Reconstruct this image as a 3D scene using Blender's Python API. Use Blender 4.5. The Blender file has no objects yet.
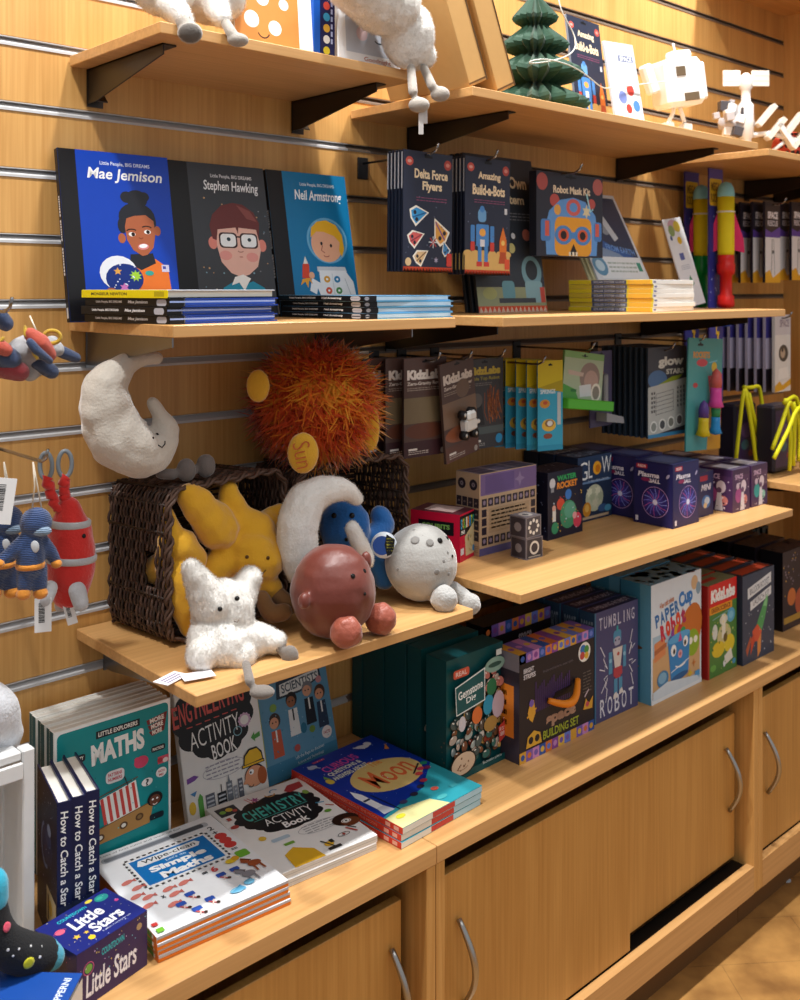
import bpy, math, random
from mathutils import Vector, Matrix, Euler
V = Vector
R = math.radians
COL = bpy.context.scene.collection
rnd = random.Random(7)

# ------------------------------------------------------------------ camera model (for laying things out on known planes)
CAM = V((0.0, -1.52, 1.45)); YAW = R(42.694); FPX = 1008.13; HOR = 288.83
def _ray(x, y):
    a = (x - 400) / FPX; b = (y - HOR) / FPX; c, s = math.cos(YAW), math.sin(YAW)
    return V((a * c + s, -a * s + c, -b))
def at(x, y, Y):
    v = _ray(x, y); return CAM + v * ((Y - CAM.y) / v.y)
def rad(px, p):
    return px * ((p.x - CAM.x) * math.sin(YAW) + (p.y - CAM.y) * math.cos(YAW)) / FPX

# ------------------------------------------------------------------ materials
MC = {}
def lin(c):
    if isinstance(c, str):
        c = c.lstrip('#'); c = c if len(c) == 6 else ''.join(q * 2 for q in c); c = [int(c[i:i + 2], 16) for i in (0, 2, 4)]
    return tuple(((x / 255) / 12.92 if x / 255 <= .04045 else ((x / 255 + .055) / 1.055) ** 2.4) for x in c) + (1,)
def newmat(name):
    m = bpy.data.materials.new(name); m.use_nodes = True
    return m, m.node_tree.nodes, m.node_tree.links, m.node_tree.nodes['Principled BSDF']
def varied(n, l, col, scale, amt, detail=3, vec=None):
    """colour mixed with a slightly darker one through noise"""
    tc = n.new('ShaderNodeTexCoord'); no = n.new('ShaderNodeTexNoise'); no.inputs['Scale'].default_value = scale; no.inputs['Detail'].default_value = detail
    mp = n.new('ShaderNodeMapping')
    if vec: mp.inputs['Scale'].default_value = vec
    l.new(tc.outputs['Object'], mp.inputs['Vector']); l.new(mp.outputs['Vector'], no.inputs['Vector'])
    mx = n.new('ShaderNodeMix'); mx.data_type = 'RGBA'
    mx.inputs['A'].default_value = col; mx.inputs['B'].default_value = tuple(c * (1 - amt) for c in col[:3]) + (1,)
    l.new(no.outputs['Fac'], mx.inputs['Factor'])
    return mx.outputs['Result'], no.outputs['Fac']
def ink(c, rough=.38, coat=0.0):
    """printed or plain coloured surface with a faint unevenness"""
    k = ('ink', c, rough, coat)
    if k not in MC:
        m, n, l, b = newmat('print_' + c.lstrip('#'))
        o, f = varied(n, l, lin(c), 60, .10)
        l.new(o, b.inputs['Base Color']); b.inputs['Roughness'].default_value = rough; b.inputs['Specular IOR Level'].default_value = .28
        if coat: b.inputs['Coat Weight'].default_value = coat; b.inputs['Coat Roughness'].default_value = .12
        MC[k] = m
    return MC[k]
def gloss(c): return ink(c, .3, .35)
def fabric(c, c2=None, scale=90, bump=.35, sheen=.6, rough=.9, amt=.22):
    k = ('fab', c, c2, scale, bump, sheen)
    if k not in MC:
        m, n, l, b = newmat('plush_' + c.lstrip('#'))
        o, f = varied(n, l, lin(c), scale * .25, amt, 4)
        if c2: [x for x in n if x.type == 'MIX'][0].inputs['B'].default_value = lin(c2)
        l.new(o, b.inputs['Base Color']); b.inputs['Roughness'].default_value = rough
        b.inputs['Sheen Weight'].default_value = sheen; b.inputs['Sheen Roughness'].default_value = .45
        no = n.new('ShaderNodeTexNoise'); no.inputs['Scale'].default_value = scale * 4; no.inputs['Detail'].default_value = 3
        tc = [x for x in n if x.type == 'TEX_COORD'][0]; l.new(tc.outputs['Object'], no.inputs['Vector'])
        bu = n.new('ShaderNodeBump'); bu.inputs['Strength'].default_value = bump; bu.inputs['Distance'].default_value = .003
        l.new(no.outputs['Fac'], bu.inputs['Height']); l.new(bu.outputs['Normal'], b.inputs['Normal'])
        MC[k] = m
    return MC[k]
def fur(c, c2, rough=.75):
    k = ('fur', c, c2)
    if k not in MC:
        m, n, l, b = newmat('fur_' + c.lstrip('#'))
        o, f = varied(n, l, lin(c), 22, .2, 3)
        mx = [x for x in n if x.type == 'MIX'][0]; mx.inputs['B'].default_value = lin(c2)
        rp = n.new('ShaderNodeMapRange'); rp.inputs['From Min'].default_value = .38; rp.inputs['From Max'].default_value = .62
        l.new(f, rp.inputs['Value']); l.new(rp.outputs['Result'], mx.inputs['Factor'])
        l.new(o, b.inputs['Base Color']); b.inputs['Roughness'].default_value = rough; b.inputs['Sheen Weight'].default_value = .3
        tr = n.new('ShaderNodeBsdfTranslucent'); l.new(o, tr.inputs['Color']); ms = n.new('ShaderNodeMixShader'); ms.inputs['Fac'].default_value = .4
        l.new(b.outputs['BSDF'], ms.inputs[1]); l.new(tr.outputs['BSDF'], ms.inputs[2]); l.new(ms.outputs['Shader'], [x for x in n if x.type == 'OUTPUT_MATERIAL'][0].inputs['Surface'])
        MC[k] = m
    return MC[k]
def knit(c, stripe=140):
    k = ('knit', c)
    if k not in MC:
        m, n, l, b = newmat('knit_' + c.lstrip('#'))
        o, f = varied(n, l, lin(c), 200, .3)
        tc = [x for x in n if x.type == 'TEX_COORD'][0]
        w = n.new('ShaderNodeTexWave'); w.bands_direction = 'Z'; w.inputs['Scale'].default_value = stripe; w.inputs['Distortion'].default_value = 1.5; w.inputs['Detail Scale'].default_value = 3
        l.new(tc.outputs['Object'], w.inputs['Vector'])
        mx = n.new('ShaderNodeMix'); mx.data_type = 'RGBA'; mx.blend_type = 'MULTIPLY'; mx.inputs['Factor'].default_value = .3
        l.new(o, mx.inputs['A']); l.new(w.outputs['Color'], mx.inputs['B'])
        l.new(mx.outputs['Result'], b.inputs['Base Color']); b.inputs['Roughness'].default_value = .95; b.inputs['Sheen Weight'].default_value = .4
        bu = n.new('ShaderNodeBump'); bu.inputs['Strength'].default_value = .7; bu.inputs['Distance'].default_value = .002
        l.new(w.outputs['Fac'], bu.inputs['Height']); l.new(bu.outputs['Normal'], b.inputs['Normal'])
        MC[k] = m
    return MC[k]
def metal(c='#b9b9ba', rough=.28):
    k = ('metal', c, rough)
    if k not in MC:
        m, n, l, b = newmat('metal_' + c.lstrip('#'))
        o, f = varied(n, l, lin(c), 30, .15, 3)
        l.new(o, b.inputs['Base Color']); b.inputs['Metallic'].default_value = 1; b.inputs['Roughness'].default_value = rough
        MC[k] = m
    return MC[k]
def wood(axis, c1='#d9a262', c2='#b67d3f', key=''):
    """beech laminate, grain along axis"""
    k = ('wood', axis, c1, c2)
    if k not in MC:
        m, n, l, b = newmat('beech_' + axis + key)
        tc = n.new('ShaderNodeTexCoord')
        def layer(sc, det, stretch):
            mp = n.new('ShaderNodeMapping'); s = [sc] * 3; s['xyz'.index(axis)] = sc / stretch
            mp.inputs['Scale'].default_value = s; l.new(tc.outputs['Object'], mp.inputs['Vector'])
            no = n.new('ShaderNodeTexNoise'); no.inputs['Scale'].default_value = 1; no.inputs['Detail'].default_value = det; no.inputs['Distortion'].default_value = .15
            l.new(mp.outputs['Vector'], no.inputs['Vector']); return no.outputs['Fac']
        a = layer(150, 4, 40); g = layer(18, 3, 14)
        ma = n.new('ShaderNodeMath'); ma.operation = 'MULTIPLY_ADD'; ma.inputs[1].default_value = .55
        l.new(a, ma.inputs[0]); mb = n.new('ShaderNodeMath'); mb.operation = 'MULTIPLY'; mb.inputs[1].default_value = .45; l.new(g, mb.inputs[0]); l.new(mb.outputs[0], ma.inputs[2])
        cr = n.new('ShaderNodeValToRGB'); cr.color_ramp.elements[0].position = .32; cr.color_ramp.elements[0].color = lin(c2)
        cr.color_ramp.elements[1].position = .62; cr.color_ramp.elements[1].color = lin(c1)
        l.new(ma.outputs[0], cr.inputs['Fac']); l.new(cr.outputs['Color'], b.inputs['Base Color'])
        b.inputs['Roughness'].default_value = .42
        MC[k] = m
    return MC[k]
def glassy(c, alpha_rough=.05, trans=1.0):
    k = ('gl', c, trans)
    if k not in MC:
        m, n, l, b = newmat('clear_plastic_' + c.lstrip('#'))
        o, f = varied(n, l, lin(c), 20, .05); l.new(o, b.inputs['Base Color'])
        b.inputs['Transmission Weight'].default_value = trans; b.inputs['Roughness'].default_value = alpha_rough; b.inputs['IOR'].default_value = 1.15
        MC[k] = m
    return MC[k]

# ------------------------------------------------------------------ mesh builder
class MB:
    def __init__(s): s.v = []; s.f = []; s.m = []; s.sm = []; s.mats = []
    def mi(s, m):
        if m not in s.mats: s.mats.append(m)
        return s.mats.index(m)
    def add(s, vs, fs, m, smooth=False, M=None):
        o = len(s.v); i = s.mi(m)
        s.v += [tuple(M @ V(p)) if M is not None else tuple(p) for p in vs]
        for f in fs: s.f.append([o + k for k in f]); s.m.append(i); s.sm.append(smooth)
    def box(s, x0, x1, y0, y1, z0, z1, m, M=None, b=0.0):
        if b <= 0:
            vs = [(x, y, z) for z in (z0, z1) for y in (y0, y1) for x in (x0, x1)]
            s.add(vs, [(0, 2, 3, 1), (4, 5, 7, 6), (0, 1, 5, 4), (1, 3, 7, 5), (3, 2, 6, 7), (2, 0, 4, 6)], m, False, M); return
        # chamfered box: each corner is three vertices
        vs = []; ix = {}
        for i, (x, sx) in enumerate(((x0, 1), (x1, -1))):
            for j, (y, sy) in enumerate(((y0, 1), (y1, -1))):
                for k, (z, sz) in enumerate(((z0, 1), (z1, -1))):
                    for a in range(3):
                        p = [x + sx * b, y + sy * b, z + sz * b]; p[a] = (x, y, z)[a]
                        ix[i, j, k, a] = len(vs); vs.append(tuple(p))
        fs = []
        for i in (0, 1):
            q = [ix[i, 0, 0, 0], ix[i, 0, 1, 0], ix[i, 1, 1, 0], ix[i, 1, 0, 0]]; fs.append(q if i == 0 else q[::-1])
            q = [ix[0, i, 0, 1], ix[1, i, 0, 1], ix[1, i, 1, 1], ix[0, i, 1, 1]]; fs.append(q if i == 0 else q[::-1])
            q = [ix[0, 0, i, 2], ix[0, 1, i, 2], ix[1, 1, i, 2], ix[1, 0, i, 2]]; fs.append(q if i == 0 else q[::-1])
        for i in (0, 1):
            for j in (0, 1):
                for (A, B, key) in ((0, 1, lambda t: (i, j, t)), (0, 2, lambda t: (i, t, j)), (1, 2, lambda t: (t, i, j))):
                    a0, a1 = key(0), key(1)
                    fs.append([ix[a0 + (A,)], ix[a1 + (A,)], ix[a1 + (B,)], ix[a0 + (B,)]])
                for k in (0, 1): fs.append([ix[i, j, k, 0], ix[i, j, k, 1], ix[i, j, k, 2]])
        s.add(vs, fs, m, False, M)
    def tube(s, path, r, m, n=8, cap=True, smooth=True, M=None, closed=False):
        path = [V(p) for p in path]; N = len(path); rs = r if isinstance(r, (list, tuple)) else [r] * N
        vs = []; up = None
        for i, p in enumerate(path):
            if closed: d = path[(i + 1) % N] - path[i - 1]
            else: d = path[min(i + 1, N - 1)] - path[max(i - 1, 0)]
            d.normalize() if d.length > 1e-9 else None
            if up is None:
                up = V((0, 0, 1)) if abs(d.z) < .9 else V((1, 0, 0))
            a = d.cross(up)
            if a.length < 1e-6: a = d.orthogonal()
            a.normalize(); up = a.cross(d)
            for k in range(n):
                t = 2 * math.pi * k / n; vs.append(p + (a * math.cos(t) + up * math.sin(t)) * rs[i])
        fs = []
        for i in range(N if closed else N - 1):
            j = (i + 1) % N
            for k in range(n):
                k2 = (k + 1) % n; fs.append((i * n + k, i * n + k2, j * n + k2, j * n + k))
        if cap and not closed: fs.append(tuple(range(n))[::-1]); fs.append(tuple((N - 1) * n + k for k in range(n)))
        s.add(vs, fs, m, smooth, M)
    def lathe(s, prof, m, n=24, M=None, smooth=True, mod=None):
        """profile of (radius, height) round the z axis"""
        vs = []; fs = []
        for i, (r, z) in enumerate(prof):
            for k in range(n):
                t = 2 * math.pi * k / n; q = r * (mod(k, i) if mod else 1); vs.append((q * math.cos(t), q * math.sin(t), z))
        for i in range(len(prof) - 1):
            for k in range(n):
                k2 = (k + 1) % n; fs.append((i * n + k, i * n + k2, (i + 1) * n + k2, (i + 1) * n + k))
        if prof[0][0] > 1e-5: fs.append(tuple(range(n))[::-1])
        if prof[-1][0] > 1e-5: fs.append(tuple((len(prof) - 1) * n + k for k in range(n)))
        s.add(vs, fs, m, smooth, M)
    def ball(s, c, r, m, n=16, M=None):
        rx, ry, rz = (r, r, r) if not isinstance(r, (tuple, list)) else r
        h = n // 2; vs = [(c[0], c[1], c[2] - rz)]; fs = []
        for i in range(1, h):
            a = -math.pi / 2 + math.pi * i / h
            for k in range(n):
                t = 2 * math.pi * k / n; vs.append((c[0] + rx * math.cos(a) * math.cos(t), c[1] + ry * math.cos(a) * math.sin(t), c[2] + rz * math.sin(a)))
        vs.append((c[0], c[1], c[2] + rz)); L = len(vs) - 1
        for k in range(n):
            k2 = (k + 1) % n; fs.append((0, 1 + k2, 1 + k)); fs.append((L, L - n + k, L - n + k2))
            for i in range(h - 2): fs.append((1 + i * n + k, 1 + i * n + k2, 1 + (i + 1) * n + k2, 1 + (i + 1) * n + k))
        s.add(vs, fs, m, True, M)
    def prism(s, poly, d0, d1, m, plane='xz', M=None, smooth=False):
        """polygon extruded between d0 and d1 along the axis missing from plane"""
        def p3(a, b, d): return {'xz': (a, d, b), 'xy': (a, b, d), 'yz': (d, a, b)}[plane]
        n = len(poly); vs = [p3(a, b, d0) for a, b in poly] + [p3(a, b, d1) for a, b in poly]
        fs = [tuple(range(n)), tuple(range(2 * n - 1, n - 1, -1))] + [(i, n + i, n + (i + 1) % n, (i + 1) % n) for i in range(n)]
        s.add(vs, fs, m, smooth, M)
    def build(s, name, parent=None, loc=None, rot=None, mtx=None):
        me = bpy.data.meshes.new(name); me.from_pydata(s.v, [], s.f)
        for m in s.mats: me.materials.append(m)
        me.polygons.foreach_set('material_index', s.m); me.polygons.foreach_set('use_smooth', s.sm); me.update()
        import bmesh
        o = bpy.data.objects.new(name, me); COL.objects.link(o)
        if parent: o.parent = parent
        if mtx is not None: o.matrix_local = mtx
        if loc is not None: o.location = loc
        if rot is not None: o.rotation_euler = rot
        return o
def fixn(o):
    import bmesh
    bm = bmesh.new(); bm.from_mesh(o.data); bmesh.ops.recalc_face_normals(bm, faces=bm.faces[:]); bm.to_mesh(o.data); bm.free(); return o

# ------------------------------------------------------------------ things
def tag(o, label, cat, group=None, kind=None):
    o['label'] = label; o['category'] = cat
    if group: o['group'] = group
    if kind: o['kind'] = kind
    return o
def thing(name, label, cat, loc=(0, 0, 0), rot=(0, 0, 0), group=None):
    o = bpy.data.objects.new(name, None); COL.objects.link(o); o.empty_display_size = .02
    o.location = loc; o.rotation_euler = rot
    return tag(o, label, cat, group)
def dup(root, loc, rot=None, label=None, group=None):
    r = root.copy(); COL.objects.link(r); r.location = loc
    if rot is not None: r.rotation_euler = rot
    if label: r['label'] = label
    if group: r['group'] = group
    for ch in list(root.children):
        c = ch.copy(); COL.objects.link(c); c.parent = r
        for g in list(ch.children):
            d = g.copy(); COL.objects.link(d); d.parent = c
    return r
def struct(mb, name): o = mb.build(name); o['kind'] = 'structure'; return o

# ------------------------------------------------------------------ lettering and printed artwork
TX = {}
def glyphs(t, bold, shear):
    k = (t, bold, shear)
    if k not in TX:
        cu = bpy.data.curves.new('lettering', 'FONT'); cu.body = t; cu.offset = bold; cu.shear = shear; cu.resolution_u = 3; cu.fill_mode = 'FRONT'
        ob = bpy.data.objects.new('lettering', cu); COL.objects.link(ob)
        dg = bpy.context.evaluated_depsgraph_get(); dg.update()
        me = bpy.data.meshes.new_from_object(ob.evaluated_get(dg))
        vs = [(v.co.x, v.co.y) for v in me.vertices]; fs = [tuple(p.vertices) for p in me.polygons]
        bpy.data.objects.remove(ob); bpy.data.curves.remove(cu); bpy.data.meshes.remove(me)
        x0 = min(a for a, b in vs); x1 = max(a for a, b in vs); y0 = min(b for a, b in vs); y1 = max(b for a, b in vs)
        TX[k] = ([((a - x0) / (x1 - x0), (b - y0) / max(1e-6, y1 - y0)) for a, b in vs], fs)
    return TX[k]
class Art:
    """flat print on a w x h metre face. u runs right and v runs DOWN, both 0..100. O = top-left corner, U/W = directions right/down."""
    def __init__(s, w, h, O=(0, 0, 0), U=(1, 0, 0), D=(0, 0, -1), step=2.5e-5, lift=1e-4):
        s.w = w; s.h = h; s.O = V(O); s.U = V(U).normalized(); s.D = V(D).normalized(); s.N = s.D.cross(s.U).normalized() * 1.0
        s.mb = MB(); s.k = 0; s.step = step; s.lift = lift; s.g = False; s.vs = 1.0; s.vo = 0
    def p(s, u, v): return s.O + s.U * (u * s.w / 100) + s.D * ((v * s.vs + s.vo) * s.h / 100) + s.N * (s.lift + s.k * s.step)
    def _m(s, c): return gloss(c) if s.g else ink(c)
    def put(s, pts, faces, c):
        s.k += 1; s.mb.add([s.p(u, v) for u, v in pts], faces, s._m(c) if isinstance(c, str) else c)
    def poly(s, pts, c): s.put(pts, [tuple(range(len(pts)))], c)
    def rect(s, u0, v0, u1, v1, c): s.poly([(u0, v0), (u0, v1), (u1, v1), (u1, v0)], c)
    def ell(s, u, v, r, c, rv=None, n=20, rot=0, sq=1):
        """r in percent of width; rv the same unit"""
        rv = rv if rv is not None else r; q = s.w / s.h; a = R(rot)
        pts = []
        for i in range(n):
            t = -2 * math.pi * i / n; x = math.copysign(abs(math.cos(t)) ** sq, math.cos(t)) * r; y = math.copysign(abs(math.sin(t)) ** sq, math.sin(t)) * rv
            pts.append((u + x * math.cos(a) - y * math.sin(a), v + (x * math.sin(a) + y * math.cos(a)) * q))
        s.poly(pts, c)
    def rrect(s, u0, v0, u1, v1, c, r=4):
        q = s.w / s.h; pts = []
        for (cu, cv, a0) in ((u1 - r, v0 + r * q, -90), (u1 - r, v1 - r * q, 0), (u0 + r, v1 - r * q, 90), (u0 + r, v0 + r * q, 180)):
            for k in range(5): t = R(a0 + k * 22.5); pts.append((cu + r * math.cos(t), cv + r * q * math.sin(t)))
        s.poly(pts[::-1], c)
    def line(s, pts, wd, c, closed=False):
        q = s.w / s.h; P = [V((u, v / q)) for u, v in pts]; N = len(P); L = []; Rr = []
        for i in range(N):
            d = (P[(i + 1) % N] - P[i - 1]) if closed else (P[min(i + 1, N - 1)] - P[max(0, i - 1)])
            d = d.normalized() if d.length > 1e-9 else V((1, 0)); nn = V((-d.y, d.x)) * wd / 2
            L.append(P[i] + nn); Rr.append(P[i] - nn)
        pts2 = [(a.x, a.y * q) for a in L] + [(a.x, a.y * q) for a in Rr]
        fs = [(i, i + 1, N + i + 1, N + i) for i in range(N - 1)]
        if closed: fs.append((N - 1, 0, N, 2 * N - 1))
        s.put(pts2, fs, c)
    def arc(s, u, v, r, a0, a1, wd, c, rv=None, n=12):
        q = s.w / s.h; rv = rv or r
        s.line([(u + r * math.cos(R(a0 + (a1 - a0) * i / n)), v + rv * q * math.sin(R(a0 + (a1 - a0) * i / n))) for i in range(n + 1)], wd, c)
    def text(s, t, u0, v0, u1, v1, c, bold=.02, shear=0, rot=0, wob=0):
        vs, fs = glyphs(t, bold, shear); a = R(rot); q = s.w / s.h; cu, cv = (u0 + u1) / 2, (v0 + v1) / 2; pts = []
        for x, y in vs:
            du = (x - .5) * (u1 - u0); dv = (.5 - y) * (v1 - v0) / q + wob * math.sin(x * math.pi)
            pts.append((cu + du * math.cos(a) - dv * math.sin(a), cv + (du * math.sin(a) + dv * math.cos(a)) * q))
        s.put(pts, fs, c)
    def star(s, u, v, r, c, n=5, inner=.45, rot=-90):
        q = s.w / s.h
        s.poly([(u + r * (1 if i % 2 == 0 else inner) * math.cos(R(rot - 180 * i / n)), v + r * (1 if i % 2 == 0 else inner) * math.sin(R(rot - 180 * i / n)) * q) for i in range(2 * n)], c)
    def cloud(s, u, v, ru, rv, c, n=9):
        """scalloped blob; radii in percent of width and height"""
        s.k += 1; pts = []
        for i in range(n * 6):
            t = -2 * math.pi * i / (n * 6); k = 1 + .10 * abs(math.sin(t * n / 2))
            pts.append((u + ru * k * math.cos(t), v + rv * k * math.sin(t)))
        s.poly(pts, c)
    def dots(s, n, c, seed, u0=3, v0=3, u1=97, v1=97, r=(.4, 1.0), shape='ell'):
        g = random.Random(seed)
        for i in range(n):
            cc = c if isinstance(c, str) else g.choice(c); u, v, q = g.uniform(u0, u1), g.uniform(v0, v1), g.uniform(*r)
            s.k -= 1
            if shape == 'ell': s.ell(u, v, q, cc, n=8)
            else: s.star(u, v, q, cc, n=4, inner=.35)
        s.k += 1
    def words(s, n, u0, v0, u1, v1, c, seed=1, fill=.55):
        """lines of print too small to read in the picture: rows of short dashes"""
        g = random.Random(seed); dv = (v1 - v0) / n
        for i in range(n):
            u = u0
            while u < u1 - 2:
                L = min(g.uniform(2.5, 8), u1 - u); s.k -= 1; s.rect(u, v0 + i * dv, u + L, v0 + (i + fill) * dv, c); u += L + 1.4
        s.k += 1
    def build(s, name, parent, **kw): return s.mb.build(name, parent, **kw)
# ================================================================== SETTING
WOODZ = wood('z', '#d3a25f', '#b98545'); WOODX = wood('x', '#cf9f66', '#b98a52'); WOODE = wood('x', '#dcab6c', '#c89450', '_edge'); DOORW = wood('z', '#c99650', '#b17d3b', '_door')
GROOVES = [2.326, 2.226, 2.124, 2.021, 1.922, 1.826, 1.728, 1.628, 1.528, 1.428, 1.328, 1.228, 1.13, 1.035, .941, .847, .75, .65]
gh = .006
def build_wall():
    b = MB()
    b.box(-1.6, 3.6, .018, .04, 0, 2.75, WOODZ)
    edges = [2.75] + GROOVES + [0.0]
    for i in range(len(edges) - 1):
        z1 = edges[i] - (gh if i else 0); z0 = edges[i + 1] + (gh if i + 1 < len(edges) - 1 else 0)
        b.box(-1.6, 3.6, 0, .018, z0, z1, WOODZ, b=.0012)
    struct(b, 'wall_back')
    alu = ink('#c4c3c3', .3); alu2 = ink('#7a6b5e', .35)
    for i, z in enumerate(GROOVES):
        t = MB()
        # aluminium slot profile pressed into the groove: lips at the front, a sloping channel floor behind
        for (x0, x1, m) in ((-1.6, 1.262, alu), (1.262, 3.6, alu2)):
            t.box(x0, x1, -.0006, .0175, z + gh - .0014, z + gh - .0002, m)
            t.prism([(-.0012, z - gh), (-.0012, z - gh + .002), (.0105, z + gh - .0014), (.0175, z + gh - .0014), (.0175, z - gh)], x0, x1, m, 'yz')
            t.box(x0, x1, -.0016, -.0004, z - gh - .002, z - gh + .002, m)
        fixn(struct(t, 'trim_%d' % (i + 1)))
build_wall()
b = MB(); b.box(3.05, 3.075, -.62, 0, 0, 2.32, WOODZ); struct(b, 'wall_right')
b = MB(); b.box(2.55, 3.6, -.6, 0, 2.31, 2.36, WOODX); struct(b, 'trim_20')
def floor_mat():
    m, n, l, bs = newmat('oak_floor'); tc = n.new('ShaderNodeTexCoord')
    mp = n.new('ShaderNodeMapping'); mp.inputs['Rotation'].default_value = (0, 0, R(38)); l.new(tc.outputs['Object'], mp.inputs['Vector'])
    br = n.new('ShaderNodeTexBrick'); br.inputs['Scale'].default_value = 1; br.inputs['Brick Width'].default_value = .45; br.inputs['Row Height'].default_value = .15
    br.inputs['Mortar Size'].default_value = .0012; br.inputs['Color1'].default_value = lin('#bd8847'); br.inputs['Color2'].default_value = lin('#845a2e'); br.inputs['Mortar'].default_value = lin('#5b3c1e')
    l.new(mp.outputs['Vector'], br.inputs['Vector'])
    no = n.new('ShaderNodeTexNoise'); no.inputs['Scale'].default_value = 9; no.inputs['Detail'].default_value = 6; l.new(mp.outputs['Vector'], no.inputs['Vector'])
    cr = n.new('ShaderNodeValToRGB'); cr.color_ramp.elements[0].position = .35; cr.color_ramp.elements[0].color = lin('#684523'); cr.color_ramp.elements[1].position = .65; cr.color_ramp.elements[1].color = lin('#cd9a56')
    l.new(no.outputs['Fac'], cr.inputs['Fac'])
    mx = n.new('ShaderNodeMix'); mx.data_type = 'RGBA'; mx.inputs['Factor'].default_value = .55; l.new(br.outputs['Color'], mx.inputs['A']); l.new(cr.outputs['Color'], mx.inputs['B'])
    l.new(mx.outputs['Result'], bs.inputs['Base Color']); bs.inputs['Roughness'].default_value = .4; return m
b = MB(); b.box(-2.5, 5, -4, .04, -.05, 0, floor_mat()); struct(b, 'floor')

# ------------------------------------------------------------------ shelves with their cantilever brackets
steel = metal('#8f9092', .3); dsteel = metal('#4d4a48', .35)
def bracket(parent, x, zt, d, m, t=.012):
    b = MB()   # zt = underside of the board
    b.prism([(-.004, zt - .0005), (-.004, zt - .055), (-.03, zt - .055), (-d * .84, zt - .016), (-d * .84, zt - .0005)], x, x + .0025, m, 'yz')
    b.box(x, x + .022, -d * .84, -.004, zt - .0028, zt - .0005, m)
    b.box(x - .001, x + .026, -.006, -.0035, zt - .06, zt - .0005, m)
    b.prism([(-.006, zt - .05), (-.03, zt - .055), (-.03, zt - .053), (-.006, zt - .03)], x + .0025, x + .022, m, 'yz')
    fixn(b.build('bracket', parent))
def shelf(label, x0, x1, d, zt, th, brackets, m=steel):
    t = thing('display_shelf', label, 'shelf', (0, 0, 0), group='wooden display shelves on the slatted wall')
    b = MB(); b.box(x0, x1, -d, -.003, zt - th, zt, WOODX, b=.0012); b.build('board', t)
    for x in brackets: bracket(t, x, zt - th, d, m)
    return t
shelf('short top shelf on the left carrying white plush toys and books', .693, 1.172, .287, 1.816, .0165, (.722, 1.125), dsteel)
shelf('long top shelf in the middle carrying the dark green paper tree', 1.268, 2.262, .33, 1.799, .0165, (1.42, 2.15), dsteel)
shelf('middle shelf on the left carrying three standing portrait books', .692, 1.235, .322, 1.401, .017, (.72, 1.18), steel)
shelf('middle shelf on the right carrying the rocket magazines pile', 1.31, 2.335, .362, 1.401, .017, (1.36, 2.26), dsteel)
shelf('lower left shelf carrying the wicker baskets and plush toys', .704, 1.238, .36, .913, .0165, (.75, 1.18), steel)
shelf('lower right shelf carrying boxed science kits and plasma globes boxes', 1.30, 2.275, .41, .935, .0165, (1.36, 2.2), dsteel)
shelf('far right top shelf holding a red toy ball', 2.305, 3.04, .335, 1.789, .0165, (2.8, 2.98), dsteel)
shelf('far right low shelf behind the purple kit boxes', 2.31, 3.04, .45, .985, .0165, (2.4, 2.9), dsteel)

# ------------------------------------------------------------------ cupboards under the worktop
def handle(parent, x, y, z):
    b = MB(); n = 14
    pts = [(x + .001 * i, y - .004 - .03 * math.sin(math.pi * i / n), z + .072 - .144 * i / n) for i in range(n + 1)]
    b.tube(pts, [.0045 + .0012 * math.sin(math.pi * i / n) for i in range(n + 1)], metal('#b4b2ae', .3), 8)
    b.build('handle', parent)
def cupboard(label, x0, x1, ldoor, rdoor, hl, hr):
    t = thing('sliding_door_cupboard', label, 'cupboard', group='sliding door cupboards under the worktop')
    yf = -.402; b = MB()
    b.box(x0 + .0008, x0 + .02, yf + .002, -.004, .097, .551, WOODZ, b=.001); b.box(x1 - .02, x1 - .0008, yf + .002, -.004, .097, .551, WOODZ, b=.001)
    b.box(x0 + .02, x1 - .02, yf + .002, yf + .02, .097, .158, WOODX); b.box(x0 + .02, x1 - .02, yf + .02, -.004, .097, .115, WOODX)
    b.box(x0 + .02, x1 - .02, -.02, -.004, .115, .551, WOODZ); b.box(x0 + .02, x1 - .02, yf + .012, -.02, .549, .551, ink('#1d1712'))
    b.build('carcass', t)
    k = MB(); k.box(x0 + .001, x1 - .001, -.35, -.05, 0.0, .097, ink('#6b4a28', .6)); k.build('plinth', t)
    tr = MB(); dk = ink('#17120e', .45)
    tr.box(x0 + .02, x1 - .02, yf + .02, yf + .055, .115, .152, dk); tr.build('track', t)
    for (dx0, dx1, y, hx, zb, zt_) in (ldoor + (yf + .022, hl, .16, .509), rdoor + (yf + .041, hr, .172, .494)):
        d = MB(); d.box(dx0, dx1, y, y + .016, zb, zt_, DOORW, b=.0008); o = d.build('door', t); handle(o, hx, y, .357)
    return t
cupboard('cupboard on the left, its right door just below the pile of moon books', .105, 1.11, (.13, .61), (.58, 1.072), .2, 1.048)
cupboard('middle cupboard, wholly in view, with two handles', 1.11, 2.13, (1.131, 1.662), (1.61, 2.095), 1.178, 2.052)
cupboard('cupboard at the right, cut off by the picture edge', 2.13, 3.04, (2.152, 2.62), (2.58, 3.01), 2.192, 2.97)
for x0, x1, lb in ((.105, 1.1095, 'worktop length on the left under the maths and moon books'), (1.1105, 3.04, 'long worktop length on the right under the boxed games')):
    b = MB(); b.box(x0, x1, -.402, -.004, .5515, .58, WOODX, b=.0012)
    tag(b.build('worktop'), lb, 'worktop', 'beech worktop lengths')

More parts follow.
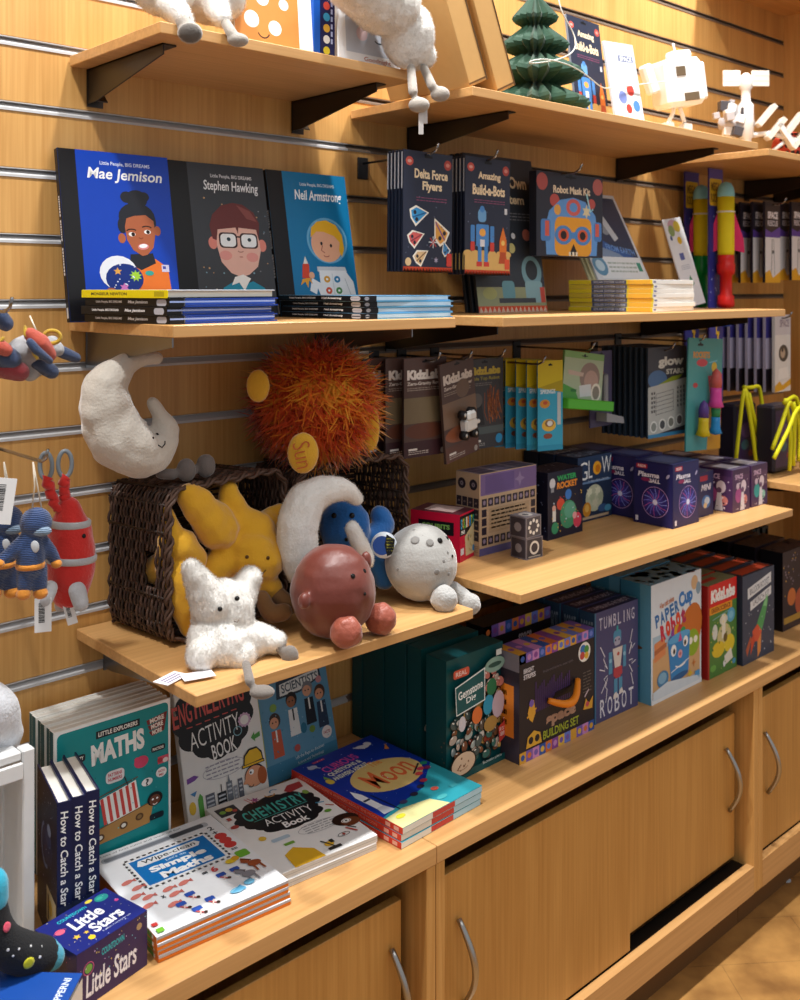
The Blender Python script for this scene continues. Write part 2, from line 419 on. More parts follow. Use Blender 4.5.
# ------------------------------------------------------------------ lights, world, camera
def spot(loc, target, e, size, ang, blend=.5, col=(1, .995, .98)):
    d = bpy.data.lights.new('ceiling_spot', 'SPOT'); d.energy = e; d.shadow_soft_size = size; d.spot_size = R(ang); d.spot_blend = blend; d.color = col
    o = bpy.data.objects.new('ceiling_spot', d); COL.objects.link(o); o.location = loc
    o.rotation_euler = (V(target) - V(loc)).to_track_quat('-Z', 'Y').to_euler()
def area(loc, target, e, sx, sy, col=(1, .99, .98)):
    d = bpy.data.lights.new('front_fill_light', 'AREA'); d.shape = 'RECTANGLE'; d.size = sx; d.size_y = sy; d.energy = e; d.color = col
    o = bpy.data.objects.new('front_fill_light', d); COL.objects.link(o); o.location = loc
    o.rotation_euler = (V(target) - V(loc)).to_track_quat('-Z', 'Y').to_euler()
for x in (.25, 1.1, 1.95, 2.8):
    spot((x - .15, -.55, 3.1), (x, -.36, 1.0), 106, .05, 95)
area((1.0, -1.9, 2.9), (1.2, -.2, 1.0), 14, 3.2, 1.2)  # unseen soft fill, added to brighten the faces turned to the room
w = bpy.data.worlds.new('shop_light'); bpy.context.scene.world = w; w.use_nodes = True
w.node_tree.nodes['Background'].inputs['Color'].default_value = (.98, .985, 1, 1); w.node_tree.nodes['Background'].inputs['Strength'].default_value = .39
cd = bpy.data.cameras.new('camera'); cam = bpy.data.objects.new('camera', cd); COL.objects.link(cam)
cam.location = CAM; cam.rotation_euler = (R(90), 0, -YAW); cd.sensor_width = 36; cd.lens = FPX * 36 / 1000; cd.shift_y = -(500 - HOR) / 1000; cd.clip_start = .02
cd.dof.use_dof = True; cd.dof.focus_distance = 1.55; cd.dof.aperture_fstop = 7.1
bpy.context.scene.camera = cam
vs_ = bpy.context.scene.view_settings; vs_.view_transform = 'Standard'; vs_.look = 'None'; vs_.gamma = 1; vs_.exposure = 0.24; vs_.use_curve_mapping = False
# ================================================================== BOOKS
PAGE = ink('#e9e6dd', .8)
def standing_book(name, label, w, h, t, loc, rot, art, spine='#16171b', back=None, group=None, spine_txt=None, page=PAGE, cat='book', board=.0022, inset=.004):
    """origin at the bottom-left-front corner, spine on the left, cover facing -y"""
    th = thing(name, label, cat, loc, rot, group)
    c = MB(); m = ink(back or spine); sp = ink(spine)
    c.box(0, w, 0, board, 0, h, m); c.box(0, w, t - board, t, 0, h, m); c.box(-.0008, board, .0004, t - .0004, 0, h, sp, b=.0006)
    c.build('cover', th)
    p = MB(); p.box(board, w - inset, board, t - board, inset, h - inset, page); p.build('pages', th)
    if art:
        a = Art(w, h, (0, 0, h)); art(a); a.build('printed_front', th)
    if spine_txt: s = Art(t, h, (-.0008, t, h), (0, -1, 0)); spine_txt(s); s.build('printed_spine', th)
    return th
def flat_book(name, label, w, d, t, loc, rotz, art=None, cover='#ffffff', spine=None, group=None, spine_txt=None, edge_txt=None, page=PAGE, board=.0018, cat='book', inset=.003, back=None):
    """lying down, origin at bottom front-left corner; spine on the left side, cover top towards +y"""
    th = thing(name, label, cat, loc, (0, 0, rotz), group)
    c = MB(); m = ink(cover); mb_ = ink(back or cover); sp = ink(spine or cover)
    c.box(0, w, 0, d, t - board, t, m, b=.0004); c.box(0, w, 0, d, 0, board, mb_, b=.0004); c.box(-.0006, .002, 0, d, .0002, t - .0002, sp, b=.0004)
    c.build('cover', th)
    p = MB(); p.box(.002, w - inset, inset, d - inset, board, t - board, page); p.build('pages', th)
    if art: a = Art(w, d, (0, d, t), (1, 0, 0), (0, -1, 0)); art(a); a.build('printed_cover', th)
    if spine_txt: s = Art(d, t, (-.0006, d, t), (0, -1, 0), (0, 0, -1)); spine_txt(s); s.build('printed_spine', th)
    if edge_txt: s = Art(w, t, (0, 0, t)); edge_txt(s); s.build('printed_edge', th)
    return th

# ---- the three portrait hardbacks
def script(a, t, u0, v0, u1, v1, c, sh=.12, bold=.012, rot=0): a.text(t, u0, v0, u1, v1, c, bold, sh, rot)
def art_mae(a):
    a.rect(0, 0, 15, 100, '#131317'); a.rect(15, 0, 100, 100, '#0a43b8'); a.vs = .86
    a.text('Little People, BIG DREAMS', 36, 6.6, 82, 10, '#dfe8fb', .02)
    script(a, 'Mae Jemison', 24, 11.5, 93, 21.5, '#ffffff', .2, .018)
    dk = '#22242c'
    a.ell(67, 32, 10, dk, 9.5); a.ell(58, 31, 6, dk); a.ell(74, 30, 5, dk)
    a.ell(66, 45, 17, dk, 15); a.ell(52, 51, 4.5, dk, 8); a.ell(79, 48, 4.5, dk, 9)
    a.poly([(38, 100), (40, 84), (52, 77), (58, 74), (80, 74), (91, 80), (93, 100)], '#ef7a2c')
    a.poly([(57, 71), (56, 78), (66, 82), (80, 77), (78, 70)], dk)
    sk = '#b4633f'
    a.ell(50.5, 60, 3.4, sk, 5); a.ell(84, 54, 3.2, sk, 5)
    a.poly([(54, 52), (56, 46), (63, 44), (74, 43), (81, 47), (82, 56), (79, 66), (73, 71), (68, 72), (60, 68), (55, 61)], sk)
    a.ell(60, 57, 3.2, '#f5f1ea', 2.2); a.ell(74.5, 55, 3.2, '#f5f1ea', 2.2); a.ell(61, 57, 1.7, '#2a1a14', 2); a.ell(75, 55, 1.7, '#2a1a14', 2)
    a.arc(60, 55.5, 5, 200, 320, 1.2, '#2a1a14', 3); a.arc(74, 53, 5, 215, 335, 1.2, '#2a1a14', 3)
    a.arc(68, 58.5, 2, 20, 160, .8, '#8b4428'); a.ell(69.5, 65.5, 5.2, '#e58c88', 3.2, rot=-8); a.ell(69.5, 65, 4, '#ffffff', 2, rot=-8)
    a.rect(85, 78, 92, 83, '#d9d3ec'); a.rect(86, 79, 89, 81, '#4b4fa6')
    # helmet in her hands
    a.ell(45, 84, 17, '#f2f3f7', 17); a.ell(50, 88, 17, '#0f2f7e', 15)
    a.star(44, 83, 4, '#e9a94a', 5); a.star(60, 86, 6, '#a9d63a', 9, .55); a.star(49, 94, 4.5, '#d77bc0', 6, .5); a.ell(73, 84, 4, '#39a99a', 2.5)
    a.dots(14, '#e9eefc', 3, 40, 78, 62, 97, (.5, .8)); a.ell(37, 97, 5, sk, 4)
def art_hawk(a):
    a.rect(0, 0, 19, 100, '#0f1013'); a.rect(19, 0, 100, 100, '#3c3f44'); a.vs = .88
    a.text('Little People, BIG DREAMS', 42, 7.5, 86, 11, '#d8d8da', .02)
    script(a, 'Stephen Hawking', 34, 12.5, 92, 22, '#f1f1f1', .12, .015)
    a.dots(40, ['#8a8d92', '#d8c9b8', '#7fa4b4', '#c49a6a'], 5, 24, 26, 97, 95, (.5, 1.1))
    sk = '#e9b7a6'
    a.ell(38, 59, 4.6, '#e0897a', 6.5); a.ell(90, 60, 4.6, '#e0897a', 6.5)
    a.poly([(42, 45), (86, 46), (88, 64), (83, 76), (73, 82), (64, 84), (54, 81), (45, 73), (42, 62)], sk)
    a.ell(50, 68, 6.5, '#e59a90', 5); a.ell(78, 69, 6.5, '#e59a90', 5)
    a.poly([(38, 56), (36, 46), (40, 38), (50, 31), (62, 28.5), (73, 29.5), (84, 35), (89, 43), (87, 56), (85, 48), (66, 47), (65, 52), (63, 47), (44, 49), (42, 57)], '#6b3130')
    a.poly([(66, 30), (80, 34), (87, 42), (76, 40)], '#8a4a45')
    for u in (54, 76):
        a.rrect(u - 9.5, 51, u + 9.5, 62.5, '#3c2326', 4); a.rrect(u - 8, 52, u + 8, 61.5, '#f4f5f5', 4); a.ell(u + .5, 56, 2, '#223a44', 2)
    a.line([(63, 54), (68, 54)], 1.6, '#3c2326'); a.arc(66, 64, 3, 20, 160, 1, '#b57a70', 2); a.ell(66, 69, 2, '#c9877c', .8)
    a.poly([(42, 100), (44, 92), (56, 87), (65, 90), (76, 87), (88, 92), (90, 100)], '#1f8fae')
    a.poly([(57, 84), (53, 90), (61, 88), (66, 94), (71, 88), (74, 85), (66, 82)], '#f5f3ef'); a.ell(67, 99, 4, '#cfe3ea', 2)
def art_neil(a):
    a.rect(0, 0, 19, 100, '#131317'); a.rect(19, 0, 100, 100, '#1779ab'); a.vs = .88
    a.text('Little People, BIG DREAMS', 40, 8, 84, 11.4, '#dfeaf2', .02)
    script(a, 'Neil Armstrong', 32, 14, 92, 24.5, '#ffffff', .12, .02)
    a.ell(67, 54, 26, '#6fb0d4', 27, n=32); a.ell(67, 54, 23.5, '#3e92bd', 24.5, n=32)
    a.ell(66, 57, 20, '#f0b28f', 21, n=28)
    a.poly([(46, 52), (48, 44), (56, 39), (68, 37.5), (80, 41), (87, 49), (88, 60), (84, 67), (81, 62), (83, 55), (76, 50), (63, 47), (54, 47)], '#f3b72e')
    a.ell(59, 56.5, 1.5, '#2b2a30', 2.1); a.ell(71, 58, 1.5, '#2b2a30', 2.1); a.line([(60, 58), (58, 62), (62, 64)], 1, '#b0574a'); a.arc(64, 65, 4, 30, 150, 1, '#b0574a', 3)
    a.poly([(50, 75), (86, 75), (88, 79), (50, 79)], '#cfd6dc')
    a.poly([(52, 78), (86, 78), (95, 87), (97, 100), (52, 100), (48, 92), (46, 97), (38, 94), (42, 84), (52, 88)], '#eff2f5')
    for u, v, c in ((61, 85, '#e0a338'), (74, 85, '#2f82b4'), (62, 94, '#d9573c'), (75, 94, '#4f8f50')): a.ell(u, v, 4, c, 4); a.ell(u, v, 1.4, '#ffffff')
    a.line([(68, 80), (69, 100)], .7, '#c9d0d6'); a.line([(84, 84), (90, 98)], .8, '#b9c2ca')
    a.poly([(30, 84), (32, 74), (36, 68), (40, 74), (39, 85)], '#dc4a32'); a.poly([(33, 73), (36, 67), (39, 73)], '#f3efe4'); a.poly([(30, 85), (27, 90), (33, 87), (36, 92), (38, 86), (42, 89), (40, 84)], '#eda63a')
    a.ell(42, 82, 3.4, '#f0b28f', 4)
def spine_lp(a):
    g = random.Random(4)
    for v0, v1 in ((28, 40), (42, 53), (58, 73)):
        v = v0
        while v < v1: a.k -= 1; L = g.uniform(.7, 1.6); a.rect(34, v, 66, v + L, '#e7e7ea'); v += L + .5
        a.k += 1
    a.rect(25, 92, 75, 98, '#c9c9cc')
LEAN = -R(10.5)
G = 'standing portrait hardbacks on the middle left shelf'
standing_book('picture_book', 'blue standing hardback with a portrait of a smiling woman in an orange spacesuit', .187, .27, .011, (.66, -.078, 1.4012), (LEAN, 0, R(-1)), art_mae, '#131317', '#0d46b4', G, spine_lp)
standing_book('picture_book', 'dark grey standing hardback with a portrait of a boy in square glasses', .192, .268, .011, (.85, -.077, 1.4012), (LEAN, 0, 0), art_hawk, '#0f1013', '#46494e', G, spine_lp)
standing_book('picture_book', 'light blue standing hardback with a fair-haired astronaut on its cover', .183, .268, .011, (1.049, -.076, 1.4012), (LEAN, 0, 0), art_neil, '#131317', '#1e7fae', G, spine_lp)
def sp_a(txt2, c='#0f1013', w='#e9e9ec', band=None):
    def f(a):
        if band: a.rect(0, 4, 100, 96, band)
        g = random.Random(9)
        if band: a.text('MONSIEUR NEWTON', 12, 32, 55, 68, '#3b3a20', .03); a.rect(86, 20, 97, 80, '#b9a818')
        else:
            a.text('Little People, BIG DREAMS', 14, 30, 46, 66, w, .03); a.text(txt2, 53, 26, 76, 72, w, .03, .2); a.rrect(86, 12, 97, 88, '#b9bac4', 2)
    return f
for i in range(4):
    top = i == 3
    flat_book('picture_book', ['lowest hardback of the pile in front of the blue portrait, black spine', 'second hardback from the bottom of the pile before the blue portrait', 'third hardback from the bottom, just under the yellow-spined book', 'yellow-spined hardback lying topmost before the blue portrait'][i],
              .205, .196, .0118, (.70 + (.002, -.001, .001, -.002)[i], -.296 + (.0, .002, -.001, .0)[i], 1.4012 + i * .0119), R(9) + R((0, .6, -.4, .2)[i]), None,
              '#b3b6be' if top else '#16181e', '#e9d40f' if top else '#0f1013', 'hardbacks piled on the middle left shelf', sp_a('Mae Jemison', band='#e9d40f' if top else None),
              None if top else (lambda a: (a.rect(0, 0, 12, 100, '#101116'), a.rect(13, 0, 100, 14, '#1c3f9e'), a.rect(13, 84, 100, 100, '#1c3f9e'), a.rect(13, 20, 97, 78, '#2447a8'), a.rect(0, 30, 97, 50, '#8fa3d6'))), back='#16181e')
for i in range(4):
    flat_book('picture_book', ['lowest hardback of the low pile at the right shelf end', 'second lowest hardback of the pile before the astronaut portrait', 'hardback second from the top of the pile before the astronaut portrait', 'topmost hardback, lettered black spine, before the light blue astronaut portrait'][i],
              .202, .22, .0094, (1.046 + (.0, .003, .001, -.003)[i], -.302 + (0, .001, .002, -.002)[i], 1.4012 + i * .0095), R((0, .8, -.5, 1.5)[i]), None,
              '#7fb2d6', '#101116', 'hardbacks piled on the middle left shelf', sp_a('Neil Armstrong'),
              lambda a: (a.rect(0, 0, 14, 100, '#101116'), a.rect(14, 0, 100, 16, '#5fa4d2'), a.rect(14, 82, 100, 100, '#5fa4d2'), a.rect(14, 20, 97, 78, '#a9c6dd'), a.rrect(-9 + 10, 20, 6, 80, '#aeb0ba', 2)))

# ---- books on the worktop, left end
W = .5802
def art_maths(a):
    a.rect(0, 0, 100, 100, '#f3f3ef'); a.rrect(2, 2, 98, 98, '#138f92', 4); a.vs = .8
    a.rect(34, 9, 72, 15, '#14242e'); a.text('LITTLE EXPLORERS', 36, 10.2, 70, 13.8, '#f2efe6', .03)
    a.text('MATHS', 30, 18, 76, 35, '#f6f4ee', .05, 0, -2)
    a.rrect(7, 23, 25, 29, '#14242e', 2); a.text('PROBABILITY', 8.5, 24.6, 23.5, 27.4, '#f2efe6', .03)
    a.rrect(82, 36, 95, 41, '#14242e', 2); a.text('FRACTIONS', 83.5, 37.4, 93.5, 39.8, '#f2efe6', .03)
    for i in range(3): a.poly([(78 + i, 13 + i * 5), (97 - i, 10 + i * 5), (96 - i, 15 + i * 5), (79 + i * 2, 17 + i * 5)], '#7d2a2c')
    for i in range(3): a.text('MORE', 81 + i, 12 + i * 5, 94 - i, 16 + i * 5, '#f5ede2', .04, 0, -6)
    a.ell(17, 38, 4.6, '#6aa53d', 5.5); a.ell(15, 36, 1.8, '#ffffff'); a.ell(19.5, 35.5, 1.8, '#ffffff'); a.ell(15, 36, .8, '#20303a'); a.ell(19.5, 35.5, .8, '#20303a')
    a.ell(22, 54, 13, '#d2414c', 13); a.text('LIFT THE FLAPS', 11, 46, 31, 50, '#fbe9e4', .04); a.text('TO DISCOVER', 12, 51.5, 31, 55, '#fbe9e4', .04); a.text('NUMBERS', 13, 57, 31, 60.5, '#fbe9e4', .04)
    a.rrect(42, 44, 58, 54, '#e9e4e2', 4); a.text('PATTERNS', 44, 45.8, 56, 48.6, '#c8434e', .03); a.text('NUMBERS', 44, 49.6, 56, 52.2, '#c8434e', .03)
    a.ell(73, 45, 6.4, '#d6466a', 6); a.ell(69, 42, 2.2, '#d6466a'); a.rect(88, 46, 98, 52, '#d9576a'); a.ell(90, 49, 2.5, '#b3343f'); a.ell(95, 50, 2.5, '#f0dcd6')
    a.poly([(36, 64), (68, 58), (72, 82), (44, 86)], '#f5f1e8')
    for i in range(6): u = 37 + i * 5.4; a.poly([(u, 64 - i * .9), (u + 2.6, 63.6 - i * .9), (u + 6, 85 - i * .8), (u + 3.4, 85.4 - i * .8)], '#d5473d')
    a.line([(34, 62), (70, 56)], 1, '#6b4526'); a.line([(58, 52), (61, 60)], 1, '#333')
    a.poly([(29, 88), (84, 80), (80, 97), (36, 99)], '#b48447'); a.line([(29, 88), (84, 80)], 1, '#7c5328')
    for u, v in ((37, 94), (57, 91), (71, 89)): a.ell(u, v, 3.6, '#5d3c1d', 3.6); a.ell(u, v, 2, '#e9e2d3' if u < 60 else '#8a6a3c')
    a.ell(78, 63, 5, '#f3f1ec', 4); a.text('?', 76.6, 60.5, 79.6, 66, '#1c2a33', .03); a.ell(91, 59, 5, '#f3f1ec', 5); a.text('WATCH', 88, 57, 94, 59, '#c8434e', .03); a.text('ME!', 89, 60, 93, 62, '#c8434e', .03)
    a.ell(85, 79, 7, '#181413', 7); a.ell(85, 80, 5, '#70402a', 5.5); a.ell(83, 79, 1, '#ffffff'); a.ell(87, 79, 1, '#ffffff'); a.arc(85, 82, 2, 20, 160, .8, '#f5e9e0')
    a.rrect(80, 91, 93, 96, '#14242e', 2); a.dots(40, ['#0f6f74', '#59b7b2'], 11, 4, 30, 97, 96, (.3, .7))
for i in range(6):
    # a row of six identical board books; only the front one shows its cover
    yb = -.022 - i * .017; lb = ['rearmost board book of the teal row, against the slatted wall', 'second board book from the wall in the teal row', 'third board book from the wall in the teal row', 'fourth board book from the wall in the teal row', 'board book right behind the front teal maths book', 'teal board book about maths with a striped ship, front of its row'][i]
    x0 = .622 + (0, -.002, .001, -.001, .002, 0)[i]
    o = standing_book('board_book', lb, .187, .23 + .002 * (i % 2), .0161, (x0 + i * -.0012, yb - .0163, W), (R(-.6), 0, 0), art_maths if i == 5 else None, '#e9e8e2', '#efeee8', 'row of teal board books', lambda a: (a.rect(12, 0, 88, 100, '#1d5b62'), a.rect(20, 60, 80, 90, '#2f8c8f')), ink('#dcd8cf', .8), inset=.0012)
    # note: row sits on the worktop, each book tilted back on the next
def art_eng(a):
    a.rect(0, 0, 100, 100, '#e7e6e3'); a.vs = .9; a.vo = 4
    a.cloud(44, 30, 46, 30, '#19181b', 11); a.cloud(48, 44, 34, 20, '#19181b', 9)
    for i, (ch, v) in enumerate(zip('ENGINEERING', (13, 12, 11, 10, 9.5, 9, 8.5, 8, 7.5, 7.5, 7.5))):
        u = -5 + i * 8.1; a.text(ch, u + (2.2 if ch == 'I' else 0), v + 2, u + (4.6 if ch == 'I' else 7), v + 19, '#c9564e', .015)
    for i in range(6): a.rect(10 + i * 11, 33.5 - i * .5, 17 + i * 11, 34.3 - i * .5, '#c9564e')
    a.text('ACTIVITY', 11, 36, 74, 50, '#f2f1ee', -.008, .12, -6); a.text('BOOK', 36, 52, 66, 64, '#f2f1ee', .01, .05, -6)
    a.arc(80, 42, 7, 0, 360, 1.2, '#b58ea8'); a.arc(70, 49, 5, 0, 360, 1.2, '#7ba7b4'); a.ell(80, 42, 2.4, '#d7a9c0'); a.star(80, 42, 8.6, '#c9a9c4', 12, .85); a.ell(80, 42, 5.4, '#ecebe8')
    a.poly([(85, 58), (90, 54), (90, 56.5), (97, 55), (97, 59), (90, 60), (90, 62)], '#4f9b46')
    a.words(4, 26, 68, 68, 80, '#9a97a4', 3, .35); a.arc(48, 74, 26, 0, 360, .6, '#a7a4ae', 9, 24)
    a.poly([(3, 72), (12, 71), (17, 73), (12, 75), (3, 76)], '#7a4aa0'); a.poly([(5, 84), (13, 83), (10, 87)], '#4a86bb'); a.poly([(13, 90), (16, 86), (19, 89), (19, 104), (13, 104)], '#58a148'); a.ell(6, 95, 4, '#e1bb3d', 7)
    for u0, v0, u1, c in ((22, 89, 33, '#5f6470'), (36, 91, 47, '#23262c'), (48, 85, 55, '#6f7680'), (56, 90, 61, '#8e939c'), (62, 86, 68, '#5f6470')):
        a.rect(u0, v0, u1, 101, c); a.k += 1
        for k in range(3): a.rect(u0 + 1.2, v0 + 2 + k * 3.2, u1 - 1.2, v0 + 3.4 + k * 3.2, '#b9bec6')
    a.poly([(50, 86), (51.5, 79), (53, 86)], '#6f7680'); a.rect(41, 85, 42, 91, '#23262c')
    a.ell(84, 88, 13, '#1b1a1c', 12.5); a.ell(83.5, 88.5, 12, '#dc9c78', 11.5); a.ell(93, 90, 6, '#a9582c', 10)
    a.poly([(71, 79), (73, 70), (80, 66), (90, 66), (96, 71), (97, 78)], '#1b1a1c'); a.poly([(72.5, 78), (74.5, 71), (81, 67.4), (90, 67.4), (94.6, 72), (95.6, 77)], '#e6b724'); a.rect(69, 77.5, 98, 80, '#1b1a1c'); a.rect(70, 78, 97, 79.4, '#e6b724')
    a.ell(80, 84.5, 3, '#ffffff', 3); a.ell(79, 84.8, 1.2, '#1b1a1c', 1.4); a.arc(78, 94, 3, 20, 160, .9, '#1b1a1c'); a.poly([(72, 88), (68, 92), (73, 93)], '#dc9c78')
standing_book('activity_book', 'white upright activity book, black cloud title, man in a yellow hard hat', .158, .222, .013, (.853, -.094, W + .003), (R(-14), 0, R(0)), art_eng, '#e7e6e3', '#e7e6e3', None, None)
def art_sci(a):
    a.rect(0, 0, 100, 100, '#5f93b2'); a.rect(0, 0, 5, 100, '#a8ad3a'); a.rect(0, 84, 100, 100, '#4180a3'); a.vs = .92; a.vo = 8
    a.poly([(28, 26), (30, 10), (40, 8), (44, 2), (78, 2), (82, 6), (90, 6), (91, 18), (60, 26)], '#2b3a4a'); a.poly([(33, 24), (34, 13), (88, 9), (88, 17), (60, 24)], '#dfe3e2')
    a.text('SCIENTISTS', 36, 12.5, 87, 21, '#4c5a66', .02, 0, -3); a.text('Little Explorers', 45, 4, 78, 8, '#dfe3e2', .01)
    for u, v, hair, skin, coat in ((22, 44, '#3f2d26', '#d79a78', '#c65a3c'), (47, 30, '#231c1b', '#9c6444', '#e8e8e6'), (70, 25, '#7d7f84', '#d8a284', '#23262e'), (86, 32, '#4c342a', '#d79a78', '#2f3d54')):
        a.ell(u, v, 7.5, hair, 8.5); a.ell(u - 1, v + 2, 5.8, skin, 6.2); a.poly([(u - 7, v + 34), (u - 6, v + 9), (u + 6, v + 9), (u + 7, v + 34)], coat); a.ell(u - 3, v + 1.4, .9, '#222'); a.ell(u + 1.4, v + 1.4, .9, '#222'); a.rect(u - 1, v + 9, u + 1, v + 20, '#f2f0ea' if coat != '#e8e8e6' else '#23262e')
    a.ell(22, 32, 4.5, '#7fa14a'); a.ell(87, 20, 4, '#c58a8f'); a.ell(88, 72, 7, '#e9dfdb', 7); a.text('FACTS', 83.5, 70.5, 92.5, 73.5, '#b2414c', .02)
    a.ell(58, 60, 4, '#2c6f8c', 6); a.ell(46, 76, 4, '#b5544e'); a.ell(69, 64, 4, '#71913e'); a.text('Lift the flaps to discover', 42, 82, 82, 86, '#dbe7ee', .0, 0, -3); a.text('Science and Technology', 44, 88, 80, 91, '#dbe7ee', .0, 0, -3)
    a.dots(30, ['#89b3cb', '#447f9f'], 21, 8, 28, 96, 96, (.4, .9))
standing_book('board_book', 'blue-grey upright board book showing four children in lab clothes', .168, .196, .018, (1.014, -.079, W + .0045), (R(-14), 0, R(2)), art_sci, '#a8ad3a', '#4180a3', None, None, ink('#dcd8cf', .8), inset=.001)

def art_wipe(a):
    a.rect(0, 0, 100, 100, '#eef0f3'); a.rrect(6, 6, 92, 12, '#b9bec6', 3); a.rrect(8, 7, 60, 11, '#80858e', 2); a.rrect(60, 6.6, 88, 11.4, '#4a4e55', 2); a.text('Lots of first sums and wipe off fun', 8, 2, 72, 4.4, '#70757e', 0)
    a.rect(17, 16, 85, 56, '#f2f3f5')
    for i in range(14):
        for v in (17, 53.5): a.k -= 1; a.rect(19 + i * 4.7, v, 21.6 + i * 4.7, v + 1.8, '#3a6db2' if i % 2 else '#e88a3c')
    for i in range(9):
        for u in (17, 83): a.k -= 1; a.rect(u, 19 + i * 3.9, u + 2, 21.2 + i * 3.9, '#3a6db2' if i % 2 else '#e88a3c')
    a.k += 1
    a.rect(21, 20.5, 81, 51.5, '#1277c4'); a.poly([(24, 28), (27, 22.5), (72, 22.5), (75, 26), (72, 29.5), (27, 29.5)], '#f4f5f7'); a.text('Wipe-clean', 29, 23.2, 71, 28.8, '#1b222c', .01, .05)
    a.text('Let\'s do', 44, 30.6, 60, 33, '#d4e8f8', .02); a.text('Simple', 29, 33.4, 73, 41.8, '#ffffff', .05); a.text('Maths', 33, 42.4, 73, 50, '#ffffff', .05)
    a.text('2', 88, 14, 92, 19, '#222831', .02); a.text('+', 88, 21, 92, 25, '#222831', .02)
    for v in (29, 35.5, 42): a.ell(91, v, 4.8, '#cf3f3b', 4.5)
    a.text('=', 88, 47, 93, 49, '#222831', .02); a.rrect(87, 52, 97, 60, '#6fb036', 2)
    for u, v in ((10, 40), (13, 49), (8, 57), (14, 62), (29, 62), (41, 62), (30, 69), (10, 70), (24, 78)):
        a.ell(u, v, 4.4, '#d97f74', 2.4, rot=-15); a.poly([(u + 3, v), (u + 6.4, v - 2), (u + 6.4, v + 2)], '#c56a62')
    a.text('x', 21, 66, 24, 69, '#222831', .02); a.text('=', 56, 60, 60, 62, '#222831', .02); a.text('6', 63, 58, 68, 64, '#cf4a4a', .03)
    for u, v in ((66, 70), (77, 70), (38, 76), (28, 82), (46, 88), (34, 92)):
        a.rrect(u - 3.5, v - 3, u + 3.5, v + 1, '#2f56b0', 1); a.line([(u - 2, v + 1), (u + 2, v + 5)], 1.2, '#c9504e'); a.line([(u + 2, v + 1), (u - 1, v + 5)], 1, '#ecd2c6'); a.ell(u + 3, v + 5, 1.4, '#45312a')
    a.ell(80, 60, 4.6, '#e6c42f', 3); a.ell(84, 59, 3, '#d9a32a')
    for (u, v, c, d) in ((82, 79, '#8c8a90', '#5b5960'), (92, 71, '#9c4f2c', '#5d2c17')):
        a.ell(u, v, 5.2, c, 3.8); a.poly([(u - 3, v - 1), (u - 8, v - 5), (u - 6, v - 9), (u - 1, v - 5)], c); a.line([(u - 2, v + 2), (u - 2.5, v + 9)], 1.6, c); a.line([(u + 3, v + 2), (u + 3.5, v + 9)], 1.6, c); a.line([(u - 6, v - 9), (u, v - 4)], 1.4, d)
    a.ell(66, 90, 6, '#7fb9d4', 3); a.ell(77, 87, 4, '#6aaed0', 3); a.poly([(60, 91), (70, 86), (72, 92)], '#5aa0c6'); a.rect(2, 94, 7, 98, '#6fb036'); a.rect(2, 88, 6, 91, '#cf3f3b')
def edge_orange(a): a.rect(0, 4, 100, 42, '#b9bac2'); a.rect(0, 46, 100, 96, '#e27a25')
WG = 'white wipe-clean books piled flat'
for i in range(4):
    flat_book('wipe_clean_book', ['lowest of the four white wipe-clean books, orange edge on the worktop', 'second lowest white wipe-clean book, dark spine side showing', 'white wipe-clean book just below the topmost one of its pile', 'topmost white wipe-clean book with blue title panel and red apples'][i], .2, .228, .0085, (.653 - .003 * (i > 1), -.353 + .001 * i - .004 * (i > 1), W + i * .0087), R((-4.4, -4.2, -3.4, -3.6)[i]),
              art_wipe if i == 3 else None, '#eceef1', '#d96f22' if i % 2 == 0 else '#d9d4cf', WG, lambda a: (a.rect(0, 0, 100, 100, '#d96f22'), a.rect(70, 20, 96, 80, '#efe9e0'), a.rect(84, 10, 94, 90, '#5c9a3c')), edge_orange, ink('#d9d6d0', .8), inset=.0006)
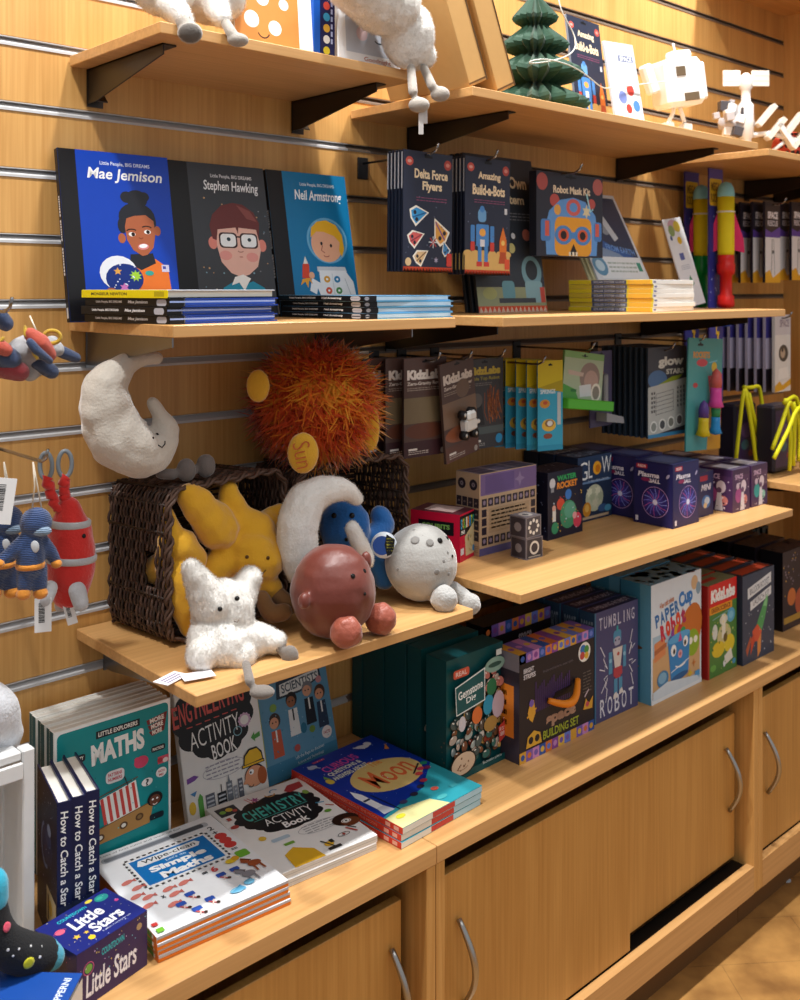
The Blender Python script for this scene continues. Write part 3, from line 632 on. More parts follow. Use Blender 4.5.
def art_chem(a):
    a.rect(0, 0, 100, 100, '#efeeec'); a.cloud(52, 31, 40, 19, '#161517', 11); a.cloud(54, 44, 32, 14, '#161517', 9)
    for i, ch in enumerate('CHEMISTRY'):
        u = 20 + i * 7.6 - (2 if i > 4 else 0); a.text(ch, u + (1.5 if ch == 'I' else 0), 21 - i * .2, u + (4.2 if ch == 'I' else 6.4), 34 - i * .2, '#45b6ab', .02, .1)
    a.line([(24, 36), (82, 34)], .8, '#45b6ab'); a.text('ACTIVITY', 30, 37.5, 80, 46.5, '#f4f3f1', -.005, .1); a.text('Book', 42, 48, 68, 55.5, '#f4f3f1', .03, .1)
    a.rect(4, 6, 24, 18, '#2c2a2b'); a.ell(9, 12, 3, '#7fae3c'); a.ell(16, 11, 3.4, '#d6b43a'); a.ell(20, 14, 2.4, '#b4463a')
    a.star(44, 10, 5, '#a24a8e', 6, .4); a.line([(36, 5), (39, 14)], 1, '#d27a76'); a.line([(39, 5), (42, 14)], 1, '#d27a76'); a.arc(60, 9, 5, 20, 180, 1.4, '#d59a4a'); a.arc(66, 8, 4, 180, 340, 1.4, '#6aa0c4')
    a.poly([(74, 12), (82, 6), (96, 6), (94, 14), (78, 16)], '#b23a3a'); a.ell(90, 22, 3, '#8ab04a', 4); a.rect(6, 21, 10, 25, '#b4463a')
    a.ell(6, 34, 4, '#b4463a', 3); a.ell(16, 58, 3.4, '#e0b93a', 3.6); a.rrect(20, 63, 38, 67, '#b4c9d8', 2); a.rect(26, 72, 36, 75, '#76a83e')
    a.poly([(16, 100), (18, 84), (30, 79), (44, 88), (46, 100)], '#e3b12a'); a.words(4, 52, 62, 84, 73, '#9b9a9e', 5, .3); a.arc(68, 67, 22, 0, 360, .5, '#a5a4aa', 8, 24)
    a.ell(88, 54, 3.6, '#6aa53d', 2.6); a.line([(86, 40), (94, 42)], 1.6, '#4f9ac0'); a.line([(92, 46), (98, 50)], 1.4, '#b4463a')
    a.ell(92, 71, 13, '#2a1712', 10); a.ell(94, 75, 9.5, '#6f3a20', 7); a.ell(91, 73, 3.4, '#f0eeea', 2.2); a.arc(91, 73, 4.6, 0, 360, .8, '#e8e6e2', 3); a.ell(91, 73, 1.2, '#14100e')
    a.ell(58, 90, 4.4, '#e9b930', 3.6); a.rect(53, 94, 66, 97, '#30302f'); a.line([(54, 84), (60, 94)], 1.6, '#30302f'); a.rect(60, 86, 64, 90, '#30302f')
    for r in (0, 60, 120): a.arc(77, 86, 6, 0, 360, .6, '#3b3a3f', 2.6, 16)
    a.ell(77, 86, 1.5, '#b4463a'); a.line([(84, 80), (90, 88)], 1.8, '#c24a44'); a.line([(87, 79), (92, 84)], 1.4, '#3b3a3f')
for i in range(2):
    flat_book('activity_book', ['lower white paperback under the flat chemistry activity book', 'white paperback lying flat, black cloud title with turquoise lettering'][i], .176, .232, .011, (.858 + .002 * i, -.332 + .002 * i, W + i * .0112), R((-4.6, -5.2)[i]), art_chem if i else None, '#efeeec', '#e4e3e0', 'flat white activity paperbacks', None, lambda a: (a.rect(0, 15, 100, 85, '#cfcdc8'), a.rect(0, 45, 100, 52, '#a9a7a3')), ink('#dedbd4', .8), inset=.0006)
def art_moon(a):
    a.rect(0, 0, 100, 100, '#14339c'); a.poly([(0, 100), (0, 84), (24, 80), (60, 76), (100, 56), (100, 100)], '#2f9aa8'); a.poly([(0, 100), (0, 86), (22, 84), (50, 88), (58, 100)], '#ddd79a')
    a.ell(55, 48, 38, '#d9bd78', 27, n=36); a.text('The', 54, 28, 68, 35, '#e0883a', .01, .1, -4); a.text('Moon', 30, 37, 84, 57, '#dd6a3c', .012, .1, -4)
    a.text('CURIOUS', 18, 12, 60, 19.5, '#d24a9a', .02, 0, -3); a.text('QUESTIONS &', 16, 20.5, 56, 25.5, '#e2e6d0', .03, 0, -2); a.text('ANSWERS ABOUT...', 14, 26.5, 60, 31, '#e2e6d0', .03, 0, -2)
    a.ell(76, 9, 7, '#dfe4ef', 3.4, rot=20); a.ell(84, 8, 4, '#dfe4ef'); a.line([(68, 6), (76, 12)], 2, '#dfe4ef'); a.ell(15, 8, 5, '#b9c2dc', 3.4); a.line([(12, 5), (20, 12)], 1.6, '#b9c2dc')
    a.ell(9, 30, 3.6, '#d9c04a', 5); a.poly([(8, 25), (11, 22), (13, 28)], '#74a544'); a.poly([(88, 22), (97, 16), (92, 24)], '#d9873c'); a.rect(20, 3, 34, 5, '#c94a6a')
    a.poly([(5, 56), (9, 48), (13, 56), (14, 80), (6, 80)], '#e8ebf2'); a.poly([(4, 82), (6, 74), (14, 74), (17, 82)], '#c9d0dc'); a.line([(18, 60), (20, 84)], 1.2, '#1b1f2b'); a.rect(6, 62, 13, 64, '#2a3450'); a.ell(12, 90, 5, '#d8d23a', 3)
    for u, v, c in ((60, 74, '#2a2438'), (70, 70, '#b4364a'), (76, 62, '#d04a4a'), (84, 58, '#c43a58'), (90, 60, '#7a2a5a'), (94, 54, '#2a8a6a'), (66, 82, '#d05a4a'), (46, 78, '#302a40'), (30, 80, '#46406a')): a.ell(u, v, 4, c, 3)
    a.line([(72, 60), (90, 52)], 1.6, '#23202c'); a.dots(36, '#c9d6f4', 8, 3, 3, 97, 72, (.3, .6)); a.ell(60, 92, 6, '#4fb4b8', 3); a.rect(78, 86, 86, 89, '#3fa3ac')
def edge_moon(a): a.rect(0, 6, 100, 94, '#dcdbd8'); a.rect(0, 8, 36, 92, '#e4e1d6'); a.rect(36, 8, 64, 92, '#c44440'); a.rect(64, 8, 100, 92, '#a9cfe0')
for i in range(3):
    flat_book('picture_book', ['lowest red-spined book of the pile about the moon', 'middle red-spined book of the pile about the moon', 'topmost red-spined blue book about the moon with a big yellow moon'][i], .19, .272, .0105, (1.062 + .0015 * i, -.372 + .002 * (i % 2), W + i * .0108), R((2.8, 2.0, 2.5)[i]), art_moon if i == 2 else None, '#3f9fb0', '#d9412f', 'red-spined picture books piled flat',
              lambda a: (a.text('CURIOUS QUESTIONS & ANSWERS ABOUT THE MOON', 8, 25, 80, 75, '#f0a08c', 0), a.rect(86, 20, 90, 80, '#f0b8a8'), a.rect(93, 20, 97, 80, '#f0b8a8')), edge_moon, inset=.0006)

# ---- three small night-sky novels, box and open gift book at the left end
def art_catch(a):
    a.rect(0, 0, 100, 100, '#0c1430'); a.ell(54, 40, 24, '#1a2a52', 20); a.ell(58, 34, 14, '#2b3d68', 10); a.arc(44, 42, 20, 60, 250, 4, '#6b7ba2', 22); a.ell(62, 28, 9, '#98a6c4', 6)
    a.rect(50, 66, 96, 88, '#d8c79a'); a.ell(70, 76, 8, '#e0b23c', 8); a.dots(60, ['#8fa3cc', '#d9e0ee'], 6, 2, 2, 98, 98, (.4, 1.0)); a.rect(56, 70, 62, 86, '#6b5330')
def spine_catch(a):
    a.rect(0, 0, 100, 100, '#131c44'); a.rect(0, 66, 100, 100, '#2a3352'); a.dots(30, '#7f8db4', 5, 5, 64, 95, 99, (1, 2.5))
    c = Art(a.h, a.w, a.O + a.U * a.w, a.D, -a.U, lift=3e-4); c.mb = a.mb
    c.text('How to Catch a Star', 6, 24, 66, 76, '#f3f3f0', .015, .08); c.text('OLIVER JEFFERS', 70, 36, 96, 64, '#aab2c6', 0)
for i in range(3):
    # spine faces -y: the book stands with its cover towards -x
    t = thing('picture_book', ['night-blue novel standing next to the white crate, its cover showing a pale figure', 'night-blue novel in the middle of the three standing ones', 'night-blue novel nearest the maths books, right of the three'][i], 'book', ((.5574, .5773, .5972)[i], (-.262, -.2615, -.26)[i], W), (0, 0, R((-12, -11.6, -11.2)[i])), 'night-blue novels standing by the crate')
    w_, d_, h_ = .0184, .125, .205
    c = MB(); m = ink('#131c44', .3); c.box(0, .0022, 0, d_, 0, h_, m); c.box(w_ - .0022, w_, 0, d_, 0, h_, m); c.box(0, w_, -.001, .002, 0, h_, m, b=.0008); c.build('cover', t)
    p = MB(); p.box(.0022, w_ - .0022, .002, d_ - .004, .003, h_ - .004, PAGE); p.build('pages', t)
    a = Art(w_, h_, (0, -.001, h_)); spine_catch(a); a.build('printed_spine', t)
    a = Art(d_, h_, (0, d_, h_), (0, -1, 0)); art_catch(a); a.build('printed_front', t)
# ================================================================== LEFT END OF THE WORKTOP
def carton(name, label, cat, w, d, h, loc, rotz=0, col='#223', front=None, left=None, top=None, right=None, group=None, rot=None, bev=.0008):
    """printed box; origin bottom-front-left, front faces -y"""
    t = thing(name, label, cat, loc, rot if rot else (0, 0, R(rotz)), group)
    b = MB(); b.box(0, w, 0, d, 0, h, ink(col), b=bev); b.build('carton', t)
    if front: a = Art(w, h, (0, 0, h)); front(a); a.build('printed_front', t)
    if left: a = Art(d, h, (0, d, h), (0, -1, 0)); left(a); a.build('printed_side', t)
    if right: a = Art(d, h, (w, 0, h), (0, 1, 0)); right(a); a.build('printed_side', t)
    if top: a = Art(w, d, (0, d, h), (1, 0, 0), (0, -1, 0)); top(a); a.build('printed_top', t)
    return t
def ls_front(a):
    a.rect(0, 0, 100, 100, '#3a2b57'); a.text('Little Stars', 12, 44, 84, 84, '#f1eef4', .02, .15, -2); a.text('COUNTDOWN', 34, 16, 66, 28, '#38b7bf', .03, 0, -2)
    a.ell(16, 36, 5, '#7cb04c', 5); a.arc(16, 36, 7, 0, 360, 1, '#c95a86', 7); a.ell(88, 20, 4, '#b79a70', 4); a.dots(26, ['#d6b0dc', '#e9d26a', '#7ac4d8'], 3, 2, 4, 98, 60, (.4, .9))
def ls_top(a):
    a.rect(0, 0, 100, 100, '#1d2672'); a.text('Little', 26, 26, 70, 52, '#f4f4f8', .03, .1, -3); a.text('Stars', 38, 55, 82, 80, '#f4f4f8', .03, .1, -3)
    a.text('COUNTDOWN', 22, 12, 62, 19, '#2fb9c4', .02); a.ell(14, 36, 6, '#e2607c', 5); a.ell(84, 16, 9, '#2a8e8a', 7); a.ell(82, 15, 4, '#3fb09a', 3); a.ell(70, 8, 5, '#e3cf4a', 3); a.arc(14, 36, 8, 150, 400, .8, '#9d4668', 3)
    a.star(20, 66, 5, '#e9b93c'); a.star(32, 68, 3.6, '#e9b93c'); a.ell(30, 84, 4.2, '#e4c02e', 4.2); a.ell(92, 40, 2.6, '#c4478a'); a.text('A galaxy of memory for two', 44, 84, 84, 88, '#d6dcf4', 0); a.dots(34, ['#c5d0f0', '#e5d88a'], 5, 3, 3, 97, 97, (.3, .8))
carton('game_box', 'small purple-blue game box at the left end of the worktop', 'box', .108, .083, .07, (.535, -.368, W), 12, '#252a68', ls_front, lambda a: (a.rect(0, 0, 100, 100, '#221f4e'), a.dots(14, '#cf5a8a', 4, 5, 5, 95, 95, (.6, 1.6))), ls_top)
# white slatted crate lying on its side, open to the room, with a pale plush on it
def crate():
    t = thing('wooden_crate', 'white painted slatted crate standing at the left picture edge', 'crate', (.33, -.25, W), (0, 0, R(1)))
    wp = ink('#dededd', .6); H = .279; D = .2; Wd = .205
    def piece(n, *a): b = MB(); b.box(*a, wp, b=.0015); b.build(n, t)
    for x in (0, Wd - .016):
        piece('post', x, x + .016, 0, .02, 0, H); piece('post', x, x + .016, D - .02, D, 0, H)
        for i in range(3): piece('slat', x + .003, x + .011, .0205 + i * .054, .067 + i * .054, .012, H - .012)
    for i in range(4): piece('slat', .017 + i * .044, .056 + i * .044, D - .012, D - .003, .012, H - .012)
    for z in (0, H - .012): piece('board', .0165, Wd - .0165, .002, D - .013, z, z + .011)
    piece('rail', .0165, Wd - .0165, -.004, .001, H - .034, H - .013); piece('rail', .0165, Wd - .0165, -.004, .001, .012, .032)
crate()
# thick blue gift book on the corner with a pair of patterned socks lying on it
def edge_plain(a): a.rect(0, 8, 100, 92, '#d8d4cc')
flat_book('gift_book', 'thick blue hardback with white capitals under the socks, bottom left corner', .115, .11, .068, (.446, -.481, W), R(45), lambda a: (a.rect(0, 0, 100, 100, '#1c4a9c'), a.text('NS TOPPERNI', 30, 84, 92, 92, '#dbe4f2', .02), a.ell(30, 70, 9, '#cfd8ea', 4)), '#1c4a9c', None, None, None, edge_plain)
# ================================================================== BOXED GAMES ON THE WORKTOP
def stones(a, seed, u0, v0, u1, v1, n, cols):
    g = random.Random(seed)
    for i in range(n):
        u, v = g.uniform(u0, u1), g.uniform(v0, v1); r = g.uniform(4, 9); c = g.choice(cols); ro = g.uniform(0, 180)
        a.ell(u, v, r, '#1f1c1a', r * .75, rot=ro, n=14); a.ell(u, v, r * .9, c, r * .66, rot=ro, n=14); a.ell(u - r * .25, v - r * .3, r * .3, '#e9e4da', r * .14, rot=ro, n=8)
def art_gem(a):
    a.rect(0, 0, 100, 100, '#0f4f52'); stones(a, 5, 8, 34, 97, 92, 120, ['#8a5a3c', '#b7a79a', '#3f6f66', '#7a4a34', '#a9b4b0', '#c9a05a', '#5a5048', '#8f3e2c', '#d4cfc8', '#4c5a58']); stones(a, 9, 62, 14, 96, 34, 14, ['#c77a70', '#9fc4b4', '#b7a79a', '#7a4a34'])
    a.ell(78, 15, 18, '#8fb3a6', 9); a.ell(78, 15, 12, '#3c5a52', 3); a.ell(66, 47, 9, '#2f9ac0', 12, rot=10); a.ell(84, 50, 11, '#c9b6c4', 16, rot=5); a.ell(46, 52, 9, '#d9723a', 10); a.ell(72, 33, 9, '#2f7a52', 10); a.ell(70, 64, 12, '#b08a4a', 9); a.ell(20, 54, 6, '#d8d2d8', 9)
    a.poly([(8, 22), (60, 14), (60, 42), (10, 46)], '#e6efee'); a.poly([(9, 23), (58.5, 15.5), (58.5, 41), (11, 45)], '#14585c')
    a.text('Gemstone', 13, 25, 56, 32, '#f4f8f7', .02, 0, -8); a.text('Dig', 27, 33, 44, 39.5, '#f4f8f7', .02, 0, -8)
    a.rrect(5, 8, 32, 15, '#cf5a44', 3); a.text('REAL', 9, 9.6, 28, 13.4, '#f5d9cf', .02); a.rect(80, 3, 90, 8, '#dfe6e4')
    a.rect(0, 94, 100, 100, '#0f4f52'); a.ell(22, 87, 22, '#161413', 14, n=28); a.ell(22, 87, 20, '#d9bfa4', 12.6, n=28); a.arc(20, 89, 10, 20, 160, 1, '#a98a70', 4); a.dots(10, '#8a6a54', 3, 12, 82, 34, 92, (.8, 1.6))
    a.poly([(84, 70), (96, 66), (97, 80), (86, 84)], '#c4423c'); a.text('DIG OUT', 86, 71, 95, 74, '#f2ded8', .02); a.text('GEMS!', 87, 75, 95, 78.5, '#f2ded8', .02); a.text('Excavation science', 56, 93, 90, 95.5, '#cfdedd', 0)
def side_gem(a): a.rect(0, 0, 100, 100, '#0d4548'); a.dots(5, ['#6a5a4a', '#98a49c'], 4, 76, 60, 92, 90, (2, 4))
for i in range(7):
    carton('science_kit_box', ['dark teal box filled with polished stones on its front, nearest of its row', 'dark teal box right behind the front one of the stone-picture row', 'third dark teal box in the row behind the moon books', 'fourth dark teal box in the row behind the moon books', 'fifth dark teal box in the row behind the moon books', 'sixth dark teal box back in the row behind the moon books', 'last dark teal box of the row, deepest in the shade'][i], 'box',
           .152, (.05, .036)[i] if i < 2 else .029, .214, ((1.262, 1.27, 1.268, 1.27, 1.268, 1.27, 1.268)[i], (-.272, -.2, -.161, -.13, -.099, -.068, -.037)[i] , W), (1, 0, 0, .4, -.3, .2, 0)[i], '#0d4548', art_gem if i < 2 else None, side_gem, lambda a: (a.rect(0, 0, 100, 100, '#155257'),), group='row of dark teal kit boxes')
def strip(a, u0, v0, u1, v1, n, seed):
    cols = ['#d9a23c', '#7a5fb0', '#c98ac4', '#2f57a4', '#d9793a', '#8a4a9a', '#e0b84a', '#6c7ed0']; g = random.Random(seed)
    for i in range(n):
        a.k -= 1; c = cols[i % len(cols)]; a.rect(u0 + (u1 - u0) * i / n, v0, u0 + (u1 - u0) * (i + 1) / n, v1, c); a.ell(u0 + (u1 - u0) * (i + .5) / n, (v0 + v1) / 2, (u1 - u0) / n * .3, g.choice(cols), n=10)
    a.k += 1
def art_space(a):
    a.rect(0, 0, 100, 100, '#272329'); strip(a, 0, 0, 100, 9, 12, 3); strip(a, 0, 90, 100, 100, 12, 4)
    for i in range(18): a.k -= 1; a.rect(20 + i * 2.6, 30 + (i * 7 % 9), 21.4 + i * 2.6, 58, '#4a3467')
    a.k += 1
    a.text('space', 34, 67, 74, 78, '#b08a74', .06); a.text('BUILDING SET', 30, 79, 78, 87, '#a9b43a', .02)
    a.ell(86, 20, 8.5, '#f1efe9', 8.5); a.ell(84, 17, 4, '#3a7ac0'); a.ell(89, 18, 3.4, '#4f9a4a'); a.ell(83, 23, 3.4, '#c9504a'); a.ell(89, 24, 3, '#e0b53a')
    a.text('BRIGHT', 5, 14, 18, 18.5, '#d9d6dc', .03); a.text('STRIPES', 5, 19.5, 20, 24, '#d9d6dc', .03); a.words(7, 84, 40, 96, 62, '#6a6460', 3, .3); a.text('Bricks and blocks for outer space', 30, 22, 70, 25, '#6c6670', 0)
    a.poly([(10, 56), (14, 44), (18, 46), (20, 58), (16, 66), (12, 62)], '#dba23a'); a.ell(15, 48, 3, '#7a5fb0'); a.line([(9, 60), (21, 54)], 1.6, '#dba23a')
    a.poly([(8, 88), (10, 78), (18, 74), (26, 78), (28, 88)], '#d9a63a'); a.ell(14, 82, 3, '#272329'); a.ell(22, 82, 3, '#272329'); a.poly([(84, 76), (88, 66), (92, 72), (98, 66), (97, 78)], '#dba23a'); a.line([(86, 64), (92, 58)], 1.4, '#c9b7c4'); a.ell(90, 72, 2.4, '#c24a5a')
    a.poly([(42, 53), (46, 47), (68, 46), (72, 53)], '#141216')
def side_space(a): a.rect(0, 0, 100, 100, '#3b3440'); a.rect(0, 0, 100, 16, '#8a838f'); a.rect(8, 30, 78, 78, '#e0812a'); a.words(4, 30, 36, 50, 72, '#5a2f14', 4, .5)
t = carton('building_set_box', 'black carry box with an orange handle between teal box and robot boxes', 'box', .225, .06, .2, (1.408, -.315, W), 0, '#272329', art_space, side_space, lambda a: strip(a, 0, 0, 100, 100, 10, 7))
b = MB(); pts = [(.078 + .09 * i / 14, -.004 - .02 * math.sin(math.pi * i / 14), .098 - .012 * math.sin(math.pi * i / 14) + .016 * (i / 14) ** 3) for i in range(15)]
b.tube(pts, [.0055 + .002 * math.sin(math.pi * i / 14) for i in range(15)], ink('#e8861e', .4), 8); b.build('handle', t)
carton('building_set_box', 'black box with a bright patterned edge, standing behind the carry box', 'box', .2, .05, .215, (1.44, -.2, W), 0, '#201c24', lambda a: (a.rect(0, 0, 100, 100, '#1d1a20'), strip(a, 0, 0, 100, 11, 10, 5), a.star(80, 30, 9, '#8a4a9a', 6), a.text('space', 50, 16, 70, 28, '#c9c4cf', .03), a.star(36, 26, 6, '#c9793a', 5)), None, lambda a: a.rect(0, 0, 100, 100, '#201c24'))
def art_tumb(a):
    a.rect(0, 0, 100, 100, '#4a4a74'); a.rect(0, 0, 3, 100, '#3e6f92')
    for i, ch in enumerate('TUMBLING'): a.text(ch, 10 + i * 10.6 + (2.6 if ch == 'I' else 0), 6, 17 + i * 10.6 - (2.2 if ch == 'I' else 0), 17, '#c4c3d8', .01)
    for i, ch in enumerate('ROBOT'): a.text(ch, 12 + i * 16.4, 80, 23 + i * 16.4, 96, '#dedde8', .005)
    lb, dk = '#4f8fb4', '#3a6f94'
    a.rrect(42, 22, 60, 34, lb, 5); a.rrect(44, 28, 58, 36, '#a9a7bd', 4); a.ell(47, 31, 1.6, '#3b3a5c'); a.ell(55, 31, 1.6, '#3b3a5c'); a.rect(49, 18, 53, 23, '#3fa0a8')
    a.poly([(40, 38), (63, 38), (58, 56), (45, 56)], '#d9cfc9'); a.ell(53, 44, 3, '#b7564a', 2.6); a.rrect(42, 56, 62, 64, '#b7414c', 2); a.rect(46, 64, 58, 66, '#b7414c')
    a.rect(31, 40, 39, 60, lb); a.rect(64, 38, 71, 58, lb); a.ell(35, 48, 3, '#8fbcd6'); a.ell(67, 46, 3, '#8fbcd6'); a.rect(43, 66, 51, 80, lb); a.rect(54, 66, 62, 79, lb)
    a.poly([(41, 84), (42, 80), (48, 78), (52, 84)], '#e2d8d4'); a.poly([(54, 82), (56, 78), (61, 76), (65, 81)], '#e2d8d4')
    for pts in ([(12, 32), (22, 42), (19, 44), (27, 53)], [(10, 52), (22, 55), (22, 50), (28, 54)], [(14, 74), (24, 66), (20, 62), (28, 60)], [(24, 84), (27, 72), (23, 70), (28, 62)], [(86, 26), (80, 38), (84, 38), (78, 48)], [(92, 40), (84, 44), (84, 40), (78, 48)], [(94, 56), (84, 58), (86, 54), (78, 54)], [(88, 78), (82, 66), (86, 66), (78, 58)]): a.line(pts, 1.5, '#dcdbe8')
def top_tumb(a):
    a.rect(0, 0, 100, 100, '#2c2c4e'); a.text('TUMBLING ROBOT', 6, 30, 94, 72, '#c9c8dc', .0, .1)
for i in range(5):
    carton('robot_kit_box', ['slate-blue robot box, front of its row, robot with red shorts', 'slate-blue robot box second in its row', 'slate-blue robot box third in its row', 'slate-blue robot box fourth in its row', 'slate-blue robot box rearmost in its row'][i], 'box', .146, .038, .222, (1.648 + .002 * (i % 2), -.306 + i * .044, W), (-1, -.6, -1.2, -.4, -.8)[i], '#33526e', art_tumb, lambda a: (a.rect(0, 0, 100, 100, '#2d4c68'), a.text('ROBOT', 12, 8, 88, 30, '#8fa5b8', 0)), top_tumb, group='row of slate-blue robot boxes')
def art_cup(a):
    a.rect(0, 0, 100, 100, '#dbe5ee'); a.rect(3, 44, 97, 96, '#a9c4d6'); a.poly([(3, 62), (60, 50), (97, 60), (97, 90), (3, 96)], '#cfa678'); a.poly([(6, 50), (26, 47), (28, 62), (6, 66)], '#d98a5a'); a.poly([(6, 56), (30, 52), (30, 56), (6, 60)], '#b46a44')
    a.ell(78, 50, 22, '#c9702c', 30, rot=25); a.ell(82, 62, 14, '#8fae2c', 15); a.ell(78, 60, 4, '#f2f0e2'); a.ell(88, 60, 4, '#f2f0e2'); a.ell(86, 10, 7, '#d9b48a', 8); a.ell(94, 16, 5, '#8aa4b8', 7)
    for i, (ch, c) in enumerate(zip('PAPER', ('#2f6fb0',) * 5)): a.text(ch, 8 + i * 9.4, 26 - i * 1.6, 16 + i * 9.4, 37 - i * 1.6, c, .04, 0, -12)
    a.text('Cup', 54, 13, 82, 30, '#2f7ac4', .05, 0, -10)
    for i, (ch, c) in enumerate(zip('Robot', ('#c9304a', '#d9442c', '#c9304a', '#d94a2c', '#b42c5a'))): a.text(ch, 18 + i * 10, 36 - i * 2, 27 + i * 10, 50 - i * 2, c, .06, 0, -10)
    a.text('4 fun craft robots', 16, 16, 44, 21, '#c9784a', .02, 0, -8)
    for u, v, c in ((44, 48, '#8a3a9a'), (50, 46, '#d9a22c'), (56, 47, '#c9403a'), (62, 50, '#3a9a5a'), (38, 54, '#4a4aa0')): a.ell(u, v, 6, c, 7)
    a.poly([(32, 54), (76, 50), (73, 84), (38, 88)], '#2f86c8'); a.ell(54, 52, 22, '#5aa8dc', 5, rot=-4); a.ell(55, 86, 17.5, '#1f5c94', 3.6, rot=-4)
    a.ell(43, 62, 5.4, '#f3f5f6', 6.5); a.ell(67, 58, 5, '#f3f5f6', 6); a.ell(44, 63, 2.2, '#1a1d24', 3); a.ell(66, 59, 2.2, '#1a1d24', 3); a.ell(56, 67, 4.4, '#dba3ae', 4.6); a.ell(56, 67, 2, '#b4606a', 2); a.arc(56, 70, 15, 35, 130, 1.6, '#f3f5f6', 10); a.line([(38, 80), (74, 74)], 1, '#e6eef2'); a.poly([(52, 56), (56, 48), (60, 56)], '#c24a8a')
    a.ell(22, 82, 11, '#3f7fae', 9); a.ell(21, 81, 8, '#7fb0d0', 6); a.ell(56, 92, 13, '#6a5a7a', 4); a.star(76, 88, 6, '#d9b83a', 4, .4); a.star(84, 80, 5, '#c97a3a', 4, .3); a.rect(86, 88, 96, 93, '#4f9ad0'); a.rect(0, 96, 100, 100, '#e9eef2'); a.poly([(3, 90), (30, 86), (90, 92), (97, 97), (3, 97)], '#d4dfe8')
def side_cup(a): a.rect(0, 0, 100, 100, '#3f86a8'); a.rect(64, 0, 100, 100, '#5fa0c0'); a.ell(40, 22, 16, '#b45a44', 5); a.ell(46, 54, 26, '#6c4a34', 6); a.ell(40, 70, 20, '#c9843a', 4); a.text('PAPER CUP ROBOT', 20, 12, 50, 34, '#8fc4d8', .02)
carton('craft_kit_box', 'tall white and blue box with a smiling blue paper cup robot', 'box', .196, .075, .25, (1.81, -.33, W), 0, '#5fa0c0', art_cup, side_cup, lambda a: (a.rect(0, 0, 100, 100, '#7aa6bc'), a.dots(30, ['#a04a3a', '#d9b44a', '#2f5f8a', '#dfe6ea'], 3, 5, 5, 95, 95, (2, 6))))
carton('craft_kit_box', 'second blue craft box hidden behind the paper cup robot box', 'box', .196, .075, .252, (1.812, -.25, W), 0, '#4f90b4', None, side_cup, lambda a: a.rect(0, 0, 100, 100, '#88b4c8'))
def art_kl(a):
    a.rect(0, 0, 100, 100, '#4d7f3c'); a.rect(0, 0, 6, 100, '#a32420'); a.rect(6, 0, 100, 24, '#d3251f'); a.text('KidzLabs', 11, 6, 94, 20, '#f6f2ee', .07); a.rect(6, 24, 84, 32, '#e0941f'); a.text('GREEN SCIENCE', 12, 25.6, 78, 30.6, '#6b2a12', .02)
    a.ell(80, 40, 14, '#5aa8cc', 13); a.ell(80, 40, 8, '#7fbfd8', 7); a.ell(54, 42, 14, '#d8d4c0', 9); a.ell(56, 60, 24, '#c9c08a', 22); a.ell(36, 72, 22, '#dcbf2e', 14); a.ell(74, 70, 18, '#e0c832', 16); a.rect(48, 36, 60, 62, '#e5e1d0'); a.ell(60, 62, 7, '#6b5a2a', 8); a.ell(24, 52, 9, '#d6d9d2', 14); a.poly([(56, 82), (80, 76), (86, 88), (60, 92)], '#e6e2d4'); a.ell(18, 90, 10, '#6aa84c', 6); a.ell(56, 90, 4, '#e8e8e4', 6); a.ell(90, 92, 6, '#4f9ac0', 5); a.line([(16, 38), (70, 34)], 1.6, '#88b8b0')
    a.dots(24, ['#e8d85a', '#a9c46a', '#3f6f34'], 7, 8, 34, 96, 96, (1, 2.6))
for i in range(4):
    carton('science_kit_box', ['green and yellow science kit box with red banner, front of its row', 'red-sided kit box second in the red banner row', 'red-sided kit box third in the red banner row', 'red-sided kit box rearmost in the red banner row'][i], 'box', .126, .05, .208, (2.02, -.338 + i * .056, W), 0, '#7a2018', art_kl, lambda a: a.rect(0, 0, 100, 100, '#a32420'), lambda a: (a.rect(0, 0, 100, 100, '#7d7f5c'), a.rect(10, 30, 60, 60, '#b4332a')), group='row of red banner kit boxes')
def art_rk(a):
    a.rect(0, 0, 100, 100, '#3a4358'); a.poly([(16, 16), (90, 6), (90, 18), (16, 28)], '#dfe1e4'); a.poly([(24, 32), (90, 22), (90, 32), (24, 42)], '#dfe1e4'); a.text('BALLOON ROCKET', 22, 14, 84, 21, '#3a4358', .0, 0, -8); a.text('LAUNCH KIT', 32, 28, 84, 35, '#3a4358', .0, 0, -8)
    a.poly([(40, 64), (66, 38), (78, 30), (80, 38), (70, 56), (58, 72)], '#4f9a5a'); a.poly([(64, 42), (78, 30), (76, 44)], '#86c48a'); a.poly([(30, 66), (46, 60), (60, 70), (48, 80), (34, 78)], '#d6583a'); a.poly([(26, 76), (34, 68), (38, 78), (24, 92)], '#c9482f'); a.poly([(46, 80), (58, 72), (56, 92), (46, 98)], '#d98a4a'); a.poly([(10, 84), (24, 70), (28, 74), (14, 92)], '#b4583c'); a.dots(26, '#cfd6e2', 4, 4, 40, 96, 98, (.6, 1.4))
for i in range(4):
    carton('rocket_kit_box', ['slate box with a green and red rocket, front of its row', 'orange-topped rocket box second in its row', 'orange-topped rocket box third in its row', 'orange-topped rocket box rearmost in its row'][i], 'box', .15, .044, .206, (2.155, -.348 + i * .052, W), 0, '#2e3648', art_rk, None, lambda a: (a.rect(0, 0, 100, 100, '#34303a'), a.rect(6, 16, 94, 84, '#b4452c')), group='row of orange-topped rocket boxes')
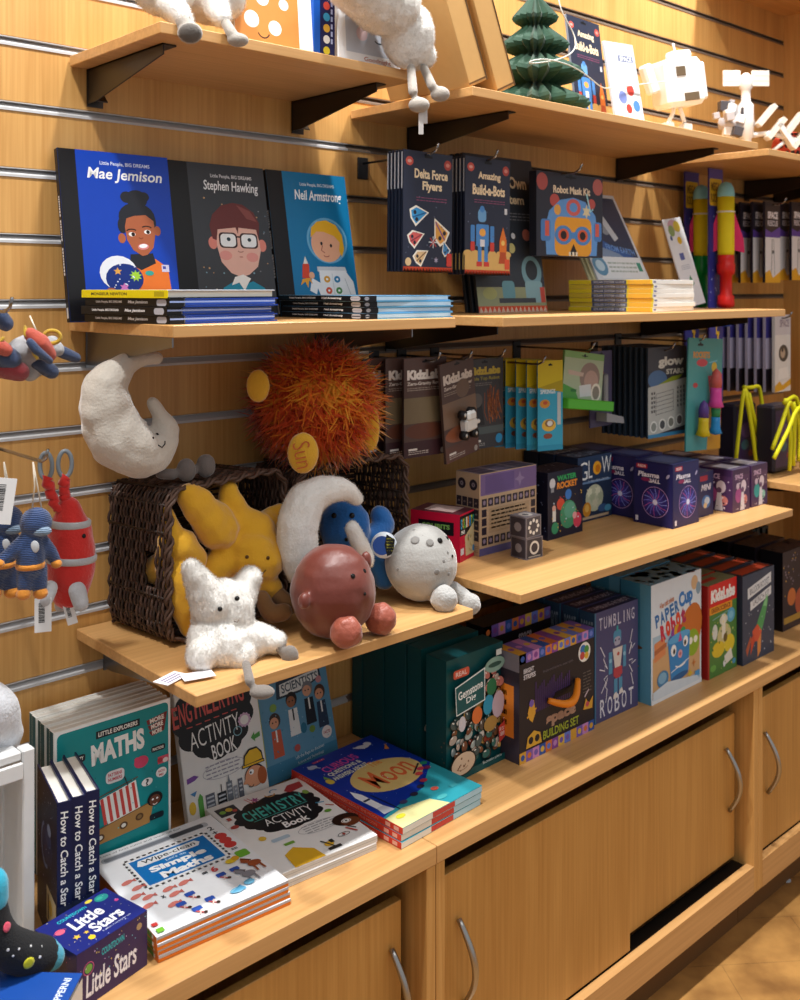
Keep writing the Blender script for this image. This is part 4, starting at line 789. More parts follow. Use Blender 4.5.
for i in range(3):
    carton('game_box', ['dark box with orange planets beyond the rocket boxes, at the right', 'second dark planet box behind the right-hand one', 'rearmost dark planet box at the right'][i], 'box', .16, .06, .2, (2.445, -.3 + i * .075, W), 0, '#2a2430', lambda a: (a.rect(0, 0, 100, 100, '#2b2530'), a.ell(30, 60, 14, '#c9703a'), a.ell(60, 70, 18, '#b4563a', 22), a.ell(80, 50, 10, '#6f8a5a'), a.rect(4, 84, 96, 92, '#b0893a'), a.dots(40, ['#8a7f92', '#c9a04a'], 4, 3, 3, 97, 60, (.8, 2))), lambda a: a.rect(0, 0, 100, 100, '#15131a'), lambda a: (a.rect(0, 0, 100, 100, '#4a3f3c'), a.dots(50, ['#8a7a6a', '#2b2530'], 6, 2, 2, 98, 98, (1, 3))), group='dark planet boxes at the far right')

# ================================================================== BOXES ON THE LOWER RIGHT SHELF
S = .9352
def art_red(a): a.rect(0, 0, 100, 100, '#c8173c'); a.rect(0, 4, 100, 46, '#16161c'); [a.text(ch, 6 + i * 10.5, 10, 15 + i * 10.5, 32, c, .04) for i, (ch, c) in enumerate(zip('SOLIBITS', ('#2fa0d0', '#d9b02c', '#4fae4a', '#d9d6cc', '#e0842c', '#3a8ad0', '#c9d63a', '#2fb0a0')))]; a.text('SPACE', 8, 35, 30, 43, '#f2f0ea', .05); a.poly([(30, 50), (88, 26), (92, 92), (36, 92)], '#c9b98f'); a.dots(9, ['#3a8ad0', '#8a9a4a', '#c94a3a', '#d9b02c'], 3, 40, 50, 86, 88, (3, 5)); a.ell(86, 82, 9, '#2f8ac9', 9); a.rect(4, 72, 24, 86, '#d9d6dc')
def side_red(a): a.rect(0, 0, 100, 100, '#c8173c'); a.rect(16, 18, 88, 46, '#16161c'); a.text('SOLIBITS', 24, 24, 80, 34, '#7fae5a', .04)
carton('toy_box', 'small crimson box with multicoloured letters beside the grey plush ball', 'box', .07, .105, .09, (1.366, -.205, S), 18, '#c8173c', art_red, side_red, lambda a: (a.rect(0, 0, 100, 100, '#5a2a34'), a.rect(20, 20, 90, 80, '#c4a9a4')))
def cube_f(c1, c2):
    def f(a):
        a.rect(0, 0, 100, 100, '#b99a7a'); a.rect(4, 4, 96, 96, c1); a.ell(50, 50, 30, c2, n=20); a.ell(50, 50, 10, '#b99a7a'); a.ell(50, 50, 4, c1)
    return f
def art_pat(a):
    a.rect(0, 0, 100, 100, '#b79c80'); a.rect(2, 1, 100, 27, '#6f5a8a'); a.k += 1; a.rect(10, 3, 60, 25, '#5f4c80'); a.star(70, 14, 9, '#8a78a0', 4, .4)
    for i in range(9):
        for v in (31, 78):
            a.k -= 1; a.rect(4 + i * 10.6, v, 12.6 + i * 10.6, v + 10, '#2b2430')
    for v in (44, 55, 66):
        for u in (4, 90): a.k -= 1; a.rect(u, v, u + 8, v + 9, '#2b2430')
    a.k += 1
    for i in range(9):
        for v in (36, 83): a.k -= 1; a.ell(8.3 + i * 10.6, v, 2.4, '#8a7a90', 2.8, n=8)
    a.k += 1; a.rect(16, 44, 86, 74, '#a98f72'); a.words(5, 20, 47, 82, 72, '#7a6550', 5, .4); a.rect(0, 91, 100, 100, '#5c5484')
    a.rect(2, 91, 100, 100, '#5a5482')
def side_pat(a):
    a.rect(0, 0, 100, 100, '#b79c80')
    for u in (25, 75): a.ell(u, 14, 17, '#2a2530'); a.ell(u, 14, 7, '#8a7f88'); a.ell(u, 14, 2.5, '#2a2530')
    for r in range(4):
        for c in range(4): a.k -= 1; a.rect(3 + c * 24.5, 30 + r * 13.5, 24 + c * 24.5, 41.5 + r * 13.5, '#2b2430')
    a.k += 1
    for r in range(4):
        for c in range(4): a.k -= 1; a.ell(13 + c * 24.5, 36 + r * 13.5, 5, '#7a6a66', 3, n=8)
    a.k += 1; a.words(4, 55, 88, 95, 97, '#8a7358', 5, .4)
carton('block_set_box', 'tall brown and purple box printed with small planet squares', 'box', .17, .062, .158, (1.425, -.2, S), 0, '#a98f72', art_pat, side_pat, lambda a: (a.rect(0, 0, 100, 100, '#8f7f80'), [a.rect(4 + (i % 3) * 32, 6 + (i // 3) * 32, 32 + (i % 3) * 32, 34 + (i // 3) * 32, '#4a3f52') for i in range(9)]))
for i in range(2):
    carton('toy_block', ['lower dark cube with a ring, before the brown purple box', 'upper dark cube with a circle of white dots, before the brown purple box'][i], 'box', .046, .04, .04, (1.471, -.278, S + i * .0405), (-3, 2)[i], '#38343c', (lambda a: (a.rect(0, 0, 100, 100, '#8b858a'), a.rect(5, 5, 95, 95, '#4d4950'), [a.ell(50 + 30 * math.cos(k * .785), 50 + 30 * math.sin(k * .785), 8, '#e8e4dc') for k in range(8)])) if i else (lambda a: (a.rect(0, 0, 100, 100, '#7c767c'), a.rect(5, 5, 95, 95, '#3a363e'), a.arc(50, 48, 24, 0, 360, 9, '#d9d4cc', n=20), a.rect(14, 86, 86, 92, '#a9a49c'))), lambda a: (a.rect(0, 0, 100, 100, '#6c666c'), a.rect(6, 6, 94, 94, '#39353c'), a.ell(50, 50, 22, '#8a8488', n=12)), (lambda a: (a.rect(0, 0, 100, 100, '#8b858a'), a.ell(50, 50, 30, '#d9d4cc'), a.ell(50, 50, 14, '#4d4950'))) if i else None, group='dark printed cubes')
def art_wr(a):
    a.rect(0, 0, 100, 100, '#1b1d33'); a.rrect(3, 2, 97, 98, '#171a30', 3); a.text('WATER', 26, 7, 82, 15, '#2fa05a', .05); a.text('ROCKET', 26, 17, 84, 27, '#dd8a2c', .05); a.ell(13, 17, 8, '#c9ccd4', 9); a.rect(9, 23, 17, 30, '#8a8f9a')
    a.ell(36, 50, 11, '#d04a34', 10); a.ell(58, 38, 9, '#3a78c9', 9); a.ell(58, 68, 24, '#3f8f6a', 24); a.ell(62, 62, 16, '#5aa48a', 14); a.ell(84, 80, 12, '#d0405a', 13); a.ell(76, 72, 6, '#e2a0a4'); a.ell(20, 84, 10, '#38946a', 10); a.rect(13, 56, 22, 74, '#e2e0da'); a.ell(17, 54, 5, '#d9a89a'); a.dots(24, ['#d0dcec', '#d04a5a', '#e0b84a'], 6, 4, 34, 96, 96, (.8, 1.8))
carton('rocket_kit_box', 'black box titled in green and orange beside the brown purple box', 'box', .122, .07, .138, (1.617, -.212, S), 2, '#14162a', art_wr, lambda a: (a.rect(0, 0, 100, 100, '#101226'), a.dots(20, '#8fa0c8', 3, 5, 5, 95, 95, (1, 2.5))), lambda a: (a.rect(0, 0, 100, 100, '#12142a'), a.dots(24, ['#dfe4f0', '#6a7a9a'], 3, 5, 5, 95, 95, (1, 3))))
def art_glow(a):
    a.rect(0, 0, 100, 100, '#24344f'); a.rect(0, 0, 100, 40, '#2c3f5f'); a.text('G', 3, 8, 28, 36, '#e8edf2', -.005); a.text('L', 31, 7, 42, 34, '#e8edf2', -.005); a.ell(56, 20, 12, '#e7a82c', 12); a.ell(58, 21, 7, '#c9781c', 7); a.text('W', 70, 4, 98, 30, '#e8edf2', -.005); a.rect(4, 39, 96, 42, '#6a8ab4'); a.text('in the dark planets', 30, 37, 90, 41, '#c9d8ea', 0)
    a.ell(48, 66, 26, '#b9c0a8', 24); [a.star(34 + 8 * i, 56 + 9 * (i % 3), 10, ('#d9dcc4', '#a9b49a', '#c9c8b0')[i % 3], 7, .6) for i in range(5)]; a.ell(26, 82, 12, '#c98a2e', 13); a.ell(26, 80, 6, '#e0b45a', 7); a.ell(72, 84, 14, '#3a5a8a', 7); a.ell(88, 86, 10, '#4f9ac0', 6); a.rect(6, 93, 90, 97, '#b9a48a')
carton('glow_kit_box', 'blue box with large glow lettering next to the black rocket box', 'box', .125, .06, .143, (1.785, -.16, S), 0, '#1f2d48', art_glow, None, lambda a: (a.rect(0, 0, 100, 100, '#1c2a44'), a.text('GLOW', 10, 20, 90, 80, '#8f9cb4', 0)))
for i in range(2):
    carton('glow_kit_box', ['blue glow box behind the front glow box', 'rearmost blue glow box by the wall'][i], 'box', .125, .042, .143, (1.785, -.094 + i * .046, S), 0, '#1f2d48', None, None, lambda a: (a.rect(0, 0, 100, 100, '#1c2a44'), a.text('GLOW', 8, 14, 92, 86, '#aab4c4', 0)), group='rear glow boxes')
def art_pl(a):
    a.rect(0, 0, 100, 100, '#232150'); a.rrect(4, 3, 96, 97, '#252458', 4); a.text('Plasma', 12, 17, 66, 25, '#e6e2f0', .03, .15); a.text('BALL', 40, 27, 68, 33, '#e6e2f0', .03, .1); a.rrect(8, 5, 36, 12, '#a52a3c', 2); a.text('RED5', 12, 6.5, 32, 10.5, '#f0dcdc', .02); a.ell(32, 29, 12, '#8a2a58', 4)
    a.ell(56, 63, 33, '#131236', 33, n=28); a.arc(56, 63, 33, 0, 360, 1.4, '#b08acb', 33, 28); a.ell(56, 63, 30, '#2f2878', 30, n=28); a.ell(56, 63, 20, '#3f3a98', 20)
    g = random.Random(2)
    for i in range(16):
        t = i * .3927 + g.uniform(-.1, .1); q = a.w / a.h; a.line([(56 + 4 * math.cos(t), 63 + 4 * q * math.sin(t)), (56 + 16 * math.cos(t + .2), 63 + 16 * q * math.sin(t + .2)), (56 + 30 * math.cos(t), 63 + 30 * q * math.sin(t))], 1.3, ('#8f9cf0', '#c45a9a', '#7f7fe8')[i % 3])
    a.ell(56, 63, 6, '#dfe2ff'); a.rect(6, 88, 13, 96, '#d9d4e2'); a.ell(88, 20, 3, '#a9a4c8', 6, rot=40)
for i, (x, y, lb) in enumerate(((1.893, -.33, 'nearest dark blue box with a glowing plasma ball on front and side'), (1.918, -.222, 'dark blue plasma ball box behind the nearest one'), (1.92, -.114, 'dark blue plasma ball box third back, beside the glow box'))):
    carton('plasma_ball_box', lb, 'box', .104, .1, .138, (x, y, S), (0, .5, -.5)[i], '#232150', art_pl, art_pl, lambda a: (a.rect(0, 0, 100, 100, '#2b2e5c'), a.rect(20, 15, 80, 85, '#4c5580')), group='plasma ball boxes on the lower right shelf')
def art_sm(a): a.rect(0, 0, 100, 100, '#2c2a55'); a.rrect(8, 8, 60, 20, '#a52a3c', 3); a.text('MINI', 16, 28, 84, 42, '#d9d4e2', .03, .2); a.ell(50, 68, 30, '#3f6fae', 24); a.ell(56, 66, 18, '#b9c4d4', 14); a.ell(44, 76, 12, '#d0b48a', 10)
carton('gadget_box', 'small blue box tucked right of the nearest plasma ball box', 'box', .062, .08, .1, (2.03, -.31, S), 0, '#2c2a55', art_sm, art_sm, lambda a: a.rect(0, 0, 100, 100, '#3c4068'))
def art_pu(teal):
    def f(a):
        a.rect(0, 0, 100, 100, '#4a2f55'); a.rect(4, 0, 96, 16, '#3a2348'); a.text('SPACE', 14, 12, 60, 24, '#c9a8c4', .03); c = '#3a9a94' if teal else '#a04a84'
        a.ell(34, 62, 18, c, 22); a.ell(70, 74, 16, '#c97a74' if not teal else '#8fc4b4', 14); a.ell(64, 42, 15, '#d4c4cf', 18); a.poly([(44, 98), (52, 56), (64, 54), (70, 98)], '#d9d2da'); a.ell(58, 50, 8, '#6a4a6a', 8); a.ell(30, 40, 9, '#c9b4c4', 10); a.dots(20, ['#e6d4e0', '#2a1a34'], 5, 4, 20, 96, 96, (1, 3))
    return f
for i, (x, y, w_) in enumerate(((2.128, -.338, .078), (2.215, -.338, .076), (2.128, -.25, .078), (2.215, -.25, .076), (2.128, -.162, .078), (2.215, -.162, .076))):
    carton('space_figure_box', ['purple box with a white astronaut, front left of six', 'purple and teal box, front right of the six purple ones', 'purple box, left one of the middle pair', 'purple box, right one of the middle pair', 'purple box, left one of the rear pair', 'purple box, right one of the rear pair'][i], 'box', w_, .08, .098, (x, y, S), 0, '#4a2f55', art_pu(i % 2 == 1), art_pu(False), lambda a: (a.rect(0, 0, 100, 100, '#4a4058'), a.poly([(20, 20), (80, 20), (80, 80), (20, 80)], '#cfc9d4')), group='six purple figure boxes on the lower right shelf')
# ================================================================== HANGING PACKS
HK = metal('#9a9a9c', .25)
def hook(x, z, L, label, col=HK):
    t = thing('display_hook', label, 'hook', (x, 0, z), group='chrome display hooks in the slatted wall')
    b = MB(); b.box(-.013, .013, -.004, .0, -.035, .008, ink('#2a2a2c', .4), b=.001); b.build('back_plate', t)
    b = MB(); b.tube([(0, -.004, -.004), (0, -L * .5, -.004), (0, -L + .02, -.004), (0, -L + .006, .002), (0, -L, .014)], .0024, col, 6); b.build('arm', t)
    return t
def pack(name, label, cat, x, y, ztop, w, h, th, art, col, group=None, yaw=0, lean=0, roll=0, edge=None):
    """flat hanging pack, origin at its top-left-front corner"""
    t = thing(name, label, cat, (x, y, ztop), (R(lean), R(roll), R(yaw)), group)
    b = MB(); b.box(0, w, 0, th, -h, 0, ink(col), b=min(.0006, th / 4)); b.build('card', t)
    if art: a = Art(w, h, (0, 0, 0)); art(a); a.build('printed_front', t)
    if edge: a = Art(th, h, (0, th, 0), (0, -1, 0)); edge(a); a.build('printed_edge', t)
    return t
def slot(a, u=50, v=4, c='#0c0c10'): a.rrect(u - 8, v - 1, u + 8, v + 1, c, 1); a.ell(u, v - 1, 2.6, c, 2.6)
def rowed(n, x, y, ztop, dy, maker, labels, dx=0.0):
    for i in range(n): maker(i, x + dx * i, y + dy * i, ztop, labels[i])
NV = '#2b3042'
def zig(a, v0, v1):
    a.rect(0, v0, 100, v1, '#c4482c'); n = 16
    for i in range(n): a.k -= 1; a.poly([(i * 100 / n, v1), ((i + .5) * 100 / n, v0 + .4), ((i + 1) * 100 / n, v1)], '#ecdfca')
    a.k += 1
def badge(a): a.ell(12, 9, 7.5, '#c9564a', 6.5); a.ell(12, 9, 4, '#e0a79a', 2.4); a.ell(90, 9, 7.5, '#b0483f', 7.5); a.ell(90, 9, 4, '#d58a7e', 3)
def plane(a, u, v, r, c, c2, ro):
    t = R(ro); q = a.w / a.h
    def P(x, y): return (u + (x * math.cos(t) - y * math.sin(t)) * r, v + (x * math.sin(t) + y * math.cos(t)) * r * q)
    a.poly([P(-1, -.1), P(.2, .9), P(1.0, .8), P(1.1, .1), P(.8, -.7)], '#efe9dc'); a.poly([P(-.8, -.05), P(.2, .72), P(.85, .65), P(.95, .1), P(.7, -.5)], c); a.line([P(-.7, 0), P(.9, .1)], r * .12, c2); a.ell(*P(.5, .4), r * .18, '#2b2a36', n=8); a.ell(*P(.5, -.2), r * .18, '#2b2a36', n=8)
def art_delta(a):
    a.rect(0, 0, 100, 100, NV); badge(a); slot(a); a.text('Delta Force', 22, 14.5, 90, 22.5, '#efd9b4', .035); a.text('Flyers', 38, 24.5, 78, 34, '#efd9b4', .035); a.words(2, 26, 38, 88, 42.5, '#8a4a6a', 2, .35)
    plane(a, 34, 53, 18, '#3f9ad4', '#1f5f9a', 160); plane(a, 74, 64, 20, '#dca04a', '#7a4a8a', 50); plane(a, 28, 72, 16, '#d4605c', '#8a3040', 150); plane(a, 38, 87, 15, '#d9b88a', '#7a5a3a', 140); plane(a, 86, 79, 11, '#4a90c9', '#2a5a8a', 60)
    for t in range(4): a.line([(60 + 9 * math.cos(t * .785), 75 + 5 * math.sin(t * .785)), (60 - 9 * math.cos(t * .785), 75 - 5 * math.sin(t * .785))], 1.6, ('#d9dce2', '#c4504a')[t % 2])
    a.ell(10, 92, 6, '#d9b98a', 6); a.star(66, 90, 5, '#a9a4c0', 6, .4); a.rrect(88, 84, 99, 95, '#c9423a', 2); a.dots(20, '#6a7088', 3, 4, 36, 96, 94, (.6, 1.2)); zig(a, 96, 100)
def art_bots(a):
    a.rect(0, 0, 100, 100, NV); badge(a); slot(a); a.text('Amazing', 28, 12, 78, 20, '#efd9b4', .035); a.text('Build-a-Bots', 16, 23, 88, 32, '#efd9b4', .035); a.words(2, 20, 36, 88, 40, '#8a4a6a', 2, .35)
    a.rect(0, 82, 100, 96, '#d6b06a'); [a.ell(u, 82, 9, '#d6b06a', 5) for u in (6, 22, 40, 60, 78, 94)]
    bl, rd = '#4a86c9', '#c9443c'
    a.rrect(28, 44, 46, 55, '#6a9fd0', 6); a.ell(37, 44, 5, '#4a86c9'); a.rrect(24, 57, 52, 76, bl, 3); a.ell(38, 64, 7, '#e0a24a', 6); a.rect(33, 70, 43, 76, '#d9dce4'); a.rrect(12, 58, 21, 72, bl, 2); a.rrect(55, 58, 64, 72, bl, 2); a.rrect(12, 72, 21, 80, rd, 2); a.rrect(55, 72, 64, 80, rd, 2); a.rect(28, 76, 36, 90, bl); a.rect(42, 76, 50, 90, bl); a.rect(25, 89, 37, 93, rd); a.rect(41, 89, 53, 93, rd)
    a.poly([(84, 58), (92, 70), (92, 82), (76, 82), (76, 70)], '#d9762f'); a.ell(84, 72, 4, '#e8c46a'); a.poly([(74, 90), (78, 80), (90, 80), (94, 90)], '#b4502c'); a.rect(87, 42, 93, 47, '#c9cdd6'); a.dots(16, '#6a7088', 5, 4, 36, 96, 78, (.6, 1.2)); a.rrect(88, 86, 99, 95, '#d9583a', 2); zig(a, 96, 100)
G1 = 'navy robot and flyer kits hanging on the middle right'
def mk_delta(i, x, y, z, lb): pack('kit_pack', lb, 'pack', x, y, z, .127, .222, .0055, art_delta if i == 0 else None, '#1b2030', G1, roll=.6, edge=lambda a: a.rect(0, 2, 60, 32, '#b9bac0'))
rowed(5, 1.245, -.18, 1.704, .0095, mk_delta, ['navy hanging kit pack with colourful paper planes, in front', 'second navy kit card behind the paper planes pack', 'third navy kit card behind the paper planes pack', 'fourth navy kit card behind the paper planes pack', 'rearmost navy kit card behind the paper planes pack'])
def mk_bots(i, x, y, z, lb): pack('kit_pack', lb, 'pack', x, y, z, .13, .228, .0055, art_bots if i == 0 else None, '#1b2030', G1, roll=.6, edge=lambda a: (a.rect(0, 2, 60, 30, '#b9bac0'), a.rect(0, 82, 60, 96, '#c4a868')))
rowed(5, 1.402, -.185, 1.706, .0098, mk_bots, ['navy hanging kit pack with a big blue robot, in front', 'second navy kit card behind the blue robot pack', 'third navy kit card behind the blue robot pack', 'fourth navy kit card behind the blue robot pack', 'rearmost navy kit card behind the blue robot pack'])
def art_solar(a):
    a.rect(0, 0, 100, 100, '#30363f'); slot(a, 40); a.text('Build Your Own', 2, 12, 88, 20, '#e2d2b0', .03); a.text('Solar System', 8, 24, 82, 32, '#e2d2b0', .03); a.words(3, 20, 36, 90, 42, '#7a7f86', 2, .35)
    a.ell(80, 50, 6, '#c97a6a', 6); a.ell(60, 51, 3, '#c9cdd2'); a.ell(56, 59, 5, '#b9b47a'); a.ell(86, 62, 3, '#8a6aa4'); a.rect(0, 84, 100, 96, '#8a9274'); a.ell(82, 74, 15, '#6f97a4', 16); a.ell(82, 73, 9, '#2b3138', 10); a.rrect(70, 80, 96, 94, '#7fa4ae', 4); a.rrect(36, 80, 54, 92, '#5f8f9c', 4); a.ell(18, 88, 10, '#9aa06a', 6); a.rect(30, 91, 84, 94, '#3c434c'); a.rect(92, 84, 99, 94, '#b4483f'); zig(a, 96, 100)
def mk_solar(i, x, y, z, lb): pack('kit_pack', lb, 'pack', x, y, z, .215, .33, .008, art_solar if i == 0 else None, '#23282f', 'tall grey kit packs standing on the middle right shelf', lean=-8)
rowed(3, 1.485, -.098, 1.728, .0155, mk_solar, ['tall dark grey kit pack half hidden behind the blue robot pack', 'second tall dark kit pack behind the grey one', 'rearmost tall dark kit pack by the slats'])
def art_mask(a):
    a.rect(0, 0, 100, 100, '#2b2c38'); slot(a); a.text('Robot Mask Kit', 24, 15, 80, 24, '#e6d2b4', .035); a.ell(8, 12, 8, '#a8504c', 8); a.ell(92, 12, 8, '#b0605a', 8); a.ell(26, 33, 7, '#b4504a', 6); a.ell(82, 34, 6, '#b4504a', 5)
    a.poly([(14, 98), (12, 66), (18, 46), (34, 32), (54, 28), (72, 32), (88, 48), (92, 70), (90, 98)], '#5f93cf'); a.rrect(6, 56, 20, 82, '#4a7ab8', 3); a.rrect(86, 56, 98, 80, '#4a7ab8', 3); a.rect(12, 58, 18, 76, '#c95a4a'); a.rect(88, 58, 94, 74, '#c95a4a')
    a.rrect(26, 52, 82, 99, '#e09a2c', 8); a.ell(54, 40, 11, '#c9605a', 8); a.ell(54, 40, 6, '#5f93cf', 4.5); a.star(74, 44, 7, '#d9c9a0', 6, .5); a.ell(30, 44, 5, '#d9a04a')
    a.ell(39, 74, 13, '#4d83c0', 9); a.ell(68, 74, 13, '#4d83c0', 9); a.rect(40, 70, 68, 78, '#4d83c0'); a.ell(39, 74, 8, '#cf5a34', 6); a.ell(68, 74, 8, '#cf5a34', 6); a.ell(39, 74, 4.5, '#2a1a18', 4); a.ell(68, 74, 4.5, '#2a1a18', 4); a.poly([(54, 84), (47, 98), (61, 98)], '#231d20'); [a.rect(47 + i * 5, 94, 50 + i * 5, 99, '#e9dcc4') for i in range(3)]; a.line([(74, 22), (80, 44), (84, 40)], 2, '#9fd4dc')
pack('kit_pack', 'square hanging mask kit with a blue and orange robot face', 'pack', 1.632, -.17, 1.697, .23, .178, .02, art_mask, '#23242e', G1)
for x, z, L, lb in ((1.30, 1.703, .215, 'hook holding the paper planes packs'), (1.462, 1.706, .215, 'hook holding the blue robot packs'), (1.715, 1.7, .225, 'hook holding the robot mask kit')): hook(x, z - .001, L, lb)
# magazines and bookmark cards
def art_mag(a):
    a.rect(0, 0, 100, 100, '#cfd4da'); a.rect(4, 4, 96, 76, '#39445c'); a.poly([(4, 40), (50, 60), (96, 76), (4, 76)], '#2f5a9a'); a.poly([(4, 56), (60, 70), (70, 76), (4, 76)], '#7f94b0'); a.ell(32, 28, 13, '#b9c0c9', 11); a.ell(30, 27, 6, '#4a5468', 6); a.ell(52, 40, 9, '#8f98a4', 10); a.poly([(50, 30), (60, 26), (72, 52), (62, 56)], '#c4ccd4'); a.rect(10, 74, 96, 98, '#dfe3e6'); a.ell(14, 84, 13, '#5f8fae', 13); a.ell(14, 84, 8, '#b9d0dc', 7); a.words(3, 30, 80, 84, 94, '#a4b0a8', 2, .4); a.rect(86, 80, 94, 90, '#3f8f7a'); a.text('FROM EARTH', 40, 62, 92, 69, '#6f9ad6', .02, 0, 8)
def mk_mag(i, x, y, z, lb):
    t = thing('magazine', lb, 'magazine', (x, y, z), (R(-27), 0, R(0)), 'space magazines leaning on the middle right shelf'); b = MB(); b.box(0, .205, 0, .005, 0, .235, ink('#cfc9a0' if i else '#cfd4da'), b=.0005); b.build('pages', t)
    if i == 0: a = Art(.205, .235, (0, 0, .235)); art_mag(a); a.build('printed_front', t)
for i in range(3): mk_mag(i, 1.875 - i * .006, -.15 + i * .0075, 1.4702, ['grey-blue space magazine leaning behind the yellow-edged pile, in front', 'second space magazine leaning right behind the front one', 'rearmost space magazine leaning by the slats'][i])
def sp_yel(i):
    def f(a): a.rect(0, 6, 100, 96, '#d8c62c' if i % 2 == 0 else '#cdb83a'); a.rect(28, 6, 70, 96, '#4a5578'); a.text('SOLAR SYSTEM GUIDE', 31, 24, 68, 76, '#c9cfe0', .02); a.rect(72, 6, 98, 96, '#e0a83a')
    return f
for i in range(7):
    flat_book('guide_book', ['lowest', 'second lowest', 'third lowest', 'middle', 'third highest', 'second highest', 'topmost'][i] + ' yellow-spined guide of the pile before the leaning magazines', .2, .2, .0096, (1.808 + .002 * (i % 3), -.335, 1.4015 + i * .0097), R((7, 6, 7.6, 6.6, 7.2, 8, 7)[i]), None, '#e9e6df', '#d8c62c', 'yellow-spined guides in a pile', sp_yel(i), lambda a: (a.rect(0, 10, 100, 90, '#e9e7e2'), a.rect(2, 30, 8, 70, '#6a7098')))
def mk_card(nm, lb, x, y, z, w, h, art, lean, yaw, col, roll=0):
    t = thing(nm, lb, 'card', (x, y, z), (R(lean), R(roll), R(yaw))); b = MB(); b.box(0, w, 0, .0025, 0, h, ink(col)); b.build('card', t); a = Art(w, h, (0, 0, h)); art(a); a.build('printed_front', t); return t
mk_card('bookmark', 'tall white card with flowers leaning at the right shelf end', 2.29, -.125, 1.402, .085, .235, lambda a: (a.rect(0, 0, 100, 100, '#e6e6ea'), a.ell(46, 8, 26, '#c9a4b4', 18), a.ell(66, 10, 18, '#d9c04a', 18), a.ell(32, 14, 16, '#8fa46a', 18), a.ell(60, 26, 12, '#e0b42c', 12), a.ell(20, 22, 6, '#4a5a8a', 8), a.rect(36, 40, 60, 48, '#5a64a4'), a.words(3, 26, 54, 76, 60, '#b0b4c0', 3, .4), a.poly([(44, 74), (60, 66), (72, 76), (48, 80)], '#3f8f6a')), -14, 0, '#e6e6ea', -8)

# ---- packs under the middle shelves
def art_kl2(rover):
    def f(a):
        a.rect(0, 0, 100, 100, '#4f3b36'); a.rect(0, 40, 100, 66, '#6f6048' if not rover else '#7a6250'); a.ell(50, 74, 48, '#5a3426' if not rover else '#8a5238', 14); a.rect(0, 84, 100, 100, '#3a2226' if not rover else '#5a3a30'); slot(a)
        a.text('KidzLabs', 7, 12, 94, 22, '#d6cfc8', .07); a.text('Zero-Gravity Rover', 7, 24, 92, 28.5, '#c9c0b8', .03); a.words(2, 7, 30, 86, 34, '#9a8c80', 3, .4); a.rect(10, 91, 30, 93, '#d9d2cc'); a.words(2, 10, 94, 56, 98, '#b9aea6', 4, .4); a.ell(90, 96, 5, '#a49a92', 5)
        if rover: a.ell(62, 30, 20, '#6b5648', 16)
    return f
G2 = 'brown science packs hanging under the middle shelf'
for i, (x, y) in enumerate(((1.274, -.15), (1.246, -.13), (1.208, -.11), (1.172, -.1))):
    pack('science_pack', ['brown hanging science pack fully showing left of the rover pack', 'brown hanging science pack second from the rover pack', 'brown hanging science pack, only its left half in view', 'brown hanging science pack peeking out beside the orange fur'][i], 'pack', x, y, 1.32, .11, .186, .006, art_kl2(False), '#3f2d2a', G2, yaw=(-1, 0, 1, 2)[i])
t = pack('science_pack', 'brown pack hanging askew with a white toy rover on its front', 'pack', 1.342, -.175, 1.306, .115, .192, .006, art_kl2(True), '#4a3832', G2, yaw=10, roll=-7)
b = MB(); wh = ink('#d9d9d6', .4); b.box(.045, .085, -.022, -.004, -.14, -.115, wh, b=.004); b.box(.05, .078, -.026, -.012, -.118, -.1, wh, b=.004); b.box(.085, .1, -.018, -.008, -.132, -.124, wh, b=.002)
bk = ink('#1d1c1e', .5)
for u, v in ((.045, -.105), (.045, -.145), (.08, -.148), (.075, -.104)): b.lathe([(0, -.006), (.009, -.006), (.009, .006), (0, .006)], bk, 14, Matrix.Translation((u, -.014, v)) @ Matrix.Rotation(R(90), 4, 'X')); b.lathe([(0, .0062), (.004, .0064), (0, .0066)], wh, 10, Matrix.Translation((u, -.014, v)) @ Matrix.Rotation(R(90), 4, 'X'))
b.build('toy_rover', t)
def art_volc(a):
    a.rect(0, 0, 100, 100, '#3b3a3d'); slot(a); a.text('KidzLabs', 8, 9, 92, 18, '#b9a83a', .07); a.text('Table Top Robot', 10, 20, 90, 25, '#8f8a3a', .03); a.words(2, 10, 27, 70, 31, '#7a7674', 3, .4)
    g = random.Random(6)
    for i in range(26): u = g.uniform(46, 88); a.k -= 1; a.line([(u, g.uniform(28, 44)), (u + g.uniform(-8, 8), g.uniform(46, 62)), (u + g.uniform(-6, 14), g.uniform(60, 74))], 1.6, g.choice(['#8f4a22', '#6f3a1c', '#a8602c']))
    a.k += 1; a.poly([(22, 74), (34, 48), (42, 48), (50, 74)], '#232226'); a.ell(30, 46, 14, '#5a5654', 12); a.rect(0, 76, 100, 84, '#4f5a5c'); a.rect(14, 90, 40, 92.5, '#dcdad6'); a.words(2, 14, 94, 50, 98, '#a9a6a2', 4, .4); a.ell(88, 91, 9, '#2f8fc4', 8)
pack('science_pack', 'dark grey hanging pack with olive lettering right of the rover', 'pack', 1.438, -.15, 1.31, .12, .18, .012, art_volc, '#2e2d30', G2, yaw=3)
for x, L, lb in ((1.33, .19, 'hook holding the left brown science packs'), (1.405, .2, 'hook holding the brown rover pack'), (1.5, .2, 'hook holding the dark grey science pack')): hook(x, 1.318, L, lb)
